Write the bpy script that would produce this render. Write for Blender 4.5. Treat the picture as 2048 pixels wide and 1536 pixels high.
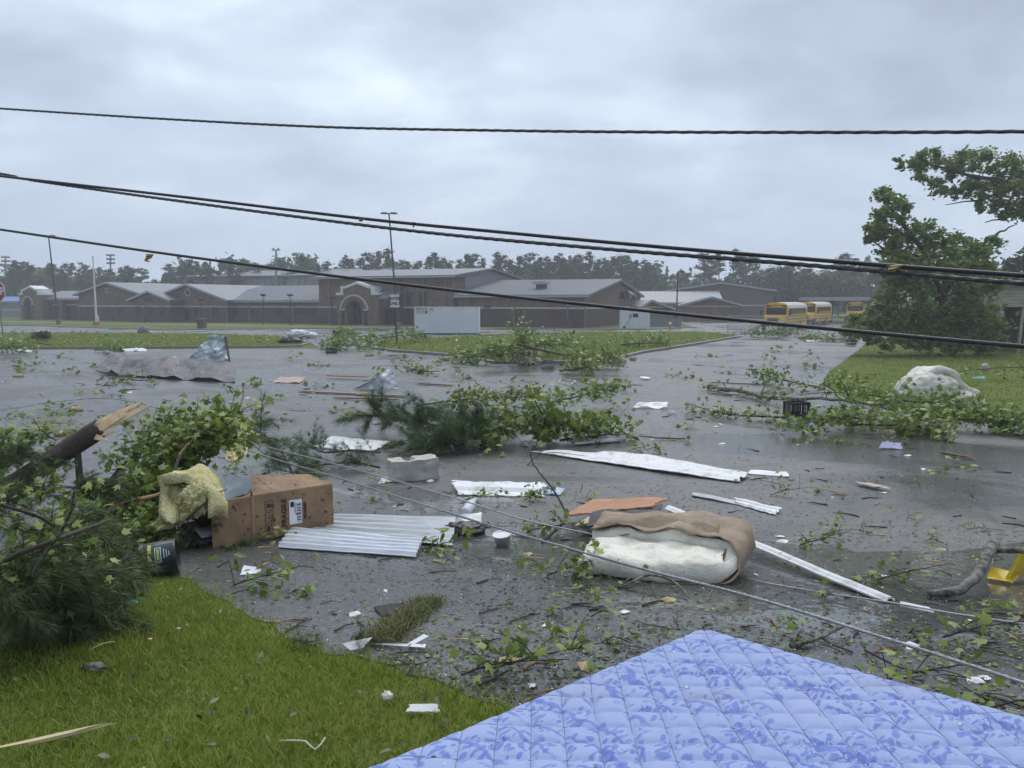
import bpy, bmesh, math, random
import numpy as np
from mathutils import Vector, Matrix, Euler, noise as mnoise

for o in list(bpy.data.objects): bpy.data.objects.remove(o)
SC = bpy.context.scene
COL = SC.collection
R = math.radians
random.seed(7); RNG = np.random.default_rng(7)

# ------------------------------------------------------------------ camera
FPX, HOR, CZ = 1538.0, 600.0, 3.5
PITCH = math.atan((768 - HOR) / FPX)
cam = bpy.data.cameras.new('camera'); cam.sensor_width = 36; cam.lens = FPX / 2048 * 36
cam.clip_start = 0.05; cam.clip_end = 3000
camo = bpy.data.objects.new('camera', cam); COL.objects.link(camo)
camo.location = (0, 0, CZ); camo.rotation_euler = (math.pi / 2 - PITCH, 0, 0)
SC.camera = camo
# ------------------------------------------------------------------ world: overcast rain cloud
SUN_EL, SUN_AZ = 58, 20
W = bpy.data.worlds.new('World'); SC.world = W; W.use_nodes = True
nt = W.node_tree; nt.nodes.clear()
def N(t, kind, **kw):
    n = t.nodes.new(kind)
    for k, v in kw.items():
        if k.startswith('i_'):
            key = k[2:]; key = int(key) if key.isdigit() else key.replace('_', ' ')
            n.inputs[key].default_value = v
        else: setattr(n, k, v)
    return n
def L(t, a, b): t.links.new(a, b)
def ramp(t, fac, stops, interp='LINEAR'):
    n = t.nodes.new('ShaderNodeValToRGB'); n.color_ramp.interpolation = interp
    e = n.color_ramp.elements
    while len(e) < len(stops): e.new(0.5)
    for i, (p, c) in enumerate(stops):
        e[i].position = p; e[i].color = tuple(c) + ((1,) if len(c) == 3 else ())
    L(t, fac, n.inputs[0]); return n
def mixc(t, fac, a, b, mode='MIX'):
    n = t.nodes.new('ShaderNodeMix'); n.data_type = 'RGBA'; n.blend_type = mode
    for sock, val in ((n.inputs[0], fac), (n.inputs[6], a), (n.inputs[7], b)):
        if hasattr(val, 'links'): L(t, val, sock)
        else: sock.default_value = val if not isinstance(val, tuple) else tuple(val) + ((1,) if len(val) == 3 else ())
    return n.outputs[2]
tc = N(nt, 'ShaderNodeTexCoord')
sky = N(nt, 'ShaderNodeTexSky', sky_type='NISHITA', sun_disc=False, sun_elevation=R(SUN_EL), sun_rotation=R(SUN_AZ), altitude=50.0, dust_density=3.0)
# flat cloud layer: project the view direction on a plane overhead so clouds stretch toward the horizon
sep = N(nt, 'ShaderNodeSeparateXYZ'); L(nt, tc.outputs['Generated'], sep.inputs[0])
za = N(nt, 'ShaderNodeMath', operation='ABSOLUTE'); L(nt, sep.outputs[2], za.inputs[0])
zp = N(nt, 'ShaderNodeMath', operation='ADD', i_1=0.30); L(nt, za.outputs[0], zp.inputs[0])
dx = N(nt, 'ShaderNodeMath', operation='DIVIDE'); L(nt, sep.outputs[0], dx.inputs[0]); L(nt, zp.outputs[0], dx.inputs[1])
dy = N(nt, 'ShaderNodeMath', operation='DIVIDE'); L(nt, sep.outputs[1], dy.inputs[0]); L(nt, zp.outputs[0], dy.inputs[1])
cmb = N(nt, 'ShaderNodeCombineXYZ'); L(nt, dx.outputs[0], cmb.inputs[0]); L(nt, dy.outputs[0], cmb.inputs[1])
mp = N(nt, 'ShaderNodeMapping'); mp.inputs['Location'].default_value = (7.7, 4.1, 2.4); mp.inputs['Scale'].default_value = (1.0, 1.25, 1); L(nt, cmb.outputs[0], mp.inputs[0])
n1 = N(nt, 'ShaderNodeTexNoise', i_Scale=0.95, i_Detail=5.0, i_Roughness=0.52, i_Distortion=0.35); L(nt, mp.outputs[0], n1.inputs['Vector'])
n2 = N(nt, 'ShaderNodeTexNoise', i_Scale=3.2, i_Detail=6.0, i_Roughness=0.55, i_Distortion=0.5); L(nt, mp.outputs[0], n2.inputs['Vector'])
nm = N(nt, 'ShaderNodeMix'); nm.data_type = 'FLOAT'; nm.inputs[0].default_value = 0.26
L(nt, n1.outputs[0], nm.inputs[2]); L(nt, n2.outputs[0], nm.inputs[3])
cl = ramp(nt, nm.outputs[0], [(0.35, (0.262, 0.303, 0.39)), (0.47, (0.345, 0.402, 0.507)), (0.56, (0.435, 0.512, 0.61)), (0.65, (0.60, 0.675, 0.74))])
# thin veil toward the horizon
vf = N(nt, 'ShaderNodeMapRange', i_1=0.0, i_2=0.30, i_3=0.78, i_4=0.0); vf.interpolation_type = 'SMOOTHSTEP'; L(nt, za.outputs[0], vf.inputs[0])
cl2 = mixc(nt, vf.outputs[0], cl.outputs[0], (0.375, 0.45, 0.57))
skm = mixc(nt, 0.06, cl2, sky.outputs[0])
bg = N(nt, 'ShaderNodeBackground', i_Strength=1.0); L(nt, skm, bg.inputs[0])
sk10 = N(nt, 'ShaderNodeMix'); sk10.data_type = 'RGBA'; sk10.blend_type = 'MULTIPLY'; sk10.inputs[0].default_value = 1
L(nt, sky.outputs[0], sk10.inputs[6]); sk10.inputs[7].default_value = (.1, .1, .1, 1)
nt.links.remove(bg.inputs[0].links[0]); L(nt, mixc(nt, 0.06, cl2, sk10.outputs[2]), bg.inputs[0])
wo = N(nt, 'ShaderNodeOutputWorld'); L(nt, bg.outputs[0], wo.inputs[0])
# ------------------------------------------------------------------ sun behind cloud
sl = bpy.data.lights.new('sun', 'SUN'); sl.energy = 1.5; sl.angle = R(60); sl.color = (1.0, 0.97, 0.93)
so = bpy.data.objects.new('sun', sl); COL.objects.link(so)
so.rotation_euler = (R(90 - SUN_EL), 0, R(180 - SUN_AZ)); so.location = (0, 0, 60)
SC.view_settings.view_transform = 'Standard'; SC.view_settings.look = 'None'
SC.view_settings.exposure = 0.66; SC.view_settings.gamma = 1; SC.view_settings.use_curve_mapping = False
SC.cycles.use_denoising = True
SC.cycles.max_bounces = 8; SC.cycles.transparent_max_bounces = 12; SC.cycles.volume_bounces = 0
SC.cycles.use_adaptive_sampling = True; SC.cycles.adaptive_threshold = 0.02

# ------------------------------------------------------------------ ground profile, pixels to places
PY = [-60, 0, 2.5, 4, 5.5, 7, 9, 12, 17, 25, 45, 80, 2000]
PD = [1.6, 1.6, 1.64, 1.80, 2.06, 2.30, 2.52, 2.74, 2.92, 3.07, 3.27, 3.5, 3.5]
_yy = np.concatenate([np.linspace(-60, 100, 3201), [2000]])
_dd = np.interp(_yy, PY, PD)
_k = np.ones(25) / 25
_s = _dd.copy(); _s[30:-31] = np.convolve(_dd[:-1], _k, 'same')[30:-30]; _dd = _s
def H(y): return CZ - float(np.interp(y, _yy, _dd))
def HN(y): return CZ - np.interp(y, _yy, _dd)
cp, sp = math.cos(PITCH), math.sin(PITCH)
def ray(u, v):
    a, b = (u - 1024) / FPX, (v - 768) / FPX
    return Vector((a, cp - b * sp, -sp - b * cp))
def at(u, v, Y):
    d = ray(u, v); return Vector((0, 0, CZ)) + d * (Y / d.y)
def gnd(u, v, up=0.0):
    d = ray(u, v); lo, hi = 0.5, 1500.0
    f = lambda Y: CZ + d.z * Y / d.y - H(Y) - up
    for _ in range(60):
        m = (lo + hi) / 2
        if f(m) > 0: lo = m
        else: hi = m
    return at(u, v, lo)
def ppm(Y): return FPX / Y      # pixels per metre
# ------------------------------------------------------------------ scene helpers
def props(o, label=None, cat=None, group=None, kind=None):
    for k, v in (('label', label), ('category', cat), ('group', group), ('kind', kind)):
        if v: o[k] = v
    return o
def thing(name, label, cat, loc=(0, 0, 0), group=None, rz=0):
    o = bpy.data.objects.new(name, None); COL.objects.link(o); o.empty_display_size = 0.2
    o.location = loc; o.rotation_euler = (0, 0, rz); return props(o, label, cat, group)
def adopt(o, parent, local=False):
    o.parent = parent
    if not local and parent.parent is None and parent.type == 'EMPTY':
        o.matrix_parent_inverse = (Matrix.Translation(parent.location) @ parent.rotation_euler.to_matrix().to_4x4()).inverted()
def put(name, me, mat, parent=None, local=False):
    o = bpy.data.objects.new(name, me); COL.objects.link(o)
    if mat is not None and not len(me.materials): me.materials.append(mat)
    if parent is not None: adopt(o, parent, local)
    return o
def rebase(o):
    me = o.data; n = len(me.vertices); a = np.empty(n * 3, 'f'); me.vertices.foreach_get('co', a); a = a.reshape(-1, 3)
    c = np.array([(a[:, 0].min() + a[:, 0].max()) / 2, (a[:, 1].min() + a[:, 1].max()) / 2, a[:, 2].min()])
    me.vertices.foreach_set('co', (a - c).astype('f').ravel()); me.update(); o.location = Vector(c); return o
def np_mesh(name, V, F):
    """V (n,3) floats, F (m,k) ints"""
    V = np.asarray(V, 'f'); F = np.asarray(F, 'i'); m, k = F.shape
    me = bpy.data.meshes.new(name); me.vertices.add(len(V)); me.vertices.foreach_set('co', V.ravel())
    me.loops.add(m * k); me.loops.foreach_set('vertex_index', F.ravel())
    me.polygons.add(m); me.polygons.foreach_set('loop_start', np.arange(0, m * k, k, dtype='i'))
    me.update(calc_edges=True); return me
class MB:
    def __init__(s): s.v = []; s.f = []
    def add(s, vs, fs):
        o = len(s.v); s.v += [tuple(v) for v in vs]; s.f += [tuple(i + o for i in f) for f in fs]; return s
    def hexa(s, p):     # bottom 4 ccw, top 4
        return s.add(p, [(3, 2, 1, 0), (4, 5, 6, 7), (0, 1, 5, 4), (1, 2, 6, 5), (2, 3, 7, 6), (3, 0, 4, 7)])
    def box(s, c, sz, M=None):
        h = [x / 2 for x in sz]
        p = [Vector((x * h[0], y * h[1], z * h[2])) for z in (-1, 1) for x, y in ((-1, -1), (1, -1), (1, 1), (-1, 1))]
        if M is not None: p = [M @ q for q in p]
        return s.hexa([q + Vector(c) for q in p])
    def tube(s, pts, rad, n=8, twist=0.0):
        pts = [Vector(p) for p in pts]; rad = rad if hasattr(rad, '__len__') else [rad] * len(pts)
        vs, fs = [], []; up = None
        for i, p in enumerate(pts):
            d = (pts[min(i + 1, len(pts) - 1)] - pts[max(i - 1, 0)])
            d = d.normalized() if d.length > 1e-9 else Vector((0, 0, 1))
            if up is None: up = Vector((0, 0, 1)) if abs(d.z) < .9 else Vector((1, 0, 0))
            a = d.cross(up); a = a.normalized() if a.length > 1e-6 else d.orthogonal().normalized()
            b = a.cross(d).normalized(); up = b
            for k in range(n):
                t = 2 * math.pi * k / n + twist * i
                vs.append(p + (a * math.cos(t) + b * math.sin(t)) * rad[i])
        for i in range(len(pts) - 1):
            for k in range(n):
                fs.append((i * n + k, i * n + (k + 1) % n, (i + 1) * n + (k + 1) % n, (i + 1) * n + k))
        fs.append(tuple(reversed(range(n)))); fs.append(tuple(range((len(pts) - 1) * n, len(pts) * n)))
        return s.add(vs, fs)
    def lathe(s, prof, n=20, M=None):
        vs, fs = [], []
        for r, z in prof:
            for k in range(n):
                q = Vector((r * math.cos(2 * math.pi * k / n), r * math.sin(2 * math.pi * k / n), z)); vs.append(M @ q if M is not None else q)
        for i in range(len(prof) - 1):
            for k in range(n): fs.append((i * n + k, i * n + (k + 1) % n, (i + 1) * n + (k + 1) % n, (i + 1) * n + k))
        return s.add(vs, fs)
    def prism(s, poly, ext):    # poly: list of 3d pts, extrude by vector
        n = len(poly); e = Vector(ext)
        return s.add([Vector(p) for p in poly] + [Vector(p) + e for p in poly],
            [tuple(reversed(range(n))), tuple(range(n, 2 * n))] + [(i, (i + 1) % n, (i + 1) % n + n, i + n) for i in range(n)])
    def mesh(s, name, smooth=False, fix=True):
        me = bpy.data.meshes.new(name); me.from_pydata(s.v, [], s.f)
        if fix:
            bm = bmesh.new(); bm.from_mesh(me); bmesh.ops.recalc_face_normals(bm, faces=bm.faces); bm.to_mesh(me); bm.free()
        if smooth: me.shade_smooth()
        return me
    def build(s, name, mat, parent=None, smooth=False, local=False, fix=True, label=None):
        o = put(name, s.mesh(name, smooth, fix), mat, parent, local)
        if label: o['label'] = label
        return o
    def top(s, name, mat, label, cat, group=None, smooth=False, kind=None):
        return props(rebase(s.build(name, mat, None, smooth)), label, cat, group, kind)
def copy_tree(o, parent=None):
    c = o.copy(); COL.objects.link(c)
    if parent is not None: c.parent = parent; c.matrix_parent_inverse = o.matrix_parent_inverse.copy()
    for ch in CHILD.get(o.name, ()): copy_tree(ch, c)
    return c
CHILD = {}
def index_children():
    CHILD.clear()
    for o in bpy.data.objects:
        if o.parent: CHILD.setdefault(o.parent.name, []).append(o)
# ------------------------------------------------------------------ materials
MATS = {}
def M(name, c1, c2=None, rough=0.6, scale=4.0, bump=0.0, bscale=None, metal=0.0, isl=False, trans=0.0, spec=0.5, lo=0.35, hi=0.65, c3=None, detail=6.0, stretch=None, bdist=0.02, speck=None, coat=0.0):
    if name in MATS: return MATS[name]
    m = bpy.data.materials.new(name); m.use_nodes = True; t = m.node_tree; b = t.nodes['Principled BSDF']; out = t.nodes['Material Output']
    b.inputs['Roughness'].default_value = rough; b.inputs['Metallic'].default_value = metal; b.inputs['Specular IOR Level'].default_value = spec
    b.inputs['Coat Weight'].default_value = coat
    tx = N(t, 'ShaderNodeTexCoord'); vec = tx.outputs['Object']
    if stretch:
        mp = N(t, 'ShaderNodeMapping'); mp.inputs['Scale'].default_value = stretch; L(t, vec, mp.inputs[0]); vec = mp.outputs[0]
    nz = N(t, 'ShaderNodeTexNoise', i_Scale=scale, i_Detail=detail, i_Roughness=0.6); L(t, vec, nz.inputs['Vector'])
    c2 = c2 or tuple(x * 0.8 for x in c1)
    stops = [(lo, c2), (hi, c1)] if c3 is None else [(lo, c2), ((lo + hi) / 2, c1), (hi, c3)]
    if isl:
        g = N(t, 'ShaderNodeNewGeometry'); mm = N(t, 'ShaderNodeMix'); mm.data_type = 'FLOAT'; mm.inputs[0].default_value = 0.4
        L(t, g.outputs['Random Per Island'], mm.inputs[2]); L(t, nz.outputs[0], mm.inputs[3]); fac = mm.outputs[0]
    else: fac = nz.outputs[0]
    col = ramp(t, fac, stops).outputs[0]
    if speck:
        sc_, amt, sc_col = speck
        vz = N(t, 'ShaderNodeTexNoise', i_Scale=sc_, i_Detail=2.0); L(t, tx.outputs['Object'], vz.inputs['Vector'])
        rr = ramp(t, vz.outputs[0], [(amt, (0, 0, 0)), (amt + 0.03, (1, 1, 1))]); col = mixc(t, rr.outputs[0], col, sc_col)
    L(t, col, b.inputs['Base Color'])
    if bump:
        bz = N(t, 'ShaderNodeTexNoise', i_Scale=bscale or scale * 4, i_Detail=5.0); L(t, vec, bz.inputs['Vector'])
        bp = N(t, 'ShaderNodeBump', i_Strength=bump, i_Distance=bdist); L(t, bz.outputs[0], bp.inputs['Height']); L(t, bp.outputs[0], b.inputs['Normal'])
    if trans:
        tr = N(t, 'ShaderNodeBsdfTranslucent'); L(t, col, tr.inputs[0]); ms = N(t, 'ShaderNodeMixShader', i_Fac=trans)
        L(t, b.outputs[0], ms.inputs[1]); L(t, tr.outputs[0], ms.inputs[2]); L(t, ms.outputs[0], out.inputs[0])
    MATS[name] = m; return m
def asphalt_mat(name, base, dark):
    m = bpy.data.materials.new(name); m.use_nodes = True; t = m.node_tree; b = t.nodes['Principled BSDF']
    tx = N(t, 'ShaderNodeTexCoord'); v = tx.outputs['Object']
    big = N(t, 'ShaderNodeTexNoise', i_Scale=0.22, i_Detail=5.0, i_Roughness=0.6, i_Distortion=0.6); L(t, v, big.inputs['Vector'])
    fine = N(t, 'ShaderNodeTexNoise', i_Scale=70.0, i_Detail=3.0); L(t, v, fine.inputs['Vector'])
    mid = N(t, 'ShaderNodeTexNoise', i_Scale=3.0, i_Detail=6.0, i_Roughness=0.65); L(t, v, mid.inputs['Vector'])
    wet = ramp(t, big.outputs[0], [(0.40, (0, 0, 0)), (0.60, (1, 1, 1))])
    c = mixc(t, mid.outputs[0], dark, base); c = mixc(t, fine.outputs[0], c, tuple(x * 1.5 for x in base), 'OVERLAY')
    agg = ramp(t, fine.outputs[0], [(0.60, (0, 0, 0)), (0.66, (1, 1, 1))]); c = mixc(t, agg.outputs[0], c, (0.24, 0.235, 0.22)); pit = ramp(t, fine.outputs[0], [(0.36, (1, 1, 1)), (0.42, (0, 0, 0))]); c = mixc(t, pit.outputs[0], c, (0.018, 0.018, 0.018))
    f2 = N(t, 'ShaderNodeTexNoise', i_Scale=24.0, i_Detail=4.0, i_Roughness=0.7); L(t, v, f2.inputs['Vector']); g2 = ramp(t, f2.outputs[0], [(0.32, (.40, .40, .40)), (0.68, (1.75, 1.75, 1.75))]); c = mixc(t, 1.0, c, g2.outputs[0], 'MULTIPLY')
    ck = N(t, 'ShaderNodeTexVoronoi', i_Scale=0.33); ck.feature = 'DISTANCE_TO_EDGE'; wb = mixc(t, .35, v, mid.outputs['Color'], 'ADD'); L(t, wb, ck.inputs['Vector']); cr = ramp(t, ck.outputs['Distance'], [(0.0, (1, 1, 1)), (0.010, (0, 0, 0))]); c = mixc(t, cr.outputs[0], c, (0.012, 0.012, 0.012))
    wc = N(t, 'ShaderNodeMath', operation='MULTIPLY', i_1=0.45); L(t, wet.outputs[0], wc.inputs[0])
    c = mixc(t, wc.outputs[0], c, dark); L(t, c, b.inputs['Base Color'])
    rr = N(t, 'ShaderNodeMapRange', i_1=0.0, i_2=1.0, i_3=0.50, i_4=0.17); L(t, wet.outputs[0], rr.inputs[0]); L(t, rr.outputs[0], b.inputs['Roughness'])
    bs = N(t, 'ShaderNodeMapRange', i_1=0.0, i_2=1.0, i_3=0.75, i_4=0.30); L(t, wet.outputs[0], bs.inputs[0])
    bp = N(t, 'ShaderNodeBump', i_Distance=0.008); L(t, bs.outputs[0], bp.inputs['Strength']); L(t, fine.outputs[0], bp.inputs['Height'])
    L(t, bp.outputs[0], b.inputs['Normal']); b.inputs['Specular IOR Level'].default_value = 0.7
    return m
ASPH = asphalt_mat('wet_asphalt', (0.112, 0.112, 0.112), (0.058, 0.058, 0.059))
def water_mat():
    m = bpy.data.materials.new('puddle_water'); m.use_nodes = True; t = m.node_tree; t.nodes.clear()
    o = N(t, 'ShaderNodeOutputMaterial'); tr = N(t, 'ShaderNodeBsdfTransparent'); tr.inputs[0].default_value = (0.97, 0.97, 0.97, 1)
    gl = N(t, 'ShaderNodeBsdfGlossy', i_Roughness=0.03); fr = N(t, 'ShaderNodeFresnel', i_IOR=1.36)
    tx = N(t, 'ShaderNodeTexCoord'); nz = N(t, 'ShaderNodeTexNoise', i_Scale=9.0, i_Detail=2.0); L(t, tx.outputs['Object'], nz.inputs['Vector'])
    bp = N(t, 'ShaderNodeBump', i_Strength=0.10, i_Distance=0.02); L(t, nz.outputs[0], bp.inputs['Height'])
    L(t, bp.outputs[0], gl.inputs['Normal']); L(t, bp.outputs[0], fr.inputs['Normal'])
    ms = N(t, 'ShaderNodeMixShader'); df = N(t, 'ShaderNodeBsdfDiffuse'); df.inputs[0].default_value = (.075, .073, .068, 1); m0 = N(t, 'ShaderNodeMixShader', i_Fac=.08); L(t, tr.outputs[0], m0.inputs[1]); L(t, df.outputs[0], m0.inputs[2]); gm = N(t, 'ShaderNodeNewGeometry'); iv = N(t, 'ShaderNodeMath', operation='SUBTRACT', i_0=1.0); L(t, gm.outputs['Backfacing'], iv.inputs[1]); mu = N(t, 'ShaderNodeMath', operation='MULTIPLY'); L(t, fr.outputs[0], mu.inputs[0]); L(t, iv.outputs[0], mu.inputs[1]); L(t, mu.outputs[0], ms.inputs[0]); L(t, m0.outputs[0], ms.inputs[1]); L(t, gl.outputs[0], ms.inputs[2]); L(t, ms.outputs[0], o.inputs[0]); return m
WATER = water_mat()
def glass_mat():
    m = bpy.data.materials.new('clear_plastic'); m.use_nodes = True; t = m.node_tree; t.nodes.clear()
    o = N(t, 'ShaderNodeOutputMaterial'); tr = N(t, 'ShaderNodeBsdfTransparent'); tr.inputs[0].default_value = (0.85, 0.88, 0.9, 1)
    gl = N(t, 'ShaderNodeBsdfPrincipled', i_Roughness=0.25); gl.inputs['Base Color'].default_value = (0.75, 0.8, 0.85, 1)
    ms = N(t, 'ShaderNodeMixShader', i_Fac=0.62); L(t, tr.outputs[0], ms.inputs[1]); L(t, gl.outputs[0], ms.inputs[2]); L(t, ms.outputs[0], o.inputs[0]); return m
CLEAR = glass_mat()
GRASS_G = M('lawn_ground', (0.11, 0.15, 0.032), (0.06, 0.085, 0.02), rough=0.95, scale=0.9, bump=0.6, bscale=40, c3=(0.12, 0.12, 0.04), spec=0.1)
GRASS_B = M('grass_blade', (0.215, 0.28, 0.036), (0.12, 0.165, 0.02), rough=0.5, scale=1.1, isl=True, trans=0.35, lo=0.2, hi=0.85, c3=(0.36, 0.39, 0.09), spec=0.3)
SOIL = M('damp_soil', (0.060, 0.050, 0.038), (0.035, 0.030, 0.025), rough=0.9, scale=8, bump=0.5, bscale=60)
CONC = M('wet_concrete', (0.19, 0.185, 0.17), (0.12, 0.12, 0.115), rough=0.55, scale=3, bump=0.15, bscale=40)
WHITE = M('white_vinyl', (0.66, 0.68, 0.68), (0.34, 0.34, 0.32), rough=0.4, scale=5, lo=.28, hi=.5, speck=(26.0, 0.68, (0.20, 0.18, 0.14)))
WPAINT = M('white_paint', (0.66, 0.68, 0.70), (0.56, 0.585, 0.61), rough=0.5, scale=1.2)
BLACKP = M('black_plastic', (0.012, 0.012, 0.013), rough=0.35, scale=3)
RUBBER = M('dark_rubber', (0.02, 0.02, 0.021), rough=0.8)
STEEL = M('galvanised_steel', (0.42, 0.44, 0.46), (0.30, 0.32, 0.34), rough=0.38, metal=0.55, scale=6, bump=0.05, bscale=20)
DMETAL = M('dark_metal', (0.035, 0.035, 0.04), rough=0.5)
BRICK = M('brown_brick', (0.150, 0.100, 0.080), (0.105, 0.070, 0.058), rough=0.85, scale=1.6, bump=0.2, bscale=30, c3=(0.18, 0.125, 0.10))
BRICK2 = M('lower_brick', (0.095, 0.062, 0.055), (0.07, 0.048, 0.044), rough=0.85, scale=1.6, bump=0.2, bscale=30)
BAND = M('limestone_band', (0.50, 0.45, 0.37), rough=0.8, scale=2)
ROOF = M('metal_roof', (0.165, 0.185, 0.205), (0.14, 0.155, 0.175), rough=0.42, metal=0.3, scale=0.4)
ROOF_D = M('dark_metal_roof', (0.125, 0.14, 0.155), (0.105, 0.115, 0.13), rough=0.42, metal=0.3, scale=0.4)
SIDING = M('grey_metal_siding', (0.20, 0.215, 0.235), (0.17, 0.185, 0.20), rough=0.5, scale=0.5, metal=0.1)
GLASSD = M('dark_window_glass', (0.018, 0.022, 0.028), (0.012, 0.014, 0.018), rough=0.12, scale=0.6)
FRAME = M('bronze_frame', (0.06, 0.055, 0.05), rough=0.5)
BARK = M('tree_bark', (0.070, 0.052, 0.040), (0.035, 0.027, 0.022), rough=0.9, scale=9, bump=0.8, bscale=30, stretch=(1, 1, 0.3))
TWIG = M('dark_twig', (0.045, 0.034, 0.027), (0.025, 0.02, 0.017), rough=0.8, scale=20)
WOODRAW = M('splintered_wood', (0.58, 0.39, 0.22), (0.40, 0.24, 0.12), rough=0.75, scale=10, bump=0.4, bscale=40, stretch=(0.2, 3, 3))
LEAF = M('maple_leaf', (0.16, 0.25, 0.034), (0.075, 0.14, 0.02), rough=0.42, isl=True, scale=3, trans=0.28, lo=0.1, hi=0.9, c3=(0.18, 0.26, 0.06))
LEAF_Y = M('yellow_green_leaf', (0.16, 0.22, 0.03), (0.09, 0.15, 0.02), rough=0.42, isl=True, scale=3, trans=0.3, lo=0.1, hi=0.9, c3=(0.25, 0.28, 0.06))
LEAF_O = M('leaf_by_object', (0.12, 0.20, 0.030), (0.06, 0.115, 0.018), rough=0.40, scale=3, trans=0.28)
LEAF_D = M('dark_tree_leaf', (0.145, 0.225, 0.04), (0.055, 0.10, 0.022), rough=0.45, isl=True, scale=0.35, trans=0.4, lo=0.15, hi=0.8, c3=(0.21, 0.28, 0.075))
NEEDLE = M('pine_needle', (0.09, 0.15, 0.05), (0.04, 0.078, 0.03), rough=0.45, isl=True, scale=2, lo=0.1, hi=0.9, c3=(0.09, 0.14, 0.055), trans=0.15)
CEDAR = M('dark_cedar', (0.085, 0.13, 0.045), (0.035, 0.062, 0.024), rough=0.6, isl=True, scale=2, lo=0.1, hi=0.9, c3=(0.16, 0.20, 0.065), trans=0.15)
PINE_F = M('far_pine_foliage', (0.045, 0.075, 0.030), (0.022, 0.040, 0.018), rough=0.7, isl=True, scale=0.3, lo=0.1, hi=0.9, c3=(0.075, 0.11, 0.04), trans=0.1)
DECID_F = M('far_leaf_foliage', (0.062, 0.105, 0.030), (0.03, 0.055, 0.018), rough=0.7, isl=True, scale=0.3, lo=0.1, hi=0.9, c3=(0.10, 0.15, 0.045), trans=0.15)
# leaf objects: vary colour with the object
_t = LEAF_O.node_tree; _oi = N(_t, 'ShaderNodeObjectInfo')
for _n in list(_t.nodes):
    if _n.type == 'VALTORGB':
        for _l in list(_n.inputs[0].links): _t.links.remove(_l)
        L(_t, _oi.outputs['Random'], _n.inputs[0])
        e = _n.color_ramp.elements; e[0].position = 0.0; e[1].position = 0.9
        e[0].color = (0.075, 0.14, 0.02, 1); e[1].color = (0.25, 0.32, 0.06, 1)
# ================================================================== SETTING
LAT = [i * .25 for i in range(0, 48)] + [12. + i for i in range(28)] + [40. + 6 * i for i in range(10)] + [130, 200]
def jitter_poly(poly, step=0.25, amp=0.05, freq=1.2):
    out = []
    for i, a in enumerate(poly):
        a = Vector(a); b = Vector(poly[(i + 1) % len(poly)]); n = max(1, min(160, int((b - a).length / step)))
        for k in range(n):
            p = a.lerp(b, k / n); q = Vector((p.x * freq, p.y * freq, 1.7))
            out.append(p + Vector((mnoise.noise(q), mnoise.noise(q + Vector((9, 3, 1))), 0)) * amp)
    return out
def drape(name, poly, mat, lift, kind='structure', label=None):
    """polygon (x, y) draped on the ground profile"""
    bm = bmesh.new(); f = bm.faces.new([bm.verts.new((p[0], p[1], 0)) for p in poly])
    ys = [p[1] for p in poly]; cuts = [y for y in LAT if min(ys) < y < max(ys)]
    for y in cuts:
        g = bm.verts[:] + bm.edges[:] + bm.faces[:]
        bmesh.ops.bisect_plane(bm, geom=g, plane_co=(0, y, 0), plane_no=(0, 1, 0))
    bmesh.ops.triangulate(bm, faces=bm.faces[:])
    for v in bm.verts: v.co.z = H(v.co.y) + lift
    bmesh.ops.recalc_face_normals(bm, faces=bm.faces)
    if sum(f.normal.z for f in bm.faces) < 0: bmesh.ops.reverse_faces(bm, faces=bm.faces[:])
    me = bpy.data.meshes.new(name); bm.to_mesh(me); bm.free()
    o = put(name, me, mat); return props(o, label, None, None, kind)
def G2(u, v): p = gnd(u, v); return (p.x, p.y)
# ground sheet
xs = np.concatenate([np.linspace(-900, -12, 20), np.linspace(-10, 10, 41), np.linspace(12, 900, 20)])
ys = np.array([-40., -20, -8, -3, -1] + LAT + [300, 500, 800, 1400])
XX, YY = np.meshgrid(xs, ys); ZZ = HN(YY)
near = np.exp(-((XX + 1.5) ** 2) / 18 - ((YY - 3.2) ** 2) / 6)
V = np.stack([XX, YY, ZZ], -1).reshape(-1, 3); nx, ny = len(xs), len(ys)
I = np.arange(nx * ny).reshape(ny, nx)
F = np.stack([I[:-1, :-1], I[:-1, 1:], I[1:, 1:], I[1:, :-1]], -1).reshape(-1, 4)
go = put('ground', np_mesh('ground', V, F), GRASS_G); go['kind'] = 'structure'; go.data.shade_smooth()
# --- asphalt road
LAWN_EDGE = [G2(u, v) for u, v in ((-30, 1120), (150, 1130), (270, 1135), (385, 1165), (470, 1215), (545, 1260), (640, 1300), (730, 1325), (850, 1362), (940, 1392), (1060, 1425), (1150, 1455), (1200, 1490))]
lawn_j = []
for i in range(len(LAWN_EDGE) - 1):
    a, b = Vector(LAWN_EDGE[i]), Vector(LAWN_EDGE[i + 1])
    for k in range(8):
        p = a.lerp(b, k / 8); lawn_j.append((p.x + .06 * mnoise.noise((p.x * 4, p.y * 4, 0)), p.y + .13 * mnoise.noise((p.x * 2.2, p.y * 2.2, 5)) + .07 * mnoise.noise((p.x * 7, p.y * 7, 5))))
lawn_j.append(LAWN_EDGE[-1])
KERB_V = 700
k0, k1, k2 = G2(-500, 702), G2(560, 698), G2(640, 697)
isl = [G2(u, v) for u, v in ((748, 694), (752, 699), (790, 704), (850, 708), (905, 713), (990, 728), (1120, 727), (1230, 720), (1282, 707), (1400, 688), (1478, 675))]
drive_r = [G2(u, v) for u, v in ((1722, 697), (1690, 722), (1662, 742), (1648, 757), (1652, 772), (1700, 800), (1800, 826), (1950, 845), (2200, 858))]
far_l, far_r = G2(1560, 668.5), G2(1700, 668.5)
fx = far_r[0] + 30
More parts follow.
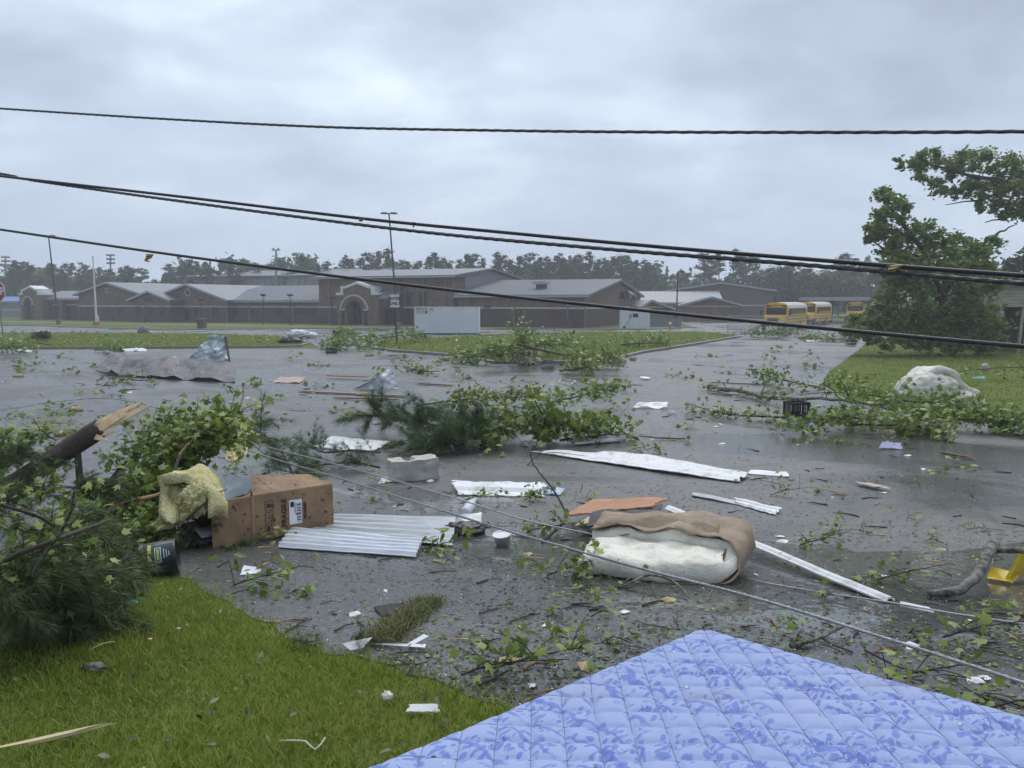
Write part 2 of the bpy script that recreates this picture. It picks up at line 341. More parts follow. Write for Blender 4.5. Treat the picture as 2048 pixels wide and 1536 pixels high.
road = lawn_j + [(1.3, 2.2), (1.9, 0.0), (2.2, -8.0), (14, -8.0), (30, 6.0)] + list(reversed(drive_r)) + [G2(1735, 684), (46, 81), (60, 150), (28, 150), G2(1455, 668)]
road += list(reversed(isl)) + [G2(745, 684), G2(620, 684), k2, k1, k0, (-60, 20), (-30, 8.0), (-12, 6.6)]
drape('road', road, ASPH, 0.005)
# --- parking lot between verge and school, and school drive
lot = [G2(u, v) for u, v in ((-900, 668), (-300, 667), (200, 667), (430, 669), (620, 684), (745, 684), (742, 678), (860, 678), (960, 671), (1100, 667), (1290, 664), (1400, 662), (1455, 668), (1500, 660), (1400, 655), (1290, 660.5), (1050, 658), (900, 660), (760, 657), (560, 659), (420, 660), (330, 661), (200, 657), (60, 652), (-300, 649), (-900, 649))]
drape('parking_lot', lot, ASPH, 0.009)
# --- verge and island with kerbs (raised 0.12)
def raised(name, poly, label=None):
    o = drape(name, poly, GRASS_G, 0.13); return o
verge = [G2(u, v) for u, v in ((-900, 699), (-500, 698.5), (0, 697), (300, 696), (560, 694), (600, 692), (615, 688), (560, 674), (430, 670.5), (200, 668), (-300, 668), (-900, 669))]
raised('grass_verge', verge)
island = [(p[0], p[1] + .25) for p in isl] + [G2(u, v) for u, v in ((1440, 668.5), (1290, 665.5), (1100, 668.5), (960, 672), (900, 677), (860, 679.5), (790, 679))]
raised('grass_island', island)
rlawn = drive_r + [G2(2400, 800), G2(2400, 690), G2(2100, 680), G2(1735, 684)]
drape('side_lawn', jitter_poly([Vector((p[0], p[1], 0)) for p in rlawn], 0.4, 0.12), GRASS_G, 0.035)
def kerb(name, pts, w=0.16, h=0.15, mat=CONC):
    mb = MB(); P = [Vector((p[0], p[1], 0)) for p in pts]
    # resample
    Q = []
    for i in range(len(P) - 1):
        n = max(1, int((P[i + 1] - P[i]).length / 0.8))
        Q += [P[i].lerp(P[i + 1], k / n) for k in range(n)]
    Q.append(P[-1]); rows = []
    for i, p in enumerate(Q):
        d = (Q[min(i + 1, len(Q) - 1)] - Q[max(0, i - 1)]).normalized(); nn = Vector((-d.y, d.x, 0)); z = H(p.y)
        r = 0.03
        rows.append([(p + nn * a) + Vector((0, 0, z + b)) for a, b in ((-w / 2, -0.05), (-w / 2, h - r), (-w / 2 + r, h), (w / 2, h), (w / 2, -0.05))])
    vs = [q for r_ in rows for q in r_]; m = 5
    fs = [(i * m + k, i * m + k + 1, (i + 1) * m + k + 1, (i + 1) * m + k) for i in range(len(rows) - 1) for k in range(m - 1)] + [(0, 1, 2, 3, 4), tuple(reversed(range((len(rows) - 1) * m, len(rows) * m)))]
    mb.add(vs, fs); o = mb.build(name, mat); o['kind'] = 'structure'; return o
kerb('kerb', [G2(u, v) for u, v in ((-900, 700), (-500, 699.5), (0, 698), (300, 697), (560, 695), (602, 693), (617, 688), (600, 683), (560, 676))])
kerb('kerb', [G2(790, 680), G2(760, 686)] + isl, w=0.22, h=0.16)
kerb('kerb', [G2(u, v) for u, v in ((-300, 649), (60, 651.5), (200, 656.5), (330, 660.5), (420, 659.5), (560, 658.5), (760, 656.5), (900, 659.5), (1050, 657.5), (1290, 660), (1395, 655))], w=0.3, h=0.12)
# lawn in front of the school, pavements
walk = [G2(u, v) for u, v in ((-60, 642), (200, 646), (420, 649.5), (640, 653), (800, 655), (1230, 658), (1230, 659), (800, 656), (640, 654.2), (420, 651), (200, 647.2), (-60, 643.2))]
drape('pavement', walk, CONC, 0.02)
# foreground puddles
def puddle(pts, lift=0.008):
    P = jitter_poly([Vector(G2(u, v)).to_3d() for u, v in pts], 0.10, 0.20, 1.4)
    return drape('puddle', P, WATER, lift)
puddle([(840, 1085), (960, 1130), (1120, 1180), (1250, 1215), (1400, 1232), (1560, 1262), (1760, 1300), (1960, 1340), (2200, 1360), (2200, 1120), (2048, 1085), (1900, 1110), (1740, 1105), (1600, 1075), (1480, 1085), (1350, 1100), (1180, 1070), (1040, 1040), (940, 1050)])
puddle([(660, 980), (800, 1020), (930, 1035), (1030, 1010), (1000, 985), (860, 985), (760, 970)])
puddle([(820, 681), (900, 682), (960, 674), (1010, 673), (960, 678), (880, 679)], 0.16)
# ---- foreground grass
def inside(poly, x, y):
    x = np.asarray(x); y = np.asarray(y); c = np.zeros(x.shape, bool); n = len(poly)
    for i in range(n):
        x1, y1 = poly[i]; x2, y2 = poly[(i + 1) % n]
        if y1 == y2: continue
        hit = ((y1 > y) != (y2 > y)) & (x < (x2 - x1) * (y - y1) / (y2 - y1) + x1); c ^= hit
    return c
def blades(name, x, y, z, h, w, mat, lean=0.5):
    n = len(x); a = RNG.uniform(0, 2 * np.pi, n); b = RNG.uniform(0, 2 * np.pi, n)
    hh = h * RNG.uniform(0.5, 1.3, n); ww = w * RNG.uniform(0.7, 1.3, n); ln = RNG.uniform(0.1, lean * 2, n) * hh
    base = np.stack([x, y, z], -1); side = np.stack([np.cos(a), np.sin(a), 0 * a], -1) * ww[:, None] / 2
    ld = np.stack([np.cos(b), np.sin(b), 0 * b], -1) * ln[:, None]; up = np.zeros((n, 3)); up[:, 2] = hh
    V = np.stack([base - side, base + side, base + ld * .35 + up * .6 + side * .7, base + ld * .35 + up * .6 - side * .7, base + ld + up], 1).reshape(-1, 3)
    o = np.arange(n)[:, None] * 5
    T = np.concatenate([o + [0, 1, 2], o + [0, 2, 3], o + [3, 2, 4]], 0)
    return put(name, np_mesh(name, V, T), mat)
lawn_poly = [tuple(p) for p in lawn_j] + [(1.3, 2.2), (1.9, 0.0), (2.2, -1.5), (-9, -1.5), (-12, 6.8)]
n = 560000
gx = RNG.uniform(-6.5, 2.0, n); gy = RNG.uniform(-0.5, 7.2, n)
okm = inside(lawn_poly, gx + RNG.normal(0, .05, n), gy + RNG.normal(0, .07, n)) & (gx > -0.78 * gy - 1.6) & (RNG.uniform(0, 1, n) < np.clip(3.4 / np.maximum(gy, .1), 0, 1) ** 1.2)
gx, gy = gx[okm], gy[okm]
gz = HN(gy)
pat = np.array([mnoise.noise((a * 1.8, b * 1.8, 0)) for a, b in zip(gx, gy)])
g = blades('lawn_grass', gx, gy, gz, 0.036 + 0.016 * pat, 0.0046, GRASS_B, 0.7); g['kind'] = 'stuff'; g['label'] = 'short green lawn grass in front of the asphalt'
# distant grass tufts on verge, island, side lawn
def tufts(name, poly, nn, lift, h, w, label):
    P = np.array(poly); lo, hi = P.min(0), P.max(0); lo = np.maximum(lo, [-75, 0]); hi = np.minimum(hi, [70, 200])
    x = RNG.uniform(lo[0], hi[0], nn); y = lo[1] + (hi[1] - lo[1]) * RNG.uniform(0, 1, nn) ** 1.3; k = inside([tuple(p) for p in poly], x, y); x, y = x[k], y[k]
    o = blades(name, x, y, HN(y) + lift, h, w, GRASS_B, 0.7); o['kind'] = 'stuff'; o['label'] = label
tufts('verge_grass', verge, 60000, 0.13, 0.09, 0.05, 'short grass growing on the kerbed verge before the car park')
tufts('island_grass', island, 50000, 0.13, 0.09, 0.05, 'short grass growing on the kerbed island beside the driveway')
tufts('side_lawn_grass', rlawn, 70000, 0.035, 0.07, 0.03, 'mown grass of the lawn beside the driveway')
# ================================================================== SCHOOL
FA, FB = gnd(0, 638), gnd(1240, 657)
ES = (FB - FA); ES.z = 0; ES.normalize(); ET = Vector((-ES.y, ES.x, 0))
def W3(s, t, z): return Vector((FA.x, FA.y, 0)) + ES * s + ET * t + Vector((0, 0, z))
def SZ(u, v, t=0.0):
    d = ray(u, v); o = Vector((FA.x, FA.y, 0)) + ET * t
    k = (o.x * ET.x + o.y * ET.y) / (d.x * ET.x + d.y * ET.y)
    p = Vector((0, 0, CZ)) + d * k; q = p - Vector((FA.x, FA.y, 0)); return q.dot(ES), p.z
def TZ(u, v, s):
    """on the end plane s = const: (t, z)"""
    d = ray(u, v); o = Vector((FA.x, FA.y, 0)) + ES * s
    k = (o.x * ES.x + o.y * ES.y) / (d.x * ES.x + d.y * ES.y)
    p = Vector((0, 0, CZ)) + d * k; return (p - Vector((FA.x, FA.y, 0))).dot(ET), p.z
def bx(mb, s0, s1, t0, t1, z0, z1):
    return mb.hexa([W3(s, t, z) for z in (z0, z1) for s, t in ((s0, t0), (s1, t0), (s1, t1), (s0, t1))])
def bpart(par, name, mat, s0, s1, t0, t1, z0, z1, label=None):
    return bx(MB(), s0, s1, t0, t1, z0, z1).build(name, mat, par, label=label)
def window(par, s0, s1, z0, z1, t=0.0, mull=1, axis='s', name='window', fmat=None, gmat=None):
    fm = fmat or FRAME; mb = MB(); w = 0.09
    def q(m, a0, a1, b0, b1, d0, d1):
        if axis == 's': return bx(m, a0, a1, t - d1, t - d0, b0, b1)
        return bx(m, t + d0, t + d1, a0, a1, b0, b1)
    q(mb, s0, s1, z0, z0 + w, 0, .08); q(mb, s0, s1, z1 - w, z1, 0, .08)
    q(mb, s0, s0 + w, z0 + w, z1 - w, 0, .08); q(mb, s1 - w, s1, z0 + w, z1 - w, 0, .08)
    for i in range(1, mull + 1):
        m = s0 + (s1 - s0) * i / (mull + 1); q(mb, m - w / 3, m + w / 3, z0 + w, z1 - w, 0, .07)
    f = mb.build(name, fm, par)
    q(MB(), s0 + w, s1 - w, z0 + w, z1 - w, 0.01, .04).build('pane', gmat or GLASSD, f); return f
def gable(name, label, s0, s1, t0, t1, ze, zr, ridge, wall=BRICK, low=BRICK2, roof=ROOF, band=None, over=0.5, endmat=None, zr_at=0.5, seams=0, th=0.28):
    """gabled block: walls split at the band, roof slopes, fascia"""
    par = thing(name, label, 'building', W3((s0 + s1) / 2, t0, 0))
    zb = band if band else 2.55
    e = endmat or wall
    th_ = 0.3
    for nm, a in (('front', (s0, s1, t0, t0 + th_)), ('back', (s0, s1, t1 - th_, t1)), ('left', (s0, s0 + th_, t0 + th_, t1 - th_)), ('right', (s1 - th_, s1, t0 + th_, t1 - th_))):
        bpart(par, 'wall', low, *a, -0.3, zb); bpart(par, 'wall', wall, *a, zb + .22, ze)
        bb = (a[0] - .04, a[1] + .04, a[2] - .04, a[3] + .04) if nm in ('front', 'back') else (a[0] - .04, a[1] + .04, a[2] + .04, a[3] - .04)
        bpart(par, 'band', BAND, *bb, zb, zb + .22)
    if ridge == 's':
        tm = t0 + (t1 - t0) * zr_at
        for s in (s0, s1 - th_):
            MB().prism([W3(s, t0, ze), W3(s, t1, ze), W3(s, tm, zr - .1)], ES * th_).build('gable_wall', e, par)
        sl = (zr - ze) / (tm - t0); sl2 = (zr - ze) / (t1 - tm)
        a = [W3(s0 - over, t0 - over, ze - over * sl + .02), W3(s1 + over, t0 - over, ze - over * sl + .02), W3(s1 + over, tm, zr + .02), W3(s0 - over, tm, zr + .02)]
        b = [W3(s0 - over, tm, zr + .02), W3(s1 + over, tm, zr + .02), W3(s1 + over, t1 + over, ze - over * sl2 + .02), W3(s0 - over, t1 + over, ze - over * sl2 + .02)]
        r1 = MB().prism(a, (0, 0, th)).build('roof', roof, par); MB().prism(b, (0, 0, th)).build('roof', roof, par)
        for i in range(seams):
            s = s0 - over + (s1 - s0 + 2 * over) * (i + .5) / seams
            p0, p1 = W3(s, t0 - over, ze - over * sl + .02 + th), W3(s, tm, zr + .02 + th)
            MB().hexa([p0 - ES * .05, p0 + ES * .05, p1 + ES * .05, p1 - ES * .05] + [q + Vector((0, 0, .10)) for q in (p0 - ES * .05, p0 + ES * .05, p1 + ES * .05, p1 - ES * .05)]).build('seam', ROOF_LT, r1)
        bpart(par, 'gutter', ROOF_LT, s0 - over, s1 + over, t0 - over - .16, t0 - over, ze - over * sl - .02, ze - over * sl + .2)
    else:
        sm = s0 + (s1 - s0) * zr_at
        for t in (t0, t1 - th_):
            MB().prism([W3(s0, t, ze), W3(s1, t, ze), W3(sm, t, zr - .1)], ET * th_).build('gable_wall', e, par)
        sl = (zr - ze) / (sm - s0); sl2 = (zr - ze) / (s1 - sm)
        a = [W3(s0 - over, t0 - over, ze - over * sl + .02), W3(sm, t0 - over, zr + .02), W3(sm, t1, zr + .02), W3(s0 - over, t1, ze - over * sl + .02)]
        b = [W3(sm, t0 - over, zr + .02), W3(s1 + over, t0 - over, ze - over * sl2 + .02), W3(s1 + over, t1, ze - over * sl2 + .02), W3(sm, t1, zr + .02)]
        for p in (a, b):
            r1 = MB().prism(p, (0, 0, th)).build('roof', roof, par)
        for p, q in ((a[0], a[1]), (b[0], b[1])):
            MB().hexa([p - ET * .12, q - ET * .12, q - ET * .01, p - ET * .01] + [x + Vector((0, 0, th + .06)) for x in (p - ET * .12, q - ET * .12, q - ET * .01, p - ET * .01)]).build('rake_trim', ROOF_LT, par)
    return par
ROOF_LT = M('pale_roof_trim', (0.34, 0.36, 0.38), rough=0.45, metal=0.2)
def downspout(par, u, t=0.0, ztop=3.4):
    s = SZ(u, 630, t)[0]; bpart(par, 'downspout', BAND if False else CONC, s - .08, s + .08, t - .16, t - .03, 0, ztop)
ZB = SZ(1000, 617.5)[1]
# ---- right wing with gable end
sA, _ = SZ(917, 620); sB, zE = SZ(1172, 593); tE, _ = TZ(1281, 600, sB); tR, zR = TZ(1237, 563, sB)
wing = gable('school_wing', 'brown brick school wing with ribbed pale metal roof and storm-damaged gable end', sA, sB, 0, tE, zE, zR, 's', band=ZB, zr_at=tR / tE, seams=44)
for u in (1028, 1136, 1171): downspout(wing, u, 0, zE - .2)
for u0, u1, v0, v1 in ((968, 982, 609, 617),):
    a, b = SZ(u0, v0), SZ(u1, v1); window(wing, a[0], b[0], b[1], a[1] , 0.0, 1, name='louvre')
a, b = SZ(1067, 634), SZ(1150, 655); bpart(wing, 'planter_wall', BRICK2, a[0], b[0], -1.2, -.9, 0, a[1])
# vents on gable end
t_a, z_a = TZ(1237, 587, sB); t_b, z_b = TZ(1252, 596, sB)
for k, (uu, vv) in enumerate(((1243, 591), (1251, 590), (1258, 592))):
    ta, za_ = TZ(uu, vv, sB); mb = MB(); c = W3(sB + .5, ta, za_); mb.box(c, (0.95, 0.95, 0.95), Euler((.3 * k, .5 * k, .2)).to_matrix()); mb.build('torn_vent', DMETAL if k != 1 else STEEL, wing)
ta, za_ = TZ(1190, 622, sB); tb, zb_ = TZ(1210, 640, sB)
# roof ventilator
sv, zv = SZ(1083, 574, 5.0); mb = MB(); bx(mb, sv - .55, sv + .55, 4.4, 5.6, zE + .3, zv + .35); v_ = mb.build('roof_vent', DMETAL, wing)
bx(MB(), sv - .95, sv + .95, 4.1, 5.9, zv + .353, zv + .75).build('vent_hood', ROOF_LT, v_)
# ---- main block
sM0, zME = SZ(637, 557, 0.4); sM1, _ = SZ(906, 557, 0.4)
tM, _ = TZ(1042, 560, sM1); tMr, zMr = TZ(979, 540, sM1)
main = gable('school_main_block', 'tall brown brick school block with low metal gable behind the arched portal', sM0, sM1, .4, tM, zME, zMr, 's', band=ZB, zr_at=(tMr - .4) / (tM - .4), roof=ROOF_D, endmat=SIDING, over=.7)
# grey end siding
mb = MB(); mb.prism([W3(sM1 + .02, .4 + 3.2, ZB + .3), W3(sM1 + .02, tM, ZB + .3), W3(sM1 + .02, tM, zME), W3(sM1 + .02, .4 + 3.2, zME)], ES * .1); mb.build('siding_panel', SIDING, main)
for u in (660, 755, 848, 892): downspout(main, u, .4, zME - .3)
for u0, u1, v0, v1 in ((812, 827, 583, 612), (838, 855, 583, 612)):
    a, b = SZ(u0, v0, .4), SZ(u1, v1, .4); window(main, a[0], b[0], b[1], a[1], .4, 1)
for u0, u1 in ((758, 795), (810, 826)):
    a, b = SZ(u0, 616.5, .4), SZ(u1, 650, .4); window(main, a[0], b[0], 0.05, a[1] - .05, .4, 3, name='entrance_door')
a, b = SZ(797, 563, .4), SZ(807, 655, .4); bpart(main, 'pier', BRICK2, a[0], b[0], -.25, .4, 0, a[1])
# low canopy roof right of the portal
a, b = SZ(752, 583, -1.0), SZ(797, 597, -1.0)
MB().prism([W3(a[0], -1.6, b[1] - .1), W3(b[0], -1.6, b[1] - .1), W3(b[0], .35, a[1]), W3(a[0], .35, a[1])], (0, 0, .2)).build('canopy_roof', ROOF, main)
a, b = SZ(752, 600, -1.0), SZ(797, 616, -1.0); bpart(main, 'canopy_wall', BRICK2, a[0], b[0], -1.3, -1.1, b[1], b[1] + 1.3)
# ---- arched portal
def portal(name, label, uL, uR, tf, vtop, vsh, vstep, arch_u0, arch_u1, v_spring, v_crown, depth, par_main=None, cap=0.35):
    sL, _ = SZ(uL, 640, tf); sR, _ = SZ(uR, 640, tf); um = (uL + uR) / 2
    zt = SZ(um, vtop, tf)[1]; zsh = SZ(um, vsh, tf)[1]; zst = SZ(um, vstep, tf)[1]
    a0, a1 = SZ(arch_u0, 640, tf)[0], SZ(arch_u1, 640, tf)[0]; zsp, zcr = SZ(um, v_spring, tf)[1], SZ(um, v_crown, tf)[1]
    p = thing(name, label, 'building', W3((sL + sR) / 2, tf, 0)); c = (a0 + a1) / 2; r = (a1 - a0) / 2
    w = sR - sL; out = [(sL, 0), (sL, zst), (sL + w * .14, zst), (sL + w * .14, zsh), (sL + w * .22, zsh), ((sL + sR) / 2, zt), (sR - w * .22, zsh), (sR - w * .14, zsh), (sR - w * .14, zst), (sR, zst), (sR, 0)]
    n = 16; arc = [(c + r * math.cos(math.pi * k / n), zsp + (zcr - zsp) * math.sin(math.pi * k / n)) for k in range(n + 1)]
    # wall as vertical strips left, right, and above the arch
    mb = MB()
    def ztop(s):
        for (s0_, z0_), (s1_, z1_) in zip(out[1:-1], out[2:-1] + [out[-1]]):
            if s0_ <= s <= s1_ and s1_ > s0_: return z0_ + (z1_ - z0_) * (s - s0_) / (s1_ - s0_)
        return zst
    ss = sorted(set([sL, sL + w * .14 - .01, sL + w * .14 + .01, sL + w * .22, sR - w * .22, sR - w * .14 - .01, sR - w * .14 + .01, sR, c] + [x for x, _ in arc]))
    def zbot(s):
        if s <= a0 + 1e-6 or s >= a1 - 1e-6: return 0
        return zsp + (zcr - zsp) * math.sqrt(max(0, 1 - ((s - c) / r) ** 2))
    for x0, x1 in zip(ss, ss[1:]):
        if x1 - x0 < 1e-4: continue
        m_ = (x0 + x1) / 2; inn = a0 < m_ < a1
        b0 = (zbot(x0) if a0 < x0 < a1 else zsp) if inn else 0; b1 = (zbot(x1) if a0 < x1 < a1 else zsp) if inn else 0
        t0_, t1_ = ztop(x0 + 1e-5), ztop(x1 - 1e-5)
        mb.hexa([W3(x0, tf, b0), W3(x1, tf, b1), W3(x1, tf + depth, b1), W3(x0, tf + depth, b0), W3(x0, tf, t0_), W3(x1, tf, t1_), W3(x1, tf + depth, t1_), W3(x0, tf + depth, t0_)])
    mb.build('wall', BRICK, p)
    mb = MB(); pr = out[1:-1]   # coping
    for (x0, z0_), (x1, z1_) in zip(pr, pr[1:]):
        a = W3(x0, tf - .12, z0_); b = W3(x1, tf - .12, z1_)
        if abs(x1 - x0) < 1e-6:
            bx(mb, x0 - .2, x0 + .2, tf - .12, tf + depth + .1, min(z0_, z1_), max(z0_, z1_) + cap)
        else:
            mb.hexa([a, b, b + ET * (depth + .2), a + ET * (depth + .2)] + [q + Vector((0, 0, cap)) for q in (a, b, b + ET * (depth + .2), a + ET * (depth + .2))])
    mb.build('coping', WPAINT, p)
    mb = MB(); k2 = 1.75; k3 = 1.95      # pale arch moulding
    for k in range(n):
        th0, th1 = math.pi * (.04 + .92 * k / n), math.pi * (.04 + .92 * (k + 1) / n)
        q = [W3(c + r * kk * math.cos(th), tf - dd, zsp + (zcr - zsp) * kk * math.sin(th) * .86) for dd in (.0, .14) for kk, th in ((k2, th0), (k3, th0), (k3, th1), (k2, th1))]
        mb.hexa(q)
    mb.build('arch_moulding', BAND, p)
    mb = MB()                 # recessed ring
    for k in range(n):
        th0, th1 = math.pi * k / n, math.pi * (k + 1) / n
        q = [W3(c + r * kk * math.cos(th), tf - dd, zsp + (zcr - zsp) * kk * math.sin(th)) for dd in (.0, .10) for kk, th in ((1.02, th0), (1.22, th0), (1.22, th1), (1.02, th1))]
        mb.hexa(q)
    mb.build('arch_ring', BRICK2, p)
    bpart(p, 'doorway', GLASSD, a0 - .3, a1 + .3, tf + depth - .06, tf + depth - .01, 0, zcr + .2)
    for k in range(1, 4):
        x = a0 + (a1 - a0) * k / 4; bpart(p, 'door_frame', FRAME, x - .06, x + .06, tf + depth - .14, tf + depth - .07, 0, zcr)
    for sa, sb in ((a0 - r * .75, a0 - r * .25), (a1 + r * .25, a1 + r * .75)):
        bpart(p, 'side_recess', GLASSD, sa, sb, tf - .03, tf + .01, 0, zsp + .2); bpart(p, 'lintel', BAND, sa - .1, sb + .1, tf - .09, tf + .01, zsp + .203, zsp + .42)
    return p
portal('school_portal', 'brown brick school portal with stepped white coping over a deep arch', 674, 758, -1.6, 568, 577, 590, 694, 724, 624, 603, 1.9)
# ---- centre-left gable wing and its long side
sD0, zDe = SZ(330, 601.5); sD1, _ = SZ(455, 602); sDa, zDa = SZ(377, 571.5)
wd0 = 2 * sDa - sD1
w2 = gable('school_wing', 'long brown brick school wing with grey metal roof left of the main block', sD1 - 5, sM0 - .05, 1.2, 27, SZ(560, 603, 1.2)[1] , SZ(560, 575, 14)[1], 's', band=ZB, roof=ROOF, over=.5, seams=18)
for u0, u1, v0, v1 in ((550, 565, 615, 632), (590, 612, 615, 630), (612, 632, 615, 630), (466, 480, 616, 634), (500, 512, 616, 634)):
    a, b = SZ(u0, v0, 1.2), SZ(u1, v1, 1.2); window(w2, a[0], b[0], b[1], a[1], 1.2, 2)
for u in (500, 588): downspout(w2, u, 1.2, 3.1)
bx(MB(), SZ(517, 600, 1.2)[0] - .2, SZ(517, 600, 1.2)[0] + .2, .6, .7, zDe, zDe + .1)
g1 = gable('school_wing', 'brown brick gable-fronted school wing with round louvre and grey metal roof', wd0, sD1, 0, 30, zDe, zDa, 't', band=ZB, over=.6, roof=ROOF)
def round_vent(par, u, v, r, t=0):
    s, z = SZ(u, v, t); mb = MB(); n = 20
    for k in range(n):
        a0, a1 = 2 * math.pi * k / n, 2 * math.pi * (k + 1) / n
        mb.hexa([W3(s + rr * math.cos(a), t - d, z + rr * math.sin(a)) for d in (0, .12) for rr, a in ((r * .72, a0), (r, a0), (r, a1), (r * .72, a1))])
    o = mb.build('round_vent', BAND, par)
    mb = MB(); mb.add([W3(s + r * .72 * math.cos(2 * math.pi * k / n), t - .05, z + r * .72 * math.sin(2 * math.pi * k / n)) for k in range(n)], [tuple(range(n))]); mb.build('louvre', DMETAL, o)
round_vent(g1, 376, 585, .62)
for u0, u1, v0, v1 in ((424, 438, 614, 632), (388, 396, 614, 630)):
    a, b = SZ(u0, v0), SZ(u1, v1); window(g1, a[0], b[0], b[1], a[1], 0, 1)
a, b = SZ(369, 617), SZ(378, 640); window(g1, a[0], b[0], 0, a[1], 0, 0, name='door')
for u in (455,): downspout(g1, u, 0, 3.1)
# small porch gable
sC0, zCe = SZ(266, 602, -2.5); sC1, _ = SZ(340, 601, -2.5); sCa, zCa = SZ(300, 585.5, -2.5)
pc = gable('school_porch', 'small brown brick gabled porch between two school wings', 2 * sCa - sC1, sC1, -2.5, 6, zCe, zCa, 't', band=SZ(300, 611.5, -2.5)[1] - .2, over=.5, roof=ROOF_D)
for u0, u1, v0, v1 in ((270, 282, 613, 632), (293, 306, 613, 632), (318, 331, 613, 632), (292, 306, 595.5, 605.5)):
    a, b = SZ(u0, v0, -2.5), SZ(u1, v1, -2.5); window(pc, a[0], b[0], b[1], a[1], -2.5, 1)
# wall lamp, lit
s_l, z_l = SZ(351, 611, 0); bx(MB(), s_l - .3, s_l + .3, -.35, -.06, z_l - .12, z_l + .12)
LIT = bpy.data.materials.new('lit_lamp'); LIT.use_nodes = True; LIT.node_tree.nodes['Principled BSDF'].inputs['Emission Color'].default_value = (1, .62, .28, 1); LIT.node_tree.nodes['Principled BSDF'].inputs['Emission Strength'].default_value = 2.5
bpart(pc, 'lit_wall_lamp', LIT, s_l - .28, s_l + .28, -.32, -.06, z_l - .14, z_l + .14)
# left gable wing
sB0, zBe = SZ(178, 588); sB1, _ = SZ(285, 592); sBa, zBa = SZ(214, 568)
g2 = gable('school_wing', 'brown brick gable wing beside the small porch, long grey roof behind', 2 * sBa - sB1 + 1, sB1, 0, 34, zBe - .2, zBa, 't', band=ZB, over=.6, roof=ROOF)
round_vent(g2, 214, 581, .45)
for u0, u1, v0, v1 in ((206, 222, 614, 630), (236, 248, 614, 630)):
    a, b = SZ(u0, v0), SZ(u1, v1); window(g2, a[0], b[0], b[1], a[1], 0, 1)
# link and far-left portal
sL0 = SZ(80, 620, 2)[0]; zLe = SZ(130, 597, 2)[1]
lk = gable('school_link', 'low brown brick school link with columns and grey roof', sL0, 2 * sBa - sB1 + .9, 2, 12, zLe, SZ(130, 585, 7)[1], 's', band=SZ(130, 611, 2)[1], over=1.0, roof=ROOF)
for u in (122, 160): a = SZ(u, 600, 1.0); bpart(lk, 'column', BRICK, a[0] - .35, a[0] + .35, .9, 1.6, 0, zLe - .35)
for u0, u1 in ((126, 140), (165, 190)):
    a, b = SZ(u0, 616, 2), SZ(u1, 638, 2); window(lk, a[0], b[0], .05, a[1], 2, 2)
portal('school_portal', 'far brick portal with pale stepped coping at the low link', 42, 86, 0, 575, 582, 590, 52, 64, 612, 600, 2.5)
# gym behind
sG0, zG0 = SZ(339, 560, 42); sG1, _ = SZ(655, 560, 42); zGr = SZ(400, 549, 42)[1]
tg = 42
gy_ = thing('gymnasium', 'large dark grey metal gymnasium rising behind the school wings', 'building', W3((sG0 + sG1) / 2, tg, 0))
zG = SZ(339, 557, tg)[1]
bpart(gy_, 'wall', SIDING, sG0, sG1 + 10, tg, tg + 30, 0, zG)
MB().prism([W3(sG0 - .5, tg - .6, zG), W3(sG1 + 10, tg - .6, zG), W3(sG1 + 10, tg + 12, zGr + .9), W3(sG0 + 14, tg + 12, zGr + .9)], (0, 0, .3)).build('roof', ROOF_D, gy_)
for i in range(30):
    s = sG0 + (sG1 + 10 - sG0) * (i + .5) / 30; bpart(gy_, 'seam', ROOF_D, s - .06, s + .06, tg - .08, tg - .01, 0, zG - .02)
# blue-roofed hut far left
h0, hz = SZ(2, 598, 10); h1, _ = SZ(38, 598, 10)
BLUE = M('blue_roof', (0.08, 0.20, 0.50), rough=0.5); hut = gable('storage_hut', 'low dark hut with bright blue roof left of the far portal', h0 - 6, h1, 10, 18, SZ(20, 604, 10)[1], SZ(20, 596, 14)[1], 's', wall=SIDING, low=SIDING, roof=BLUE, band=1.4)
# ---- buildings to the right, further back
def freeg(name, label, u0, u1, v_e, v_r, Y, depth, ang, wall, roof, ridge='s', band=True, seams=0, v_b=None, zr_at=.5):
    """free-standing gabled building in its own rotated frame, by pixel columns at depth Y"""
    global FA, ES, ET
    keep = (FA, ES, ET)
    p0 = at(u0, 640, Y); p0.z = 0; FA = p0; ES = Vector((math.cos(R(ang)), math.sin(R(ang)), 0)); ET = Vector((-ES.y, ES.x, 0))
    s1 = SZ(u1, 630, 0)[0]; ze = SZ(u0, v_e, 0)[1]; tm = depth * zr_at if ridge == 's' else 0
    zr = SZ((u0 + u1) / 2, v_r, tm)[1]
    o = gable(name, label, 0, s1, 0, depth, ze, zr, ridge, wall=wall, low=wall, roof=roof, band=ZB, seams=seams, over=.6, zr_at=zr_at); fr = (FA, ES, ET); FA, ES, ET = keep; return o, fr
B_FAR = M('far_brick', (0.16, 0.11, 0.09), rough=.85, scale=1.5)
freeg('far_school_building', 'broad brown hall with low dark gable far behind the car park', 1335, 1545, 583, 568, 150, 30, -6, B_FAR, ROOF_D, 't')
freeg('far_school_building', 'brown brick gabled classroom block behind the fence with pale ribbed roof', 1365, 1480, 612, 597, 128, 22, -8, BRICK, ROOF, 't')
freeg('far_school_building', 'low pale-roofed classroom row behind the white hut', 1272, 1440, 607, 586, 140, 20, -10, B_FAR, ROOF, 's', seams=36)
freeg('white_roof_hut', 'small grey hut with pale metal gable roof behind the white shed', 1276, 1345, 620, 604, 112, 12, 8, M('hut_board', (0.16, 0.16, 0.15), rough=.8), ROOF_LT, 't', zr_at=.35)
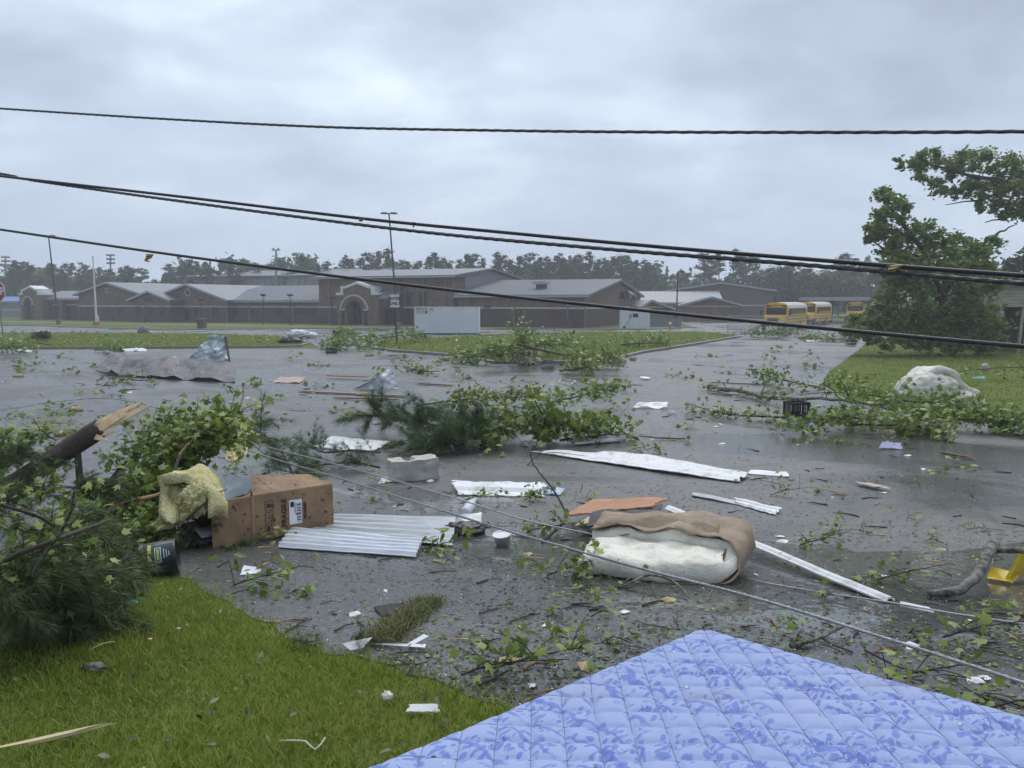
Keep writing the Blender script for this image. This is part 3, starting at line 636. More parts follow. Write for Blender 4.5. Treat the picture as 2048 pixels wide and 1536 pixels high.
# bus canopy
cY = 118; pc_ = thing('bus_canopy', 'open steel bus canopy with pale roof edge behind the parked buses', 'canopy', at(1700, 650, cY))
mb = MB(); a, b = at(1640, 594, cY), at(1800, 598, cY); mb.hexa([Vector((x, y, z)) for z in (a.z - .55, a.z) for x, y in ((a.x, cY), (b.x, cY - 2), (b.x + 2, cY + 14), (a.x + 2, cY + 14))]); mb.build('roof', ROOF_LT, pc_)
for u in (1645, 1664, 1740, 1758):
    q = at(u, 650, cY + 1); MB().box((q.x, cY + 1.5, (a.z - .56) / 2), (.35, .35, a.z - .56)).build('post', DMETAL, pc_)
MB().box((at(1652, 640, cY + 6).x, cY + 9, (a.z - .6) / 2), (2.4, .3, a.z - .6)).build('back_wall', SIDING, pc_)
# ================================================================== TREES
def leaf_cloud(C, Rd, per, size, flat=0.6, aspect=1.5, rng=RNG):
    """C (k,3) clump centres, Rd (k,) radii -> diamond leaves"""
    C = np.asarray(C, float); Rd = np.asarray(Rd, float); k = len(C); n = k * per
    d = rng.normal(size=(n, 3)); d /= np.linalg.norm(d, axis=1)[:, None]; r = np.clip(np.abs(rng.normal(0, .62, n)), .1, 1.5)
    P = np.repeat(C, per, 0) + d * (np.repeat(Rd, per) * r)[:, None] * np.array([1, 1, flat])
    a = rng.normal(size=(n, 3)); a[:, 2] *= .6; a /= np.linalg.norm(a, axis=1)[:, None]
    b = np.cross(a, rng.normal(size=(n, 3))); b /= np.linalg.norm(b, axis=1)[:, None]
    s = size * rng.uniform(.6, 1.4, n)
    A = a * (s * aspect / 2)[:, None]; B = b * (s / 2)[:, None]
    V = np.stack([P - A, P + B * .9 - A * .1, P + A, P - B * .9 - A * .1], 1).reshape(-1, 3)
    F = np.arange(n * 4).reshape(-1, 4); return V, F
def crooked(p0, p1, r0, r1, n=6, amp=0.08, rng=random):
    p0, p1 = Vector(p0), Vector(p1); ln = (p1 - p0).length; pts, rad = [], []
    for i in range(n + 1):
        t = i / n; w = math.sin(math.pi * t) * amp * ln if 0 < i < n else 0
        pts.append(p0.lerp(p1, t) + Vector((rng.uniform(-1, 1), rng.uniform(-1, 1), rng.uniform(-1, 1))) * w); rad.append(r0 + (r1 - r0) * t)
    return pts, rad
def pine_meshes(seed, h=15.0, bare=0.55, spread=2.6, n_cl=26, per=95, size=0.29):
    rg = np.random.default_rng(seed); rd = random.Random(seed); tr = MB(); lean = rd.uniform(-.4, .4)
    pts, rad = crooked((0, 0, -.4), (lean, rd.uniform(-.3, .3), h * .96), .22, .05, 7, .008, rd); tr.tube(pts, rad, 6)
    C, Rr = [], []
    for i in range(n_cl):
        t = bare + (1 - bare) * (i / n_cl) ** .85; a = rd.uniform(0, 2 * math.pi); reach = spread * (1 - .62 * (t - bare) / (1 - bare)) * rd.uniform(.35, 1.05)
        z = h * t + rd.uniform(-.4, .4); p = Vector((lean * t + math.cos(a) * reach, math.sin(a) * reach, z + reach * .18))
        C.append(p); Rr.append(rd.uniform(.8, 1.5) * (1.15 - .45 * t)); lp, lr = crooked((lean * t, 0, z - .4), p, .06, .02, 3, .06, rd); tr.tube(lp, lr, 4)
    V, F = leaf_cloud(C, Rr, per, size, .55, 1.6, rg); return tr.mesh('trunk'), np_mesh('crown', V, F)
def round_meshes(seed, h=11.0, rw=3.4, n_cl=48, per=110, size=.31, low=.22):
    rg = np.random.default_rng(seed); rd = random.Random(seed); tr = MB()
    pts, rad = crooked((0, 0, -.4), (rd.uniform(-.5, .5), 0, h * .62), .26, .10, 6, .03, rd); tr.tube(pts, rad, 6); C, Rr = [], []
    for i in range(n_cl):
        a = rd.uniform(0, 2 * math.pi); t = rd.uniform(low, 1); env = math.sin(math.pi * min(1, max(.12, (t - low * .6) / (1.04 - low * .6)))) ** .6
        q = rw * env * rd.uniform(.3, 1.05); p = Vector((math.cos(a) * q, math.sin(a) * q, h * t * .97)); C.append(p); Rr.append(rd.uniform(.9, 1.7) * h / 11)
        lp, lr = crooked(pts[3], p, .07, .02, 3, .05, rd); tr.tube(lp, lr, 4)
    V, F = leaf_cloud(C, Rr, per, size, .8, 1.3, rg); return tr.mesh('trunk'), np_mesh('crown', V, F)
PINES = [pine_meshes(11 + i, bare=b, spread=s_, n_cl=n_) for i, (b, s_, n_) in enumerate(((.52, 2.7, 28), (.60, 2.3, 22), (.45, 3.0, 32), (.66, 2.1, 18), (.40, 2.4, 30), (.55, 3.1, 26)))]
ROUNDS = [round_meshes(31 + i, rw=w_, low=l_) for i, (w_, l_) in enumerate(((3.4, .2), (2.6, .15), (4.0, .12), (3.0, .3)))]
def plant(kind, u, vtop, Y, label, group, wid=1.0):
    tm_, cm = (PINES if kind == 'p' else ROUNDS)[plant.k % (6 if kind == 'p' else 4)]; plant.k += 1; rz = random.uniform(0, 6.28)
    x = at(u, 640, Y).x; h = at(u, vtop, Y).z; base = 15.2 if kind == 'p' else 11.6; sc_ = h / base
    o = thing('pine_tree' if kind == 'p' else 'broadleaf_tree', label, 'tree', (x, Y, H(Y)), group, rz); o.scale = (sc_ * wid, sc_ * wid, sc_)
    put('trunk', tm_, BARK, o, True); c = put('crown', cm, PINE_F if kind == 'p' else DECID_F, o, True); return o
plant.k = 0
def pine_zone(u):
    z = 'behind the flagpole and far-left portal' if u < 330 else 'rising behind the dark gymnasium roof' if u < 640 else 'behind the tall main school block' if u < 1010 else 'behind the ribbed-roof school wing'
    return 'tall bare-trunked pine with clumped crown ' + z, 'pines ' + z
for u, v in ((40, 523), (68, 530), (112, 530), (150, 528), (205, 535), (252, 533), (268, 538), (345, 545), (382, 520), (400, 523), (420, 526), (448, 522), (470, 528), (487, 518), (510, 530),
             (640, 528), (655, 524), (692, 512), (703, 518), (724, 516), (740, 508), (756, 506), (776, 502), (790, 516), (806, 522),
             (838, 524), (855, 514), (870, 508), (884, 518), (896, 520), (920, 520), (935, 512), (950, 510), (964, 520), (996, 505), (1003, 512),
             (1022, 520), (1040, 514), (1062, 510), (1078, 516), (1095, 512), (1112, 510), (1128, 518), (1142, 520), (1160, 512), (1176, 508), (1192, 518), (1212, 514), (1228, 516), (1240, 510), (1254, 514), (1268, 520), (1290, 522), (1302, 528)):
    plant('p', u, v + random.uniform(-3, 3), random.uniform(165, 190), *pine_zone(u), random.uniform(.8, 1.1))
for i in range(34):
    u = -20 + i * 40 + random.uniform(-14, 14); plant('p', u, random.uniform(524, 540), random.uniform(176, 198), *pine_zone(u), random.uniform(1.0, 1.3))
for u, v, w_ in ((608, 503, .72), (30, 545, 1.2), (90, 548, 1.2), (170, 545, 1.2), (310, 556, 1.2), (560, 545, 1.1), (585, 540, 1), (635, 545, 1), (1330, 560, 1.1)):
    plant('r', u, v, random.uniform(170, 190), 'round leafy tree standing among the pines behind the school', 'leafy trees behind the school', w_)
P2 = 'dark layered pine rising over the leafy trees behind the far classroom block'
for u, v in ((1405, 506), (1418, 512), (1436, 505), (1472, 500), (1484, 508), (1502, 512)):
    plant('p', u, v, random.uniform(182, 195), P2, 'pines behind the far classroom block', 1.05)
P3 = 'tall thin pine standing behind the bus canopy'
for u, v in ((1676, 512), (1690, 508), (1706, 518), (1742, 530), (1760, 535)):
    plant('p', u, v, random.uniform(160, 175), P3, 'pines behind the bus canopy', .95)
for u, v, w_ in ((1385, 560, 1.3), (1455, 556, 1.4), (1520, 548, 1.4), (1545, 530, 1.3), (1575, 526, 1.5), (1605, 532, 1.5), (1632, 545, 1.5), (1660, 548, 1.4), (1700, 552, 1.3), (1730, 556, 1.3), (1765, 560, 1.3)):
    plant('r', u, v, random.uniform(182, 196) if u < 1560 else random.uniform(150, 165), 'dense dark leafy tree behind the buses and canopy', 'leafy trees behind the buses', w_)
# continuous woodland behind everything
k = 900; cx = RNG.uniform(-190, 190, k); cy = RNG.uniform(200, 235, k)
hh = 10.5 + 2.5 * np.sin(cx * .07) + RNG.normal(0, 1.2, k); cz = RNG.uniform(.05, 1, k) * hh
V, F = leaf_cloud(np.stack([cx, cy, cz], -1), RNG.uniform(2.2, 3.6, k), 60, 1.3, .8, 1.3)
fo = put('woodland', np_mesh('woodland', V, F), DECID_F); props(fo, 'hazy mass of woodland closing the view behind the treeline', None, None, 'stuff')
k = 160; cx = np.concatenate([RNG.uniform(-110, -38, 80), RNG.uniform(-40, 25, 80)]); cy = RNG.uniform(178, 198, k); cz = RNG.uniform(.2, 8.5, k)
V, F = leaf_cloud(np.stack([cx, cy, cz], -1), RNG.uniform(1.5, 2.6, k), 70, .9, .8, 1.3)
fo = put('undergrowth', np_mesh('undergrowth', V, F), PINE_F); props(fo, 'dark undergrowth between the pine trunks behind the school', None, None, 'stuff')
# ---- big tree on the right, windblown, with vines to the ground
def outline_tree(name, label, base_uv, Y, blobs, per, size, mat, limbs, seed, flat=.7, tr_r=.3, aspect=1.9, group=None):
    """blobs: (u, v, r_px) clump spots at roughly depth Y"""
    rd = random.Random(seed); rg = np.random.default_rng(seed); b = at(*base_uv, Y); b.z = H(Y)
    o = thing(name, label, 'tree', b, group); tr = MB(); C, Rr = [], []
    for u, v, r in blobs:
        for _ in range(max(2, int(r / 3.2))):
            aa, qq = rd.uniform(0, 6.28), rd.uniform(0, 1) ** .5 * r * .75; y = Y + rd.uniform(-1, 1) * r / ppm(Y) * 1.3
            p = at(u + math.cos(aa) * qq, v + math.sin(aa) * qq, y)
            C.append(p); Rr.append(r * rd.uniform(.3, .75) / ppm(Y))
    for pts, r0, r1 in limbs:
        P = [at(u, v, Y + dy) for u, v, dy in pts]; PP = []
        for i in range(len(P) - 1):
            for k_ in range(4): PP.append(P[i].lerp(P[i + 1], k_ / 4) + Vector((rd.uniform(-1, 1), rd.uniform(-1, 1), rd.uniform(-1, 1))) * .05)
        PP.append(P[-1]); tr.tube(PP, [r0 + (r1 - r0) * i / (len(PP) - 1) for i in range(len(PP))], 7)
    V, F = leaf_cloud(C, Rr, per, size, flat, aspect, rg); tr.build('trunk', BARK, o, True)
    c = put('crown', np_mesh('crown', V, F), mat, o); return o
outline_tree('broadleaf_tree', 'windblown leafy tree with dense crown and vines beside the old shed', (1880, 690), 45,
    [(1770, 395, 22), (1760, 430, 20), (1795, 420, 26), (1740, 470, 20), (1775, 470, 28), (1815, 455, 34), (1858, 470, 30), (1905, 486, 28), (1950, 496, 28), (1985, 485, 18), (1830, 650, 40), (1730, 670, 26), (1790, 505, 36), (1845, 510, 48), (1905, 520, 50), (1960, 520, 40),
     (1800, 555, 44), (1860, 575, 55), (1930, 575, 55), (1980, 560, 30), (1775, 595, 34), (1830, 630, 52), (1890, 640, 58), (1950, 640, 55), (1985, 665, 40), (1760, 635, 40), (1720, 650, 30), (1700, 665, 24), (1780, 670, 40), (1840, 675, 40), (1900, 678, 40), (1965, 682, 34)],
    96, .165, LEAF_D, [([(1890, 690, 0), (1880, 600, .3), (1860, 520, .2), (1800, 440, 0), (1752, 385, 0)], .32, .04), ([(1880, 600, .3), (1930, 520, .5), (1990, 470, .5), (2030, 450, .8)], .16, .03), ([(1870, 560, .2), (1800, 520, -.5), (1730, 470, -.6)], .14, .03), ([(1895, 690, 1), (1940, 640, 1.2), (1960, 560, 1)], .2, .05)], 5)
outline_tree('overhanging_tree', 'dark leafy tree crown reaching in above the shed roof', (2200, 700), 50,
    [(1800, 325, 12), (1830, 318, 22), (1862, 312, 26), (1845, 345, 22), (1890, 335, 30), (1925, 325, 32), (1965, 325, 34), (2010, 335, 34), (1880, 370, 26), (1915, 385, 18), (1945, 375, 30), (1985, 385, 38), (2030, 385, 40), (1960, 410, 16), (2000, 420, 22), (2035, 425, 30), (2060, 350, 40), (2070, 420, 45), (2100, 380, 60), (2150, 440, 70), (2220, 380, 80)],
    76, .155, LEAF_D, [([(2200, 700, 0), (2190, 560, 0), (2140, 430, 0), (2040, 370, -.3), (1940, 350, -.3), (1840, 325, -.2)], .4, .03), ([(2140, 430, 0), (2040, 430, .3), (1970, 445, .3)], .12, .03), ([(2040, 370, -.3), (1960, 400, -.2), (1890, 410, 0)], .1, .02)], 8)
outline_tree('broadleaf_tree', 'pale hazy leafy tree seen above the old shed roof', (2060, 690), 72,
    [(1990, 545, 26), (2030, 530, 30), (2070, 530, 40), (2010, 580, 34), (2070, 590, 60), (2120, 560, 60)], 46, .38, DECID_F, [([(2060, 690, 0), (2060, 560, 0), (2050, 520, 0)], .25, .05)], 9)
# ---- haze of rain
mb = MB(); mb.box((0, 95, 15), (700, 330, 36)); hz = mb.build('haze', None); hz['kind'] = 'stuff'; hz['label'] = 'grey rain haze filling the air'
hm = bpy.data.materials.new('rain_haze'); hm.use_nodes = True; t = hm.node_tree; t.nodes.clear()
pv = N(t, 'ShaderNodeVolumePrincipled', i_Density=0.0013, i_Anisotropy=0.1); pv.inputs['Color'].default_value = (0.93, 0.96, 1.0, 1)
L(t, pv.outputs[0], N(t, 'ShaderNodeOutputMaterial').inputs['Volume']); hz.data.materials.append(hm); hz.display_type = 'WIRE'
# ================================================================== STREET THINGS
def text_mesh(body, size, depth=0.004, bold=0.0):
    cu = bpy.data.curves.new('txt', 'FONT'); cu.body = body; cu.size = size; cu.align_x = 'CENTER'; cu.align_y = 'CENTER'; cu.extrude = depth / 2; cu.offset = bold; cu.resolution_u = 3
    o = bpy.data.objects.new('txt', cu); COL.objects.link(o); bpy.context.view_layer.update()
    me = bpy.data.meshes.new_from_object(o.evaluated_get(bpy.context.evaluated_depsgraph_get())); bpy.data.objects.remove(o); return me
def frame_M(origin, ex, ey):
    ex, ey = Vector(ex).normalized(), Vector(ey); ey = (ey - ex * ey.dot(ex)).normalized(); ez = ex.cross(ey)
    m = Matrix((ex, ey, ez)).transposed().to_4x4(); m.translation = origin; return m
def lettering(par, body, size, origin, ex, ey, mat, bold=0.0):
    me = text_mesh(body, size, .004, bold); me.transform(frame_M(origin, ex, ey)); return put('lettering', me, mat, par)
def leaning_pole(u0, v0, u1, v1, Y, label, r=.14, base=True):
    p0 = at(u0, v0, Y); p0.z = H(Y); p1 = at(u1, v1, Y); o = thing('light_pole', label, 'light pole', p0)
    MB().tube([p0, p1], [r, r * .6], 10).build('pole', DMETAL, o)
    mb = MB(); d = Vector((1, 0, 0))
    for s in (-1, 1):
        c = p1 + d * s * .55 + Vector((0, 0, .05)); mb.lathe([(0, .12), (.30, .10), (.48, -.02), (.42, -.10), (0, -.10)], 14, Matrix.Translation(c))
    h = mb.build('lamp_head', DMETAL, o); MB().tube([p1 - d * .5, p1 + d * .5], .05, 6).build('arm', DMETAL, o)
    if base: MB().lathe([(.32, -.1), (.32, .75), (.25, .82), (0, .82)], 14, Matrix.Translation(p0)).build('base', M('ochre_concrete', (.22, .15, .10), rough=.8), o)
    return o
leaning_pole(796, 652, 778, 427, 92, 'dark twin-headed light pole leaning behind the entrance sign')
leaning_pole(117, 646, 97, 472, 112, 'dark twin-headed light pole leaning near the flagpole')
# flagpole
Yf = 108; p0 = at(193, 642, Yf); p0.z = 0; p1 = at(185.5, 514, Yf); o = thing('flagpole', 'bare white flagpole on an orange stained base in front of the school', 'flagpole', p0)
MB().tube([p0, p1], [.16, .07], 10).build('pole', WPAINT, o); MB().lathe([(0, .16), (.12, .1), (.12, -.1), (0, -.16)], 8, Matrix.Translation(p1)).build('finial', WPAINT, o)
MB().lathe([(.5, 0), (.4, .5), (0, .5)], 12, Matrix.Translation(p0)).build('base', M('orange_base', (.35, .14, .05), rough=.8), o)
p0 = at(196, 640, Yf); p0.z = 0; MB().lathe([(.13, 0), (.13, 1.25), (.1, 1.35), (0, 1.36)], 10, Matrix.Translation(p0)).top('bollard', WPAINT, 'short pale bollard beside the flagpole', 'bollard')
def stadium(u, vtop, Y, label, rows, kind):
    p0 = at(u, 630, Y); p0.z = 0; p1 = at(u, vtop, Y); o = thing('floodlight_mast', label, 'floodlight', p0); MB().tube([p0, p1], [.3, .18], 8).build('mast', SIDING, o)
    for r_ in range(rows):
        z = p1.z - r_ * (1.0 if kind == 'bank' else 3.6); w_ = 2.2 if kind == 'bank' else (1.8 if r_ == 0 else .9)
        MB().box((p1.x, Y, z), (w_, .12, .12)).build('crossarm', SIDING, o)
        nl = 4 if kind == 'bank' else 2
        for k_ in range(nl):
            x = p1.x - w_ / 2 + w_ * (k_ + .5) / nl
            MB().lathe([(0, .1), (.15, .1), (.3, -.3), (0, -.28)], 10, Matrix.Translation((x, Y - .15, z + .25)) @ Euler((.6, 0, 0)).to_matrix().to_4x4()).build('floodlight', SIDING, o)
stadium(221, 511, 195, 'tall sports floodlight mast with banks of lamps among the trees', 3, 'bank')
stadium(11, 515, 195, 'sports floodlight mast with lamp banks at the edge of the woodland', 3, 'bank')
stadium(552, 500, 150, 'slender two-tier floodlight mast behind the long school roof', 2, 'disc')
def garden_lamp(u, vb, vt, Y, label):
    p0 = at(u, vb, Y); p0.z = H(Y); p1 = at(u, vt, Y); o = thing('post_lamp', label, 'lamp', p0, 'dark post lamps in front of the school')
    MB().tube([p0, p1 - Vector((0, 0, .7))], .07, 8).build('post', DMETAL, o)
    for k_ in range(3):
        a = 2.1 * k_; MB().tube([p1 + Vector((math.cos(a) * .1, math.sin(a) * .1, -.75)), p1 + Vector((math.cos(a) * .3, math.sin(a) * .3, -.1))], .02, 4).build('stay', DMETAL, o)
    MB().lathe([(0, .0), (.45, -.02), (.47, -.1), (.15, -.32), (0, -.32)], 14, Matrix.Translation(p1)).build('lamp_shade', DMETAL, o)
GL = 'dark post lamp with cone shade in front of the school wall'
for u, vb, vt, Y in ((526, 648, 588, 107), (580, 648, 588, 107), (664, 648, 593, 104), (941, 655, 594, 94), (401, 650, 597, 103), (290, 640, 596, 118)): garden_lamp(u, vb, vt, Y, GL)
# lot lamp right
Yp = 104; p0 = at(1353, 650, Yp); p0.z = 0; p1 = at(1355.5, 543, Yp); o = thing('light_pole', 'slim dark single-arm light pole near the yellow hydrant', 'light pole', p0)
MB().tube([p0, p1], [.12, .08], 8).build('pole', DMETAL, o); MB().tube([p1, p1 + Vector((.45, 0, .02))], .04, 6).build('arm', DMETAL, o); MB().box(p1 + Vector((.5, 0, .0)), (.7, .3, .14)).build('lamp_head', DMETAL, o)
# brick pillar
Yb = 96; p0 = at(404, 660, Yb); p0.z = H(Yb); o = thing('brick_pillar', 'squat dark brick pillar on the car park verge', 'pillar', p0); MB().box(p0 + Vector((0, 0, .55)), (.85, .85, 1.1)).build('shaft', BRICK2, o); MB().box(p0 + Vector((0, 0, 1.16)), (.95, .95, .11)).build('cap', CONC, o)
# entrance sign
Ys = gnd(794, 693).y; p0 = gnd(794, 693); p0.z += .1; p1 = at(788, 592, Ys); o = thing('entrance_sign', 'white ENTER ONLY sign on a thin steel post at the driveway kerb', 'sign', p0)
MB().tube([p0, p1], .055, 8).build('post', DMETAL, o); c = at(790, 602, Ys) - Vector((0, .08, 0)); w_, h_ = 18 / ppm(Ys), 25 / ppm(Ys)
sg = MB().box(c, (w_, .03, h_)).build('plate', WPAINT, o)
TXT = M('black_print', (.012, .012, .014), rough=.6)
lettering(sg, 'ENTER', h_ * .34, c + Vector((0, -.02, h_ * .17)), (1, 0, 0), (0, 0, 1), TXT, .012); lettering(sg, 'ONLY', h_ * .34, c + Vector((0, -.02, -h_ * .2)), (1, 0, 0), (0, 0, 1), TXT, .012)
MB().tube([p0 + Vector((.03, .0, .0)), p0 + Vector((.28, 0, .05))], .05, 6).build('foot_debris', BRICK2, o)
# stop sign left
Yst = gnd(8, 694).y; p0 = gnd(8, 692); o = thing('stop_sign', 'red octagonal STOP sign on a grey post by the verge', 'sign', p0); c = at(-14, 583, Yst); rr = 24.5 / ppm(Yst)
RED = M('sign_red', (.38, .012, .018), rough=.45); n_ = 8
oc = [Vector((c.x + rr / math.cos(math.pi / 8) * math.cos(math.pi / 8 + k_ * math.pi / 4) * 1.0, 0, c.z + rr / math.cos(math.pi / 8) * math.sin(math.pi / 8 + k_ * math.pi / 4))) for k_ in range(8)]
MB().prism([Vector((q.x, Yst - .03, q.z)) for q in oc], (0, .02, 0)).build('border', WPAINT, o)
f = MB().prism([Vector((c.x + (q.x - c.x) * .93, Yst - .045, c.z + (q.z - c.z) * .93)) for q in oc], (0, .0149, 0)).build('face', RED, o)
lettering(f, 'STOP', rr * .85, Vector((c.x, Yst - .05, c.z)), (1, 0, 0), (0, 0, 1), WPAINT, .02)
MB().tube([p0 - Vector((0, 0, .1)), Vector((c.x + .35, Yst + .02, c.z + rr))], .045, 6).build('post', STEEL, o)
# white container
pa, pb = gnd(829, 669.5), gnd(957, 667.5); Yc = (pa.y + pb.y) / 2; pa = at(829, 668, Yc); pb = at(957, 667, Yc - .4); zc = max(0, H(Yc)) + .12
ex = (pb - pa); ex.z = 0; L_ = ex.length; ex.normalize(); ey = Vector((-ex.y, ex.x, 0)); base = Vector((pa.x, pa.y, zc)); hC = 52.5 / ppm(Yc)
cont = thing('storage_container', 'white portable storage container with stained side panels on the grass island', 'container', base + ex * L_ / 2 + ey * 1.2)
def cb(nm, mat, x0, x1, y0, y1, z0, z1, par=None):
    return MB().hexa([base + ex * x + ey * y + Vector((0, 0, z)) for z in (z0, z1) for x, y in ((x0, y0), (x1, y0), (x1, y1), (x0, y1))]).build(nm, mat, par or cont)
CPAN = M('container_paint', (.68, .70, .72), (.60, .63, .65), rough=.5, scale=.6)
cb('body', CPAN, .06, L_ - .06, .06, 2.3, .06, hC - .06)
for i in range(6): cb('side_panel', CPAN, .06 + (L_ - .12) * i / 6 + .003, .06 + (L_ - .12) * (i + 1) / 6 - .003, .03, .055, .08, hC - .1)
for a in ((0, L_, 0, .1, hC - .09, hC), (0, L_, 0, .1, 0, .08), (0, .09, 0, .1, .081, hC - .091), (L_ - .09, L_, 0, .1, .081, hC - .091)): cb('frame_rail', WPAINT, *a)
cb('skid', DMETAL, .2, L_ - .2, .3, .6, -.15, -.001)
pp = cb('picture_panel', M('tan_print', (.52, .45, .38), (.42, .36, .30), rough=.6), .14, 1.36, .012, .0295, hC - .72, hC - .1); cb('dark_print', TXT, .22, .62, .004, .0115, hC - .25, hC - .17, pp); cb('dark_print', TXT, 1.18, 1.34, .004, .0115, hC - .7, hC - .42, pp)
NAVY = M('navy_print', (.02, .03, .09), rough=.6); mb = MB()
for k_ in range(10):
    a0, a1 = math.pi * k_ / 10, math.pi * (k_ + 1) / 10; q = [base + ex * (1.78 + r_ * math.cos(a)) + ey * d_ + Vector((0, 0, hC - .38 + r_ * math.sin(a))) for d_ in (.026, .012) for r_, a in ((.11, a0), (.2, a0), (.2, a1), (.11, a1))]; mb.hexa(q)
lg = mb.build('arch_logo', NAVY, cont); cb('logo_caption', M('grey_print', (.3, .33, .38), rough=.6), 1.5, 2.1, .012, .0285, hC - .55, hC - .5)
# white shed trailer near hydrant
p0 = at(1241, 657.5, 93.5); p0.z = 0; ex = Vector((1, -.05, 0)).normalized(); ey = Vector((.05, 1, 0)).normalized(); base = p0; L_ = 58 / ppm(93.5); hC = 39 / ppm(93.5); cont = thing('white_shed', 'small white panelled shed with hatch and cable against the school wing', 'shed', base + ex * L_ / 2)
cb('body', WPAINT, .03, L_ - .03, .03, 2, .05, hC)
for i in range(8): cb('wall_board', WPAINT, L_ * i / 8 + .01, L_ * (i + 1) / 8 - .01, 0, .0295, .06, hC - .03)
cb('roof', ROOF_LT, -.1, L_ + .1, -.1, 2.1, hC, hC + .1); cb('hatch', GLASSD, 1.45, 2.1, -.03, -.002, hC - .95, hC - .5); cb('meter_box', SIDING, 1.05, 1.3, -.1, -.002, hC - 1.05, hC - .6); cb('foot_vent', DMETAL, .3, .6, -.05, -.002, .1, .35)
MB().tube([base + ex * 1.1 - ey * .05 + Vector((0, 0, hC - 1.1)), base + ex * .5 - ey * .06 + Vector((0, 0, .35))], .02, 5).build('cable', DMETAL, cont)
# grey enclosure
base = at(1300, 657, 96); base.z = 0; L_ = 62 / ppm(96); hC = 1.25; cont = thing('grey_enclosure', 'low grey slatted enclosure wall behind the hydrant', 'enclosure', base + ex * L_ / 2)
for i in range(12): cb('panel', SIDING, L_ * i / 12 + .02, L_ * (i + 1) / 12 - .02, 0, .08, .1, hC)
cb('rail', CONC, 0, L_, -.05, .13, hC + .003, hC + .08); cb('base_rail', WPAINT, 0, L_, -.06, -.01, .02, .16)
# hydrant
p0 = at(1340, 659.5, 90); p0.z = 0; HY = M('hydrant_yellow', (.50, .30, .03), rough=.5); o = thing('fire_hydrant', 'yellow fire hydrant with pale bonnet on the school verge', 'hydrant', p0)
MB().lathe([(.2, 0), (.2, .06), (.14, .08), (.14, .62), (.17, .64), (.17, .7), (0, .7)], 14, Matrix.Translation(p0)).build('barrel', HY, o); MB().lathe([(.17, .702), (.15, .85), (.06, .93), (0, .95)], 14, Matrix.Translation(p0)).build('bonnet', WPAINT, o)
for s in (-1, 1): MB().tube([p0 + Vector((s * .12, 0, .5)), p0 + Vector((s * .27, 0, .5))], .07, 8).build('nozzle', HY, o)
# ---- school buses
BUSY = M('bus_yellow', (.82, .46, .015), (.76, .42, .012), rough=.4, scale=1.5); BUSW = M('bus_roof_white', (.55, .53, .47), rough=.45)
def make_bus():
    o = thing('school_bus', 'x', 'bus'); w, Lb = 1.2, 10.0    # front at y=0 facing -y, body runs +y
    prof = [(-w, .55), (-w, 2.35), (-w + .1, 2.7), (-w + .38, 2.95), (0, 3.05), (w - .38, 2.95), (w - .1, 2.7), (w, 2.35), (w, .55)]
    MB().prism([(x, 1.5, z) for x, z in prof], (0, Lb, 0)).build('body', BUSY, o, local=True)
    MB().prism([(x * 1.01, 1.75, z * 1.0 + .012) for x, z in prof[1:8]], (0, Lb - .3, 0)).build('roof', BUSW, o, local=True)
    MB().hexa([Vector(q) for q in ((-.98, 0, .75), (.98, 0, .75), (1.15, 1.498, .75), (-1.15, 1.498, .75), (-.9, .1, 1.55), (.9, .1, 1.55), (1.1, 1.498, 1.72), (-1.1, 1.498, 1.72))]).build('hood', BUSY, o, local=True)
    MB().box((0, -.02, 1.15), (1.1, .06, .5)).build('grille', DMETAL, o, local=True)
    for s in (-1, 1):
        MB().lathe([(0, -.03), (.14, -.02), (.14, .03)], 12, Matrix.Translation((s * .75, -.0, 1.12)) @ Euler((R(90), 0, 0)).to_matrix().to_4x4()).build('headlight', WPAINT, o, local=True)
        MB().box((s * 1.5, 1.1, 1.95), (.2, .15, .5)).build('mirror', DMETAL, o, local=True); MB().tube([(s * 1.15, 1.5, 2.1), (s * 1.5, 1.15, 2.1)], .03, 5).build('mirror_arm', DMETAL, o, local=True)
        for y in (.8, 7.8):
            wh = MB().lathe([(0, -.14), (.28, -.14), (.5, -.12), (.5, .12), (.28, .14), (0, .14)], 18, Matrix.Translation((s * 1.08, y, .5)) @ Euler((0, R(90), 0)).to_matrix().to_4x4()).build('wheel', RUBBER, o, local=True)
        for k_ in range(9):
            MB().box((s * 1.205, 2.35 + k_ * .98, 2.1), (.03, .8, .62)).build('side_window', GLASSD, o, local=True)
        for z in (1.62, 1.25, .9): MB().box((s * 1.21, 6.5, z), (.03, 9.8, .07)).build('rub_rail', DMETAL, o, local=True)
    MB().box((0, 1.48, 2.12), (2.1, .05, .72)).build('windscreen', GLASSD, o, local=True)
    MB().box((0, 1.46, 2.72), (1.15, .08, .22)).build('header_sign', BUSY, o, local=True)
    for s in (-1, 1): MB().box((s * .85, 1.46, 2.66), (.42, .06, .2)).build('warning_lamp', DMETAL, o, local=True)
    MB().box((0, -.14, .68), (2.3, .16, .28)).build('bumper', DMETAL, o, local=True)
    me = text_mesh('SCHOOL BUS', .2, .01, .006); me.transform(frame_M(Vector((0, 1.41, 2.72)), (1, 0, 0), (0, 0, 1))); put('lettering', me, TXT, o, True)
    return o
bus = make_bus(); index_children()
def place_bus(o, u, Y, ang, label):
    p = at(u, 640, Y); o.location = (p.x, Y, 0); o.rotation_euler = (0, 0, R(ang)); o.scale = (1.06,) * 3; o['label'] = label; o['group'] = 'school buses parked behind the fence'
b2, b3 = copy_tree(bus), copy_tree(bus)
place_bus(bus, 1545, 86, -32, 'yellow school bus parked foremost at the chain-link fence'); place_bus(b2, 1607, 104, -33, 'yellow school bus tucked in behind the foremost bus'); place_bus(b3, 1706, 116, -33, 'yellow school bus half hidden behind the leafy tree and canopy post')
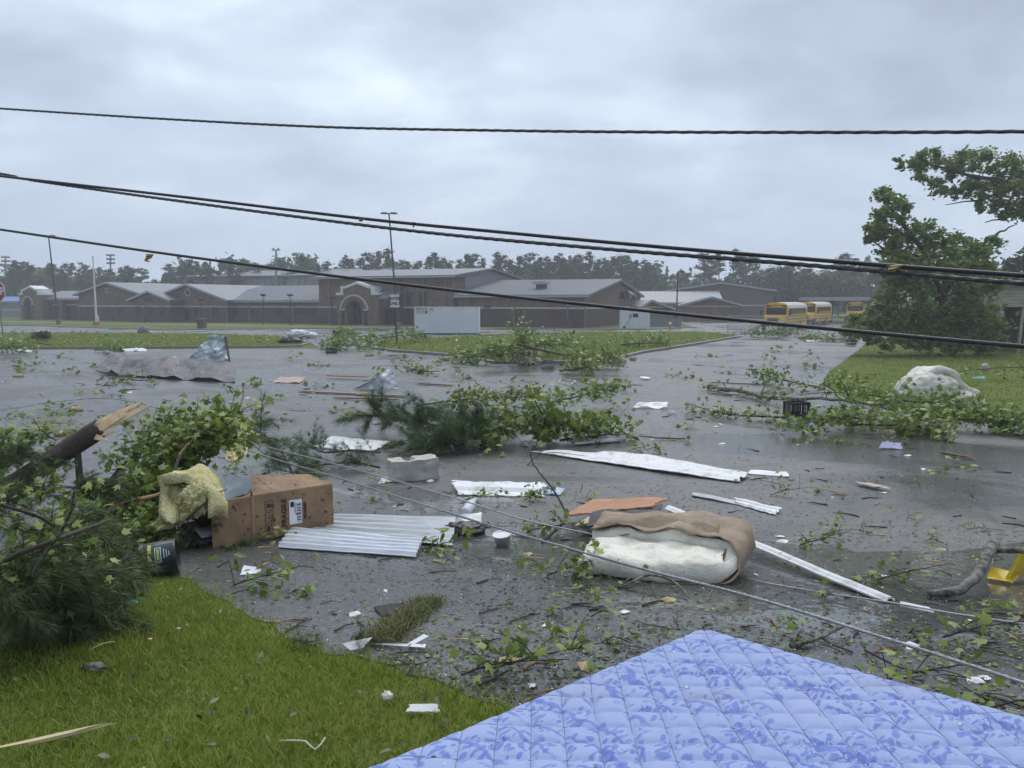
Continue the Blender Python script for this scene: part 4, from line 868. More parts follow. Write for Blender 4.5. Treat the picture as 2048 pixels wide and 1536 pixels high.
# ---- chain-link fence
fp = [gnd(1456, 666), gnd(1700, 667), gnd(1790, 667)]; fp = [Vector((p.x, p.y, H(p.y))) for p in fp]; fp = [at(1456, 640, 80), at(1700, 640, 80), at(1800, 640, 80)]; fp = [Vector((p.x, p.y, 0)) for p in fp]
fe = thing('chain_link_fence', 'grey chain-link fence running in front of the school buses', 'fence', fp[0]); hF = 1.85
mbw = MB()
for a, b in zip(fp, fp[1:]):
    d = b - a; n_ = int(d.length / 3)
    for i in range(n_ + 1):
        q = a + d * i / n_; MB().tube([q, q + Vector((0, 0, hF))], .04, 6).build('post', STEEL, fe)
    MB().tube([a + Vector((0, 0, hF)), b + Vector((0, 0, hF))], .035, 6).build('top_rail', STEEL, fe)
    m_ = int(d.length / .16); dn = d.normalized()
    for i in range(-int(hF / .16), m_):
        for s in (1, -1):
            x0 = i * .16; z0, z1 = (0, hF) if s == 1 else (hF, 0); x1 = x0 + hF
            lo, hi = max(0, -x0 / hF), min(1, (d.length - x0) / hF)
            if hi <= lo: continue
            p, q = a + dn * (x0 + hF * lo) + Vector((0, 0, z0 + (z1 - z0) * lo)), a + dn * (x0 + hF * hi) + Vector((0, 0, z0 + (z1 - z0) * hi))
            w_ = Vector((0, 0, .008)); mbw.add([p - w_, q - w_, q + w_, p + w_], [(0, 1, 2, 3)])
wm = mbw.build('wire_mesh', STEEL, fe, fix=False); wm['kind'] = 'stuff'
a, b = fp[0], fp[0] + Vector((.5, 30, 0))
# ---- old shed at right
Yh = 48.; o = thing('old_shed', 'weathered pale clapboard shed with open dark bay beside the leafy tree', 'shed', at(2060, 690, Yh)); zb = H(Yh)
xL, xR = at(1994, 600, Yh).x, at(2150, 600, Yh).x; zt, zo = at(2020, 573, Yh).z, at(2020, 614, Yh).z
OLDW = M('weathered_paint', (.42, .40, .33), (.24, .22, .18), rough=.85, scale=4, stretch=(.4, 1, 4), lo=.3, hi=.55)
nb = 6
for i in range(nb):
    z0 = zo + (zt - zo) * i / nb; z1 = zo + (zt - zo) * (i + 1) / nb - .012; x0 = xL + random.uniform(-.04, .04)
    MB().hexa([Vector(q) for q in ((x0, Yh - .05, z0), (xR, Yh - .05, z0), (xR, Yh, z0), (x0, Yh, z0), (x0, Yh - .02, z1), (xR, Yh - .02, z1), (xR, Yh, z1), (x0, Yh, z1))]).build('board', OLDW, o)
MB().prism([(xL - .5, Yh - .4, zt + .02), (xR, Yh - .4, zt + .02), (xR, Yh + 5, zt + .35), (xL - .5, Yh + 5, zt + .35)], (0, 0, .12)).build('roof', M('old_tin', (.16, .14, .125), rough=.7), o)
for u in (2003, 2046): 
    x = at(u, 650, Yh).x; MB().tube([(x - (.1 if u < 2010 else .14), Yh + .1, zb), (x, Yh + .1, zo)], .10, 8).build('post', OLDW, o)
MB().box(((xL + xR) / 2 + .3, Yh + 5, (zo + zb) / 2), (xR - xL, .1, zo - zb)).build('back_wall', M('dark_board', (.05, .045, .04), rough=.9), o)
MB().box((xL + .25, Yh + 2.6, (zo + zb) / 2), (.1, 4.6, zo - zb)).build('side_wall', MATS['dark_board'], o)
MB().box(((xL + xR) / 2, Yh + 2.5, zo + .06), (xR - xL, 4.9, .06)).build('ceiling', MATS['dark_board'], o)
c = at(2001, 629, Yh - .15); o = thing('keep_out_sign', 'small black KEEP OUT sign nailed to the shed post', 'sign', c); sg = MB().box(c, (.52, .015, .36)).build('plate', TXT, o)
MB().box(c + Vector((0, .011, 0)), (.56, .006, .40)).build('border', WPAINT, o)
lettering(sg, 'KEEP', .2, c + Vector((0, -.011, .085)), (1, 0, 0), (0, 0, 1), WPAINT, .006); lettering(sg, 'OUT', .2, c + Vector((0, -.011, -.085)), (1, 0, 0), (0, 0, 1), WPAINT, .006)
# ---- overhead cables
def spline(P, step):
    P = [Vector(p) for p in P]; Q = []
    for i in range(len(P) - 1):
        p0, p1, p2, p3 = P[max(i - 1, 0)], P[i], P[i + 1], P[min(i + 2, len(P) - 1)]; n = max(2, int((p2 - p1).length / step))
        for k_ in range(n):
            t = k_ / n; Q.append(.5 * ((2 * p1) + (p2 - p0) * t + (2 * p0 - 5 * p1 + 4 * p2 - p3) * t * t + (3 * p1 - p0 - 3 * p2 + p3) * t ** 3))
    Q.append(P[-1]); return Q
def cable(name, label, pts, r, mat, strands=0, pitch=.28, group=None, cat='cable', world=False):
    P = spline([Vector(p) if world else at(*p) for p in pts], .03 if strands else .12); mb = MB()
    if not strands: mb.tube(P, r, 8)
    else:
        vs, fs = [], []; n = strands * 4; s = 0
        for i, p in enumerate(P):
            d = (P[min(i + 1, len(P) - 1)] - P[max(i - 1, 0)]).normalized(); a = d.cross(Vector((0, 0, 1))).normalized(); b = a.cross(d)
            if i: s += (p - P[i - 1]).length
            for k_ in range(n):
                th = 2 * math.pi * k_ / n; rr = r * (1 + .14 * math.cos(strands * th)); th2 = th + 2 * math.pi * s / pitch; vs.append(p + (a * math.cos(th2) + b * math.sin(th2)) * rr)
        for i in range(len(P) - 1):
            for k_ in range(n): fs.append((i * n + k_, i * n + (k_ + 1) % n, (i + 1) * n + (k_ + 1) % n, (i + 1) * n + k_))
        mb.add(vs, fs)
    me = mb.mesh(name, True, False); o = put(name, me, mat); return props(rebase(o), label, cat, group)
CAB = M('cable_black', (.016, .017, .02), (.01, .01, .012), rough=.42, scale=20, spec=.5); CABT = M('twisted_cable', (.05, .052, .056), (.03, .03, .033), rough=.45, scale=20)
def wire_pts(l): return l
cable('overhead_cable', 'topmost black twisted overhead cable crossing only open sky', [(-900, 165, 13), (-300, 196, 11), (0, 217, 10), (330, 238, 9), (650, 254, 8), (1000, 261, 7.1), (1300, 264, 6.4), (1700, 264.5, 5.7), (2048, 263, 5.2), (2700, 255, 4.6), (3400, 240, 4.2)], .0125, CABT, 3, .38)
cable('overhead_cable', 'thick smooth black cable sagging past the leaning light pole', [(-900, 255, 13), (-300, 318, 11.5), (0, 352, 10.5), (350, 392, 9.3), (725, 437, 8.2), (1000, 464, 7.4), (1290, 491, 6.6), (1650, 521, 5.8), (2048, 551, 5.1), (2700, 590, 4.4), (3400, 620, 4.0)], .0165, CAB)
cable('overhead_cable', 'twisted grey-black cable running just below the thick smooth cable', [(-900, 215, 13.5), (-300, 295, 11.5), (0, 347, 10.6), (60, 360, 10.4), (350, 401, 9.2), (800, 459, 7.9), (1200, 497, 6.8), (1500, 521, 6.1), (1800, 546, 5.5), (2048, 567, 5.0), (2700, 612, 4.4), (3400, 650, 4.0)], .0165, CABT, 3, .34)
cable('overhead_cable', 'lowest black cable crossing the school, buses and shed', [(-900, 330, 13), (-300, 415, 11), (0, 459, 10), (300, 503, 9), (600, 543, 8.1), (900, 580, 7.3), (1200, 612, 6.6), (1600, 652, 5.7), (2048, 693, 4.9), (2700, 745, 4.2), (3400, 790, 3.8)], .0150, CAB)
RAGM = M('yellow_rag', (.48, .40, .20), (.30, .22, .10), rough=.95, scale=30)
def rag(u, v, Y, w, h, label, mat, seed):
    rd = random.Random(seed); p = at(u, v, Y); mb = MB(); k_ = 1 / ppm(Y); n = 7; vs = []
    for i in range(n):
        for j in range(3): vs.append(p + Vector(((-.5 + j * .5) * w * k_ * (1 - .1 * i) + rd.uniform(-1, 1) * k_ * w * .2 - i * w * k_ * .07, (rd.uniform(-1, 1) - .6) * w * k_ * .3, -h * k_ * i / n + h * k_ * .2)))
    fs = [(i * 3 + j, i * 3 + j + 1, i * 3 + j + 4, i * 3 + j + 3) for i in range(n - 1) for j in range(2)]; mb.add(vs, fs); o = mb.build('rag', mat, None); md = o.modifiers.new('s', 'SOLIDIFY'); md.thickness = .006; props(rebase(o), label, 'rag')
rag(301, 512, 8.9, 15, 17, 'small brownish scrap hanging from the lowest cable', M('brown_rag', (.40, .22, .07), (.5, .38, .16), rough=.9, scale=20), 1)
rag(726, 437, 8.15, 12, 9, 'tuft of cream insulation caught on the thick smooth cable', RAGM, 2); rag(1790, 533, 5.5, 26, 16, 'pale yellow tuft caught between the two middle cables', RAGM, 3); rag(829, 447, 7.9, 6, 12, 'thin dark strip hanging from the thick smooth cable', TWIG, 4)
# low guy wires
GUY = M('steel_strand', (.36, .37, .385), (.24, .245, .25), rough=.42, metal=.45, scale=30)
def wl(l): return [(u, v, gnd(u, v, h).y) for u, v, h in l]
cable('guy_wire', 'thick twisted steel guy wire stretching across the wet road past the blue mattress', wl([(330, 832, .9), (490, 898, .7), (700, 963, .55), (960, 1045, .42), (1160, 1103, .32), (1300, 1142, .30), (1500, 1193, .25), (1750, 1270, .2), (2048, 1366, .15), (2500, 1520, .12), (3300, 1700, .1)]), .0085, GUY, 6, .12, cat='wire')
cable('guy_wire', 'thin steel wire slanting across the road to the folded insulation', wl([(0, 705, .05), (120, 752, .1), (230, 800, .3), (340, 835, .6), (500, 884, .7), (700, 936, .5), (900, 993, .35), (1050, 1040, .2), (1200, 1072, .1), (1300, 1100, .03)]), .008, GUY, 0, cat='wire')
cable('guy_wire', 'pale thin wire lying in the puddle behind the mattress', wl([(1330, 1110, .01), (1460, 1150, .02), (1600, 1178, .02), (1780, 1205, .06), (1900, 1226, .06), (2048, 1248, .05), (2400, 1300, .03), (3200, 1400, .02)]), .006, GUY, 0, cat='wire')
cable('loose_wire', 'thin dark wire looping over the wet road by the splintered trunk', wl([(-200, 836, .01), (0, 820, .02), (90, 807, .2), (190, 797, .25), (260, 803, .2), (340, 824, .05)]), .006, TWIG, 0, cat='wire')
# ================================================================== STORM DEBRIS
def gp(u, v, h=0.0): return gnd(u, v, h)
def gspine(qs):
    """pixel spine (u, v, height): depth from the ground under its lowest point, held within a tenth of it"""
    Yr = min(gnd(*q).y for q in qs if q[2] <= min(x[2] for x in qs) + .12)
    out = []
    for q in qs:
        Y = min(max(gnd(*q).y, Yr * .93), Yr * 1.10); p = at(q[0], q[1], Y); p.z = max(p.z, H(Y) + .03); out.append(p)
    return out
def panel(name, label, cat, c, thick, mat, ribs=0, ramp_=.012, warp=0.0, nu=14, nv=8, group=None, seed=0, along='v', edge=0.0, smooth=False, parent=None, curl=None):
    """c: four (u,v,h) pixel corners BL, BR, TR, TL resting h above the ground"""
    A, B, C_, D_ = [gp(*q) if not isinstance(q, Vector) else q for q in c]; rd = random.Random(seed); off = Vector((rd.uniform(0, 50), rd.uniform(0, 50), 0))
    nrm = (B - A).cross(D_ - A).normalized()
    if nrm.z < 0: nrm = -nrm
    if ribs: (nu, nv) = (nu, max(nv, ribs * 6)) if along == 'u' else (max(nu, ribs * 6), nv)
    top, bot = [], []
    for j in range(nv + 1):
        for i in range(nu + 1):
            a, b = i / nu, j / nv
            if edge:
                if i in (0, nu): a += rd.uniform(-1, 1) * edge * (1 if i else 1)
                if j in (0, nv): b += rd.uniform(-1, 1) * edge
            p = (A * (1 - a) + B * a) * (1 - b) + (D_ * (1 - a) + C_ * a) * b
            d = warp * mnoise.noise(p * 2.2 + off) + warp * .5 * mnoise.noise(p * 6 + off)
            if ribs:
                t = (b if along == 'u' else a) * ribs % 1; d += ramp_ * (1 if .30 < t < .70 else (max(0, 1 - min(abs(t - .30), abs(t - .70)) / .12)))
            if curl: d += curl(a, b)
            q = p + nrm * d; q.z = max(q.z, H(q.y) + .008 + thick); top.append(q); bot.append(q - nrm * thick)
    n = (nu + 1) * (nv + 1); w = nu + 1
    fs = [(j * w + i, j * w + i + 1, (j + 1) * w + i + 1, (j + 1) * w + i) for j in range(nv) for i in range(nu)]
    fb = [tuple(x + n for x in reversed(f)) for f in fs]
    rim = [i for i in range(nu + 1)] + [j * w + nu for j in range(1, nv + 1)] + [nv * w + i for i in range(nu - 1, -1, -1)] + [j * w for j in range(nv - 1, 0, -1)]
    fr = [(rim[k], rim[(k + 1) % len(rim)], rim[(k + 1) % len(rim)] + n, rim[k] + n) for k in range(len(rim))]
    mb = MB().add(top + bot, fs + fb + fr)
    if parent is not None: return mb.build(name, mat, parent, smooth)
    return mb.top(name, mat, label, cat, group, smooth)
def lump(name, label, cat, c, rad, mat, seed=0, amp=.25, freq=2.5, sub=4, group=None, parent=None, floor=True, rot=(0, 0, 0)):
    bm = bmesh.new(); bmesh.ops.create_icosphere(bm, subdivisions=sub, radius=1); off = Vector((seed * 7.3, seed * 3.1, seed)); E = Euler(rot).to_matrix(); c = Vector(c)
    for v in bm.verts:
        d = v.co.normalized(); k_ = 1 + amp * mnoise.noise(d * freq + off) + amp * .5 * mnoise.noise(d * freq * 2.7 + off) + amp * .25 * mnoise.noise(d * freq * 7 + off)
        q = c + E @ Vector((d.x * rad[0] * k_, d.y * rad[1] * k_, d.z * rad[2] * k_))
        if floor: q.z = max(q.z, H(q.y) + .012)
        v.co = q
    me = bpy.data.meshes.new(name); bm.to_mesh(me); bm.free(); me.shade_smooth(); o = put(name, me, mat, parent)
    if parent is None: props(rebase(o), label, cat, group)
    return o
# ---------------------------------------------------------------- leaves
def star_leaf(seed, lobes=5):
    """five-lobed leaf in the xy plane, stalk at the origin, about unit long"""
    rd = random.Random(seed); ang = [-118, -62, 0, 62, 118]; ln = [.50, .80, 1.0, .80, .50]; out = [(0, 0)]
    pts = []
    for k_, (a, l) in enumerate(zip(ang, ln)):
        a_ = R(a + rd.uniform(-6, 6)); tip = (.28 + .72 * l) ; c = (.0, .32)
        pts.append((c[0] + math.sin(a_) * l * .62, c[1] + math.cos(a_) * l * .66))
        if k_ < 4:
            m = R((ang[k_] + ang[k_ + 1]) / 2); pts.append((c[0] + math.sin(m) * .24, c[1] + math.cos(m) * .24))
    ring = [(-.05, .02)] + pts + [(.05, .02)]; vs = [(0, .32, 0)] + [(x, y, 0) for x, y in ring]; droop = rd.uniform(.15, .45); fold = rd.uniform(.05, .25)
    vs = [(x, y, -droop * (y * y) - abs(x) * fold * rd.uniform(.6, 1.3) + .05) for x, y, z in vs]; n = len(ring)
    fs = [(0, 1 + (k_ + 1) % n, 1 + k_) for k_ in range(n)]; return np.array(vs, 'f'), np.array(fs, 'i')
def lance_leaf(seed):
    rd = random.Random(seed); w = rd.uniform(.17, .24); dr = rd.uniform(.2, .5)
    vs = [(0, 0, 0), (w, .35, .03), (w * .75, .7, .02), (0, 1, 0), (-w * .75, .7, .02), (-w, .35, .03), (0, .35, -.02), (0, .7, -.02)]
    vs = [(x, y, z - dr * y * y) for x, y, z in vs]; fs = [(0, 1, 6), (1, 2, 7), (1, 7, 6), (2, 3, 7), (0, 6, 5), (5, 6, 7), (5, 7, 4), (4, 7, 3)]
    return np.array(vs, 'f'), np.array(fs, 'i')
STARS = [star_leaf(i) for i in range(4)]; LANCES = [lance_leaf(i) for i in range(3)]
STAR_ME = [np_mesh('leaf', v, f) for v, f in STARS]; LANCE_ME = [np_mesh('leaf', v, f) for v, f in LANCES]
def rot_frames(n, rng, tilt=.7):
    """random orientations mostly facing up: returns (n,3,3)"""
    z = rng.normal(size=(n, 3)) * tilt + np.array([0, 0, 1.0]); z /= np.linalg.norm(z, axis=1)[:, None]
    y = rng.normal(size=(n, 3)); y -= (y * z).sum(1)[:, None] * z; y /= np.linalg.norm(y, axis=1)[:, None]
    x = np.cross(y, z); return np.stack([x, y, z], -1)
def leaf_mass(P, S, Rm, kinds):
    Vs, Fs, o = [], [], 0; idx = RNG.integers(0, len(kinds), len(P))
    for k_, (v, f) in enumerate(kinds):
        m = np.where(idx == k_)[0]
        if not len(m): continue
        q = np.einsum('nij,vj->nvi', Rm[m], v) * S[m][:, None, None] + P[m][:, None, :]; nv = len(v)
        Vs.append(q.reshape(-1, 3)); Fs.append((f[None] + (np.arange(len(m)) * nv)[:, None, None] + o).reshape(-1, 3)); o += len(m) * nv
    return np.concatenate(Vs), np.concatenate(Fs)
def leafy_branch(name, label, spine, r0, n_twig, per, size, n_obj=0, kind='star', mat=None, stem_mat=None, twig_len=.5, seed=1, group=None, up=.45, tilt=.8, r1=None, extra=None, cat='branch', lowest=.02):
    rd = random.Random(seed); rg = np.random.default_rng(seed); S = spline(spine, .12 if r0 < .06 else .2); b = S[0].copy(); b.z = H(b.y)
    o = thing(name, label, cat, b, group); mb = MB(); r1 = r1 or r0 * .3
    S = [p + Vector((rd.uniform(-1, 1), rd.uniform(-1, 1), rd.uniform(-1, 1))) * r0 * .35 for p in S]
    mb.tube(S, [r0 + (r1 - r0) * i / (len(S) - 1) for i in range(len(S))], 7); tot = sum((S[i + 1] - S[i]).length for i in range(len(S) - 1))
    P, starts = [], []
    for i in range(n_twig):
        t = rd.uniform(.12, 1) ; k_ = min(len(S) - 2, int(t * (len(S) - 1))); p = S[k_]; d = (S[k_ + 1] - S[k_]).normalized()
        w = Vector((rd.gauss(0, 1), rd.gauss(0, 1), rd.gauss(up, .6))).normalized(); dr = (d * .6 + w).normalized(); ln = twig_len * rd.uniform(.4, 1.15)
        q = p + dr * ln; q.z = max(q.z - ln * .12, H(q.y) + lowest); m = p.lerp(q, .5) + Vector((0, 0, ln * .1)); m.z = max(m.z, H(m.y) + .01)
        tw = spline([p, m, q], max(.05, ln / 5)); mb.tube(tw, [max(.0025, r0 * .22 * (1 - .75 * j / (len(tw) - 1))) for j in range(len(tw))], 4)
        for j in range(per):
            s = rd.uniform(.35, 1.0) ** .8; c = tw[min(len(tw) - 1, int(s * (len(tw) - 1)))]; e = c + Vector((rd.gauss(0, 1), rd.gauss(0, 1), rd.gauss(0, .8))) * size * .75; e.z = max(e.z, H(e.y) + lowest); P.append(e); starts.append(c)
    mb.build('stem', stem_mat or TWIG, o)
    P = np.array(P); n = len(P); Sz = size * rg.uniform(.55, 1.2, n); Rm = rot_frames(n, rg, tilt); kinds = STARS if kind == 'star' else LANCES; mes = STAR_ME if kind == 'star' else LANCE_ME
    if n_obj:
        order = np.argsort(-Sz / P[:, 1] - .25 * (P[:, 2] - H(b.y)) / P[:, 1]); near_, rest = order[:n_obj], order[n_obj:]
        inv = Matrix.Translation(-b)
        for i in near_:
            lf = bpy.data.objects.new('leaf', mes[rd.randrange(len(mes))]); COL.objects.link(lf)
            if not len(lf.data.materials): lf.data.materials.append(LEAF_O)
            lf.parent = o; m4 = Matrix([list(Rm[i][r_] * Sz[i]) + [P[i][r_]] for r_ in range(3)] + [[0, 0, 0, 1]]); lf.matrix_basis = inv @ m4
    else: rest = np.arange(n)
    if len(rest):
        V, F = leaf_mass(P[rest], Sz[rest], Rm[rest], kinds); f = put('foliage', np_mesh('foliage', V, F), mat or LEAF, o); f['kind'] = 'stuff'
    return o
def pine_branch(name, label, spine, r0, n_twig, tufts, needle, seed=1, per=26, mat=None, twig_len=.6, group=None, up=.35, width=.0045, cat='branch', soft=1.0):
    rd = random.Random(seed); rg = np.random.default_rng(seed); S = spline(spine, .15); b = S[0].copy(); b.z = H(b.y); o = thing(name, label, cat, b, group); mb = MB()
    mb.tube(S, [r0 * (1 - .7 * i / (len(S) - 1)) for i in range(len(S))], 7); T, D = [], []
    for i in range(n_twig):
        k_ = rd.randrange(int(len(S) * .1), len(S) - 1); p = S[k_]; d = (S[k_ + 1] - S[k_]).normalized(); w = Vector((rd.gauss(0, 1), rd.gauss(0, 1), rd.gauss(up, .5))).normalized(); dr = (d * .7 + w).normalized(); ln = twig_len * rd.uniform(.35, 1.1)
        q = p + dr * ln; q.z = max(q.z, H(q.y) + .03); tw = spline([p, p.lerp(q, .5) + Vector((0, 0, .06 * ln)), q], ln / 6); mb.tube(tw, [max(.003, r0 * .25 * (1 - .6 * j / (len(tw) - 1))) for j in range(len(tw))], 4)
        for j in range(tufts):
            s = .25 + .75 * (j + 1) / tufts; kk = min(len(tw) - 1, int(s * (len(tw) - 1))); T.append(tw[kk] + Vector((rd.gauss(0, .02), rd.gauss(0, .02), rd.gauss(0, .02)))); D.append((tw[kk] - tw[max(0, kk - 1)]).normalized() if kk else dr)
    mb.build('stem', TWIG, o); T = np.repeat(np.array(T), per, 0); D = np.repeat(np.array(D), per, 0); n = len(T)
    v = D * 1.1 * soft + rg.normal(size=(n, 3)) * .48; v /= np.linalg.norm(v, axis=1)[:, None]; ln = needle * rg.uniform(.6, 1.15, n); tip = T + v * ln[:, None]; tip[:, 2] -= ln * .15
    tip[:, 2] = np.maximum(tip[:, 2], HN(tip[:, 1]) + .008); sd = np.cross(v, rg.normal(size=(n, 3))); sd /= np.linalg.norm(sd, axis=1)[:, None]; sd *= width / 2
    V = np.stack([T - sd, T + sd, tip], 1).reshape(-1, 3); f = put('needles', np_mesh('needles', V, np.arange(n * 3).reshape(-1, 3)), mat or NEEDLE, o); f['kind'] = 'stuff'; return o
# ---------------------------------------------------------------- blue mattress
def build_mattress():
    top_h = .20
    def mp_(u, v): return gnd(u, v, top_h)
    Cn, Lp, Rp = mp_(1402, 1247), mp_(700, 1536), mp_(2048, 1452)
    eL = (Lp - Cn).normalized(); eR = (Rp - Cn); eR = (eR - eL * eR.dot(eL)).normalized(); nn = eR.cross(eL); nn = nn if nn.z > 0 else -nn
    LL, LW = 2.0, 1.60; o = thing('mattress', 'pale blue quilted floral mattress lying on the lawn edge', 'mattress', Cn + (eL * LL + eR * LW) / 2 - nn * top_h)
    nx_, ny_ = 290, 232; rr = .055; pitch = .117; a = np.linspace(0, LL, nx_); b = np.linspace(0, LW, ny_); AA, BB = np.meshgrid(a, b, indexing='ij')
    p, q = (AA + BB) / math.sqrt(2) / pitch, (AA - BB) / math.sqrt(2) / pitch
    wob = lambda z: np.vectorize(lambda x, y: mnoise.noise((x * 3, y * 3, z)))(AA, BB); p = p + .07 * wob(2); q = q + .07 * wob(7)
    dl = np.minimum(np.abs(p - np.round(p)), np.abs(q - np.round(q))) * pitch; ed0 = np.minimum(np.minimum(AA, LL - AA), np.minimum(BB, LW - BB)); puff = (.013 * (1 - np.exp(-dl / .010)) + .007 * (np.abs(np.sin(np.pi * p)) * np.abs(np.sin(np.pi * q))) - .018) * np.clip(.15 + ed0 / .2, 0, 1)
    ed = np.minimum(np.minimum(AA, LL - AA), np.minimum(BB, LW - BB)); puff = puff - np.where(ed < rr, rr - np.sqrt(np.maximum(0, rr ** 2 - (rr - ed) ** 2)), 0)
    sag = .012 * np.vectorize(lambda x, y: mnoise.noise((x * 1.1, y * 1.1, 8)))(AA, BB)
    Z = puff + sag; e1, e2, n3 = np.array(eL), np.array(eR), np.array(nn); P = np.array(Cn) + AA[..., None] * e1 + BB[..., None] * e2 + Z[..., None] * n3
    # rounded corner: pull in
    rc = .10
    for (ca, cb_, sa, sb) in ((0, 0, 1, 1), (LL, 0, -1, 1), (0, LW, 1, -1), (LL, LW, -1, -1)):
        da, db = (AA - ca) * sa, (BB - cb_) * sb; m = (da < rc) & (db < rc); vx, vy = rc - da, rc - db; d = np.sqrt(vx ** 2 + vy ** 2); mx = np.maximum(vx, vy)
        k_ = np.where(m & (d > 0), mx / np.maximum(d, 1e-6), 1); sx_, sy_ = vx * (1 - k_), vy * (1 - k_); P += np.where(m, sx_, 0)[..., None] * e1 * sa + np.where(m, sy_, 0)[..., None] * e2 * sb
    I = np.arange(nx_ * ny_).reshape(nx_, ny_); F = np.stack([I[:-1, :-1], I[1:, :-1], I[1:, 1:], I[:-1, 1:]], -1).reshape(-1, 4)
    me = np_mesh('quilted_top', P.reshape(-1, 3), F); me.shade_smooth()
    uv = me.uv_layers.new(name='UVMap'); lu = np.empty(len(me.loops), 'i'); me.loops.foreach_get('vertex_index', lu); UV = np.stack([AA, BB], -1).reshape(-1, 2)[lu]; uv.data.foreach_set('uv', UV.astype('f').ravel())
    m = bpy.data.materials.new('floral_quilt'); m.use_nodes = True; t = m.node_tree; bs = t.nodes['Principled BSDF']; bs.inputs['Roughness'].default_value = .85; bs.inputs['Specular IOR Level'].default_value = .2
    tx = N(t, 'ShaderNodeTexCoord'); nz = N(t, 'ShaderNodeTexNoise', i_Scale=9.0, i_Detail=2.0); L(t, tx.outputs['UV'], nz.inputs['Vector'])
    ad = mixc(t, .10, tx.outputs['UV'], nz.outputs['Color'], 'ADD')
    vo = N(t, 'ShaderNodeTexVoronoi', i_Scale=21.0); vo.feature = 'F1'; mpp = N(t, 'ShaderNodeMapping'); mpp.inputs['Scale'].default_value = (1, 2.1, 1); mpp.inputs['Rotation'].default_value = (0, 0, .9); L(t, ad, mpp.inputs[0]); L(t, mpp.outputs[0], vo.inputs['Vector'])
    petal = ramp(t, vo.outputs['Distance'], [(.36, (1, 1, 1)), (.46, (0, 0, 0))])
    v2 = N(t, 'ShaderNodeTexVoronoi', i_Scale=42.0); v2.feature = 'DISTANCE_TO_EDGE'; L(t, ad, v2.inputs['Vector']); vein = ramp(t, v2.outputs['Distance'], [(.03, (1, 1, 1)), (.09, (0, 0, 0))])
    cl = N(t, 'ShaderNodeTexNoise', i_Scale=4.4, i_Detail=3.0, i_Roughness=.55); L(t, tx.outputs['UV'], cl.inputs['Vector']); clump = ramp(t, cl.outputs[0], [(.43, (0, 0, 0)), (.49, (1, 1, 1))]); core = ramp(t, cl.outputs[0], [(.58, (0, 0, 0)), (.63, (1, 1, 1))])
    wv = N(t, 'ShaderNodeTexWave', i_Scale=2.2, i_Distortion=9.0, i_Detail=2.0); L(t, ad, wv.inputs['Vector']); stem = ramp(t, wv.outputs[0], [(.93, (0, 0, 0)), (.97, (1, 1, 1))])
    base = mixc(t, N(t, 'ShaderNodeTexNoise', i_Scale=3.0).outputs[0], (.27, .335, .55), (.325, .385, .585))
    light = mixc(t, mixc(t, 1.0, petal.outputs[0], clump.outputs[0], 'MULTIPLY'), base, (.160, .22, .48)); light = mixc(t, mixc(t, 1.0, vein.outputs[0], core.outputs[0], 'MULTIPLY'), light, (.10, .14, .40))
    light = mixc(t, mixc(t, 1.0, stem.outputs[0], ramp(t, cl.outputs[0], [(.40, (0, 0, 0)), (.46, (.7, .7, .7))]).outputs[0], 'MULTIPLY'), light, (.12, .17, .46))
    dn = N(t, 'ShaderNodeTexNoise', i_Scale=1.6, i_Detail=6.0); L(t, tx.outputs['UV'], dn.inputs['Vector']); dirt = ramp(t, dn.outputs[0], [(.55, (0, 0, 0)), (.70, (.5, .5, .5))]); light = mixc(t, dirt.outputs[0], light, (.26, .24, .23))
    L(t, light, bs.inputs['Base Color']); fb = N(t, 'ShaderNodeTexNoise', i_Scale=260.0); L(t, tx.outputs['UV'], fb.inputs['Vector']); bp = N(t, 'ShaderNodeBump', i_Strength=.25, i_Distance=.003); L(t, fb.outputs[0], bp.inputs['Height']); L(t, bp.outputs[0], bs.inputs['Normal'])
    put('quilted_top', me, m, o)
    TH = MB()
    def surf(x, y):
        fi, fj = x / LL * (nx_ - 1), y / LW * (ny_ - 1); i, j = int(min(max(fi, 0), nx_ - 2)), int(min(max(fj, 0), ny_ - 2)); a_, b_ = fi - i, fj - j
        return Vector((P[i, j] * (1 - a_) + P[i + 1, j] * a_) * (1 - b_) + (P[i, j + 1] * (1 - a_) + P[i + 1, j + 1] * a_) * b_)
    for fam in (0, 1):
        for k_ in range(-13, 30):
            pts = []
            for s_ in range(-120, 240):
                t_ = s_ * .012; c_ = k_ * pitch; x, y = ((c_ + t_) / math.sqrt(2), (c_ - t_) / math.sqrt(2)) if fam == 0 else ((c_ + t_) / math.sqrt(2), (t_ - c_) / math.sqrt(2))
                w_ = -.07 * mnoise.noise((x * 3, y * 3, 2 if fam == 0 else 7)) * pitch / math.sqrt(2); x += w_; y += w_ if fam == 0 else -w_
                if .03 < x < LL - .03 and .03 < y < LW - .03: pts.append(surf(x, y) + nn * .0006)
            if len(pts) > 3: TH.tube(pts, .0014, 4)
    TH.build('quilt_thread', M('thread_grey', (.19, .22, .34), rough=.8), o, fix=False)
    # side wall band
    per_ = [I[i, 0] for i in range(nx_)] + [I[-1, j] for j in range(1, ny_)] + [I[i, -1] for i in range(nx_ - 2, -1, -1)] + [I[0, j] for j in range(ny_ - 2, 0, -1)]
    Pf = P.reshape(-1, 3)[per_]; rows = [Pf]; 
    for d in (.05, .10, .14): rows.append(Pf - n3 * d)
    V = np.concatenate(rows); k_ = len(Pf); F = np.array([(r_ * k_ + i, r_ * k_ + (i + 1) % k_, (r_ + 1) * k_ + (i + 1) % k_, (r_ + 1) * k_ + i) for r_ in range(3) for i in range(k_)])
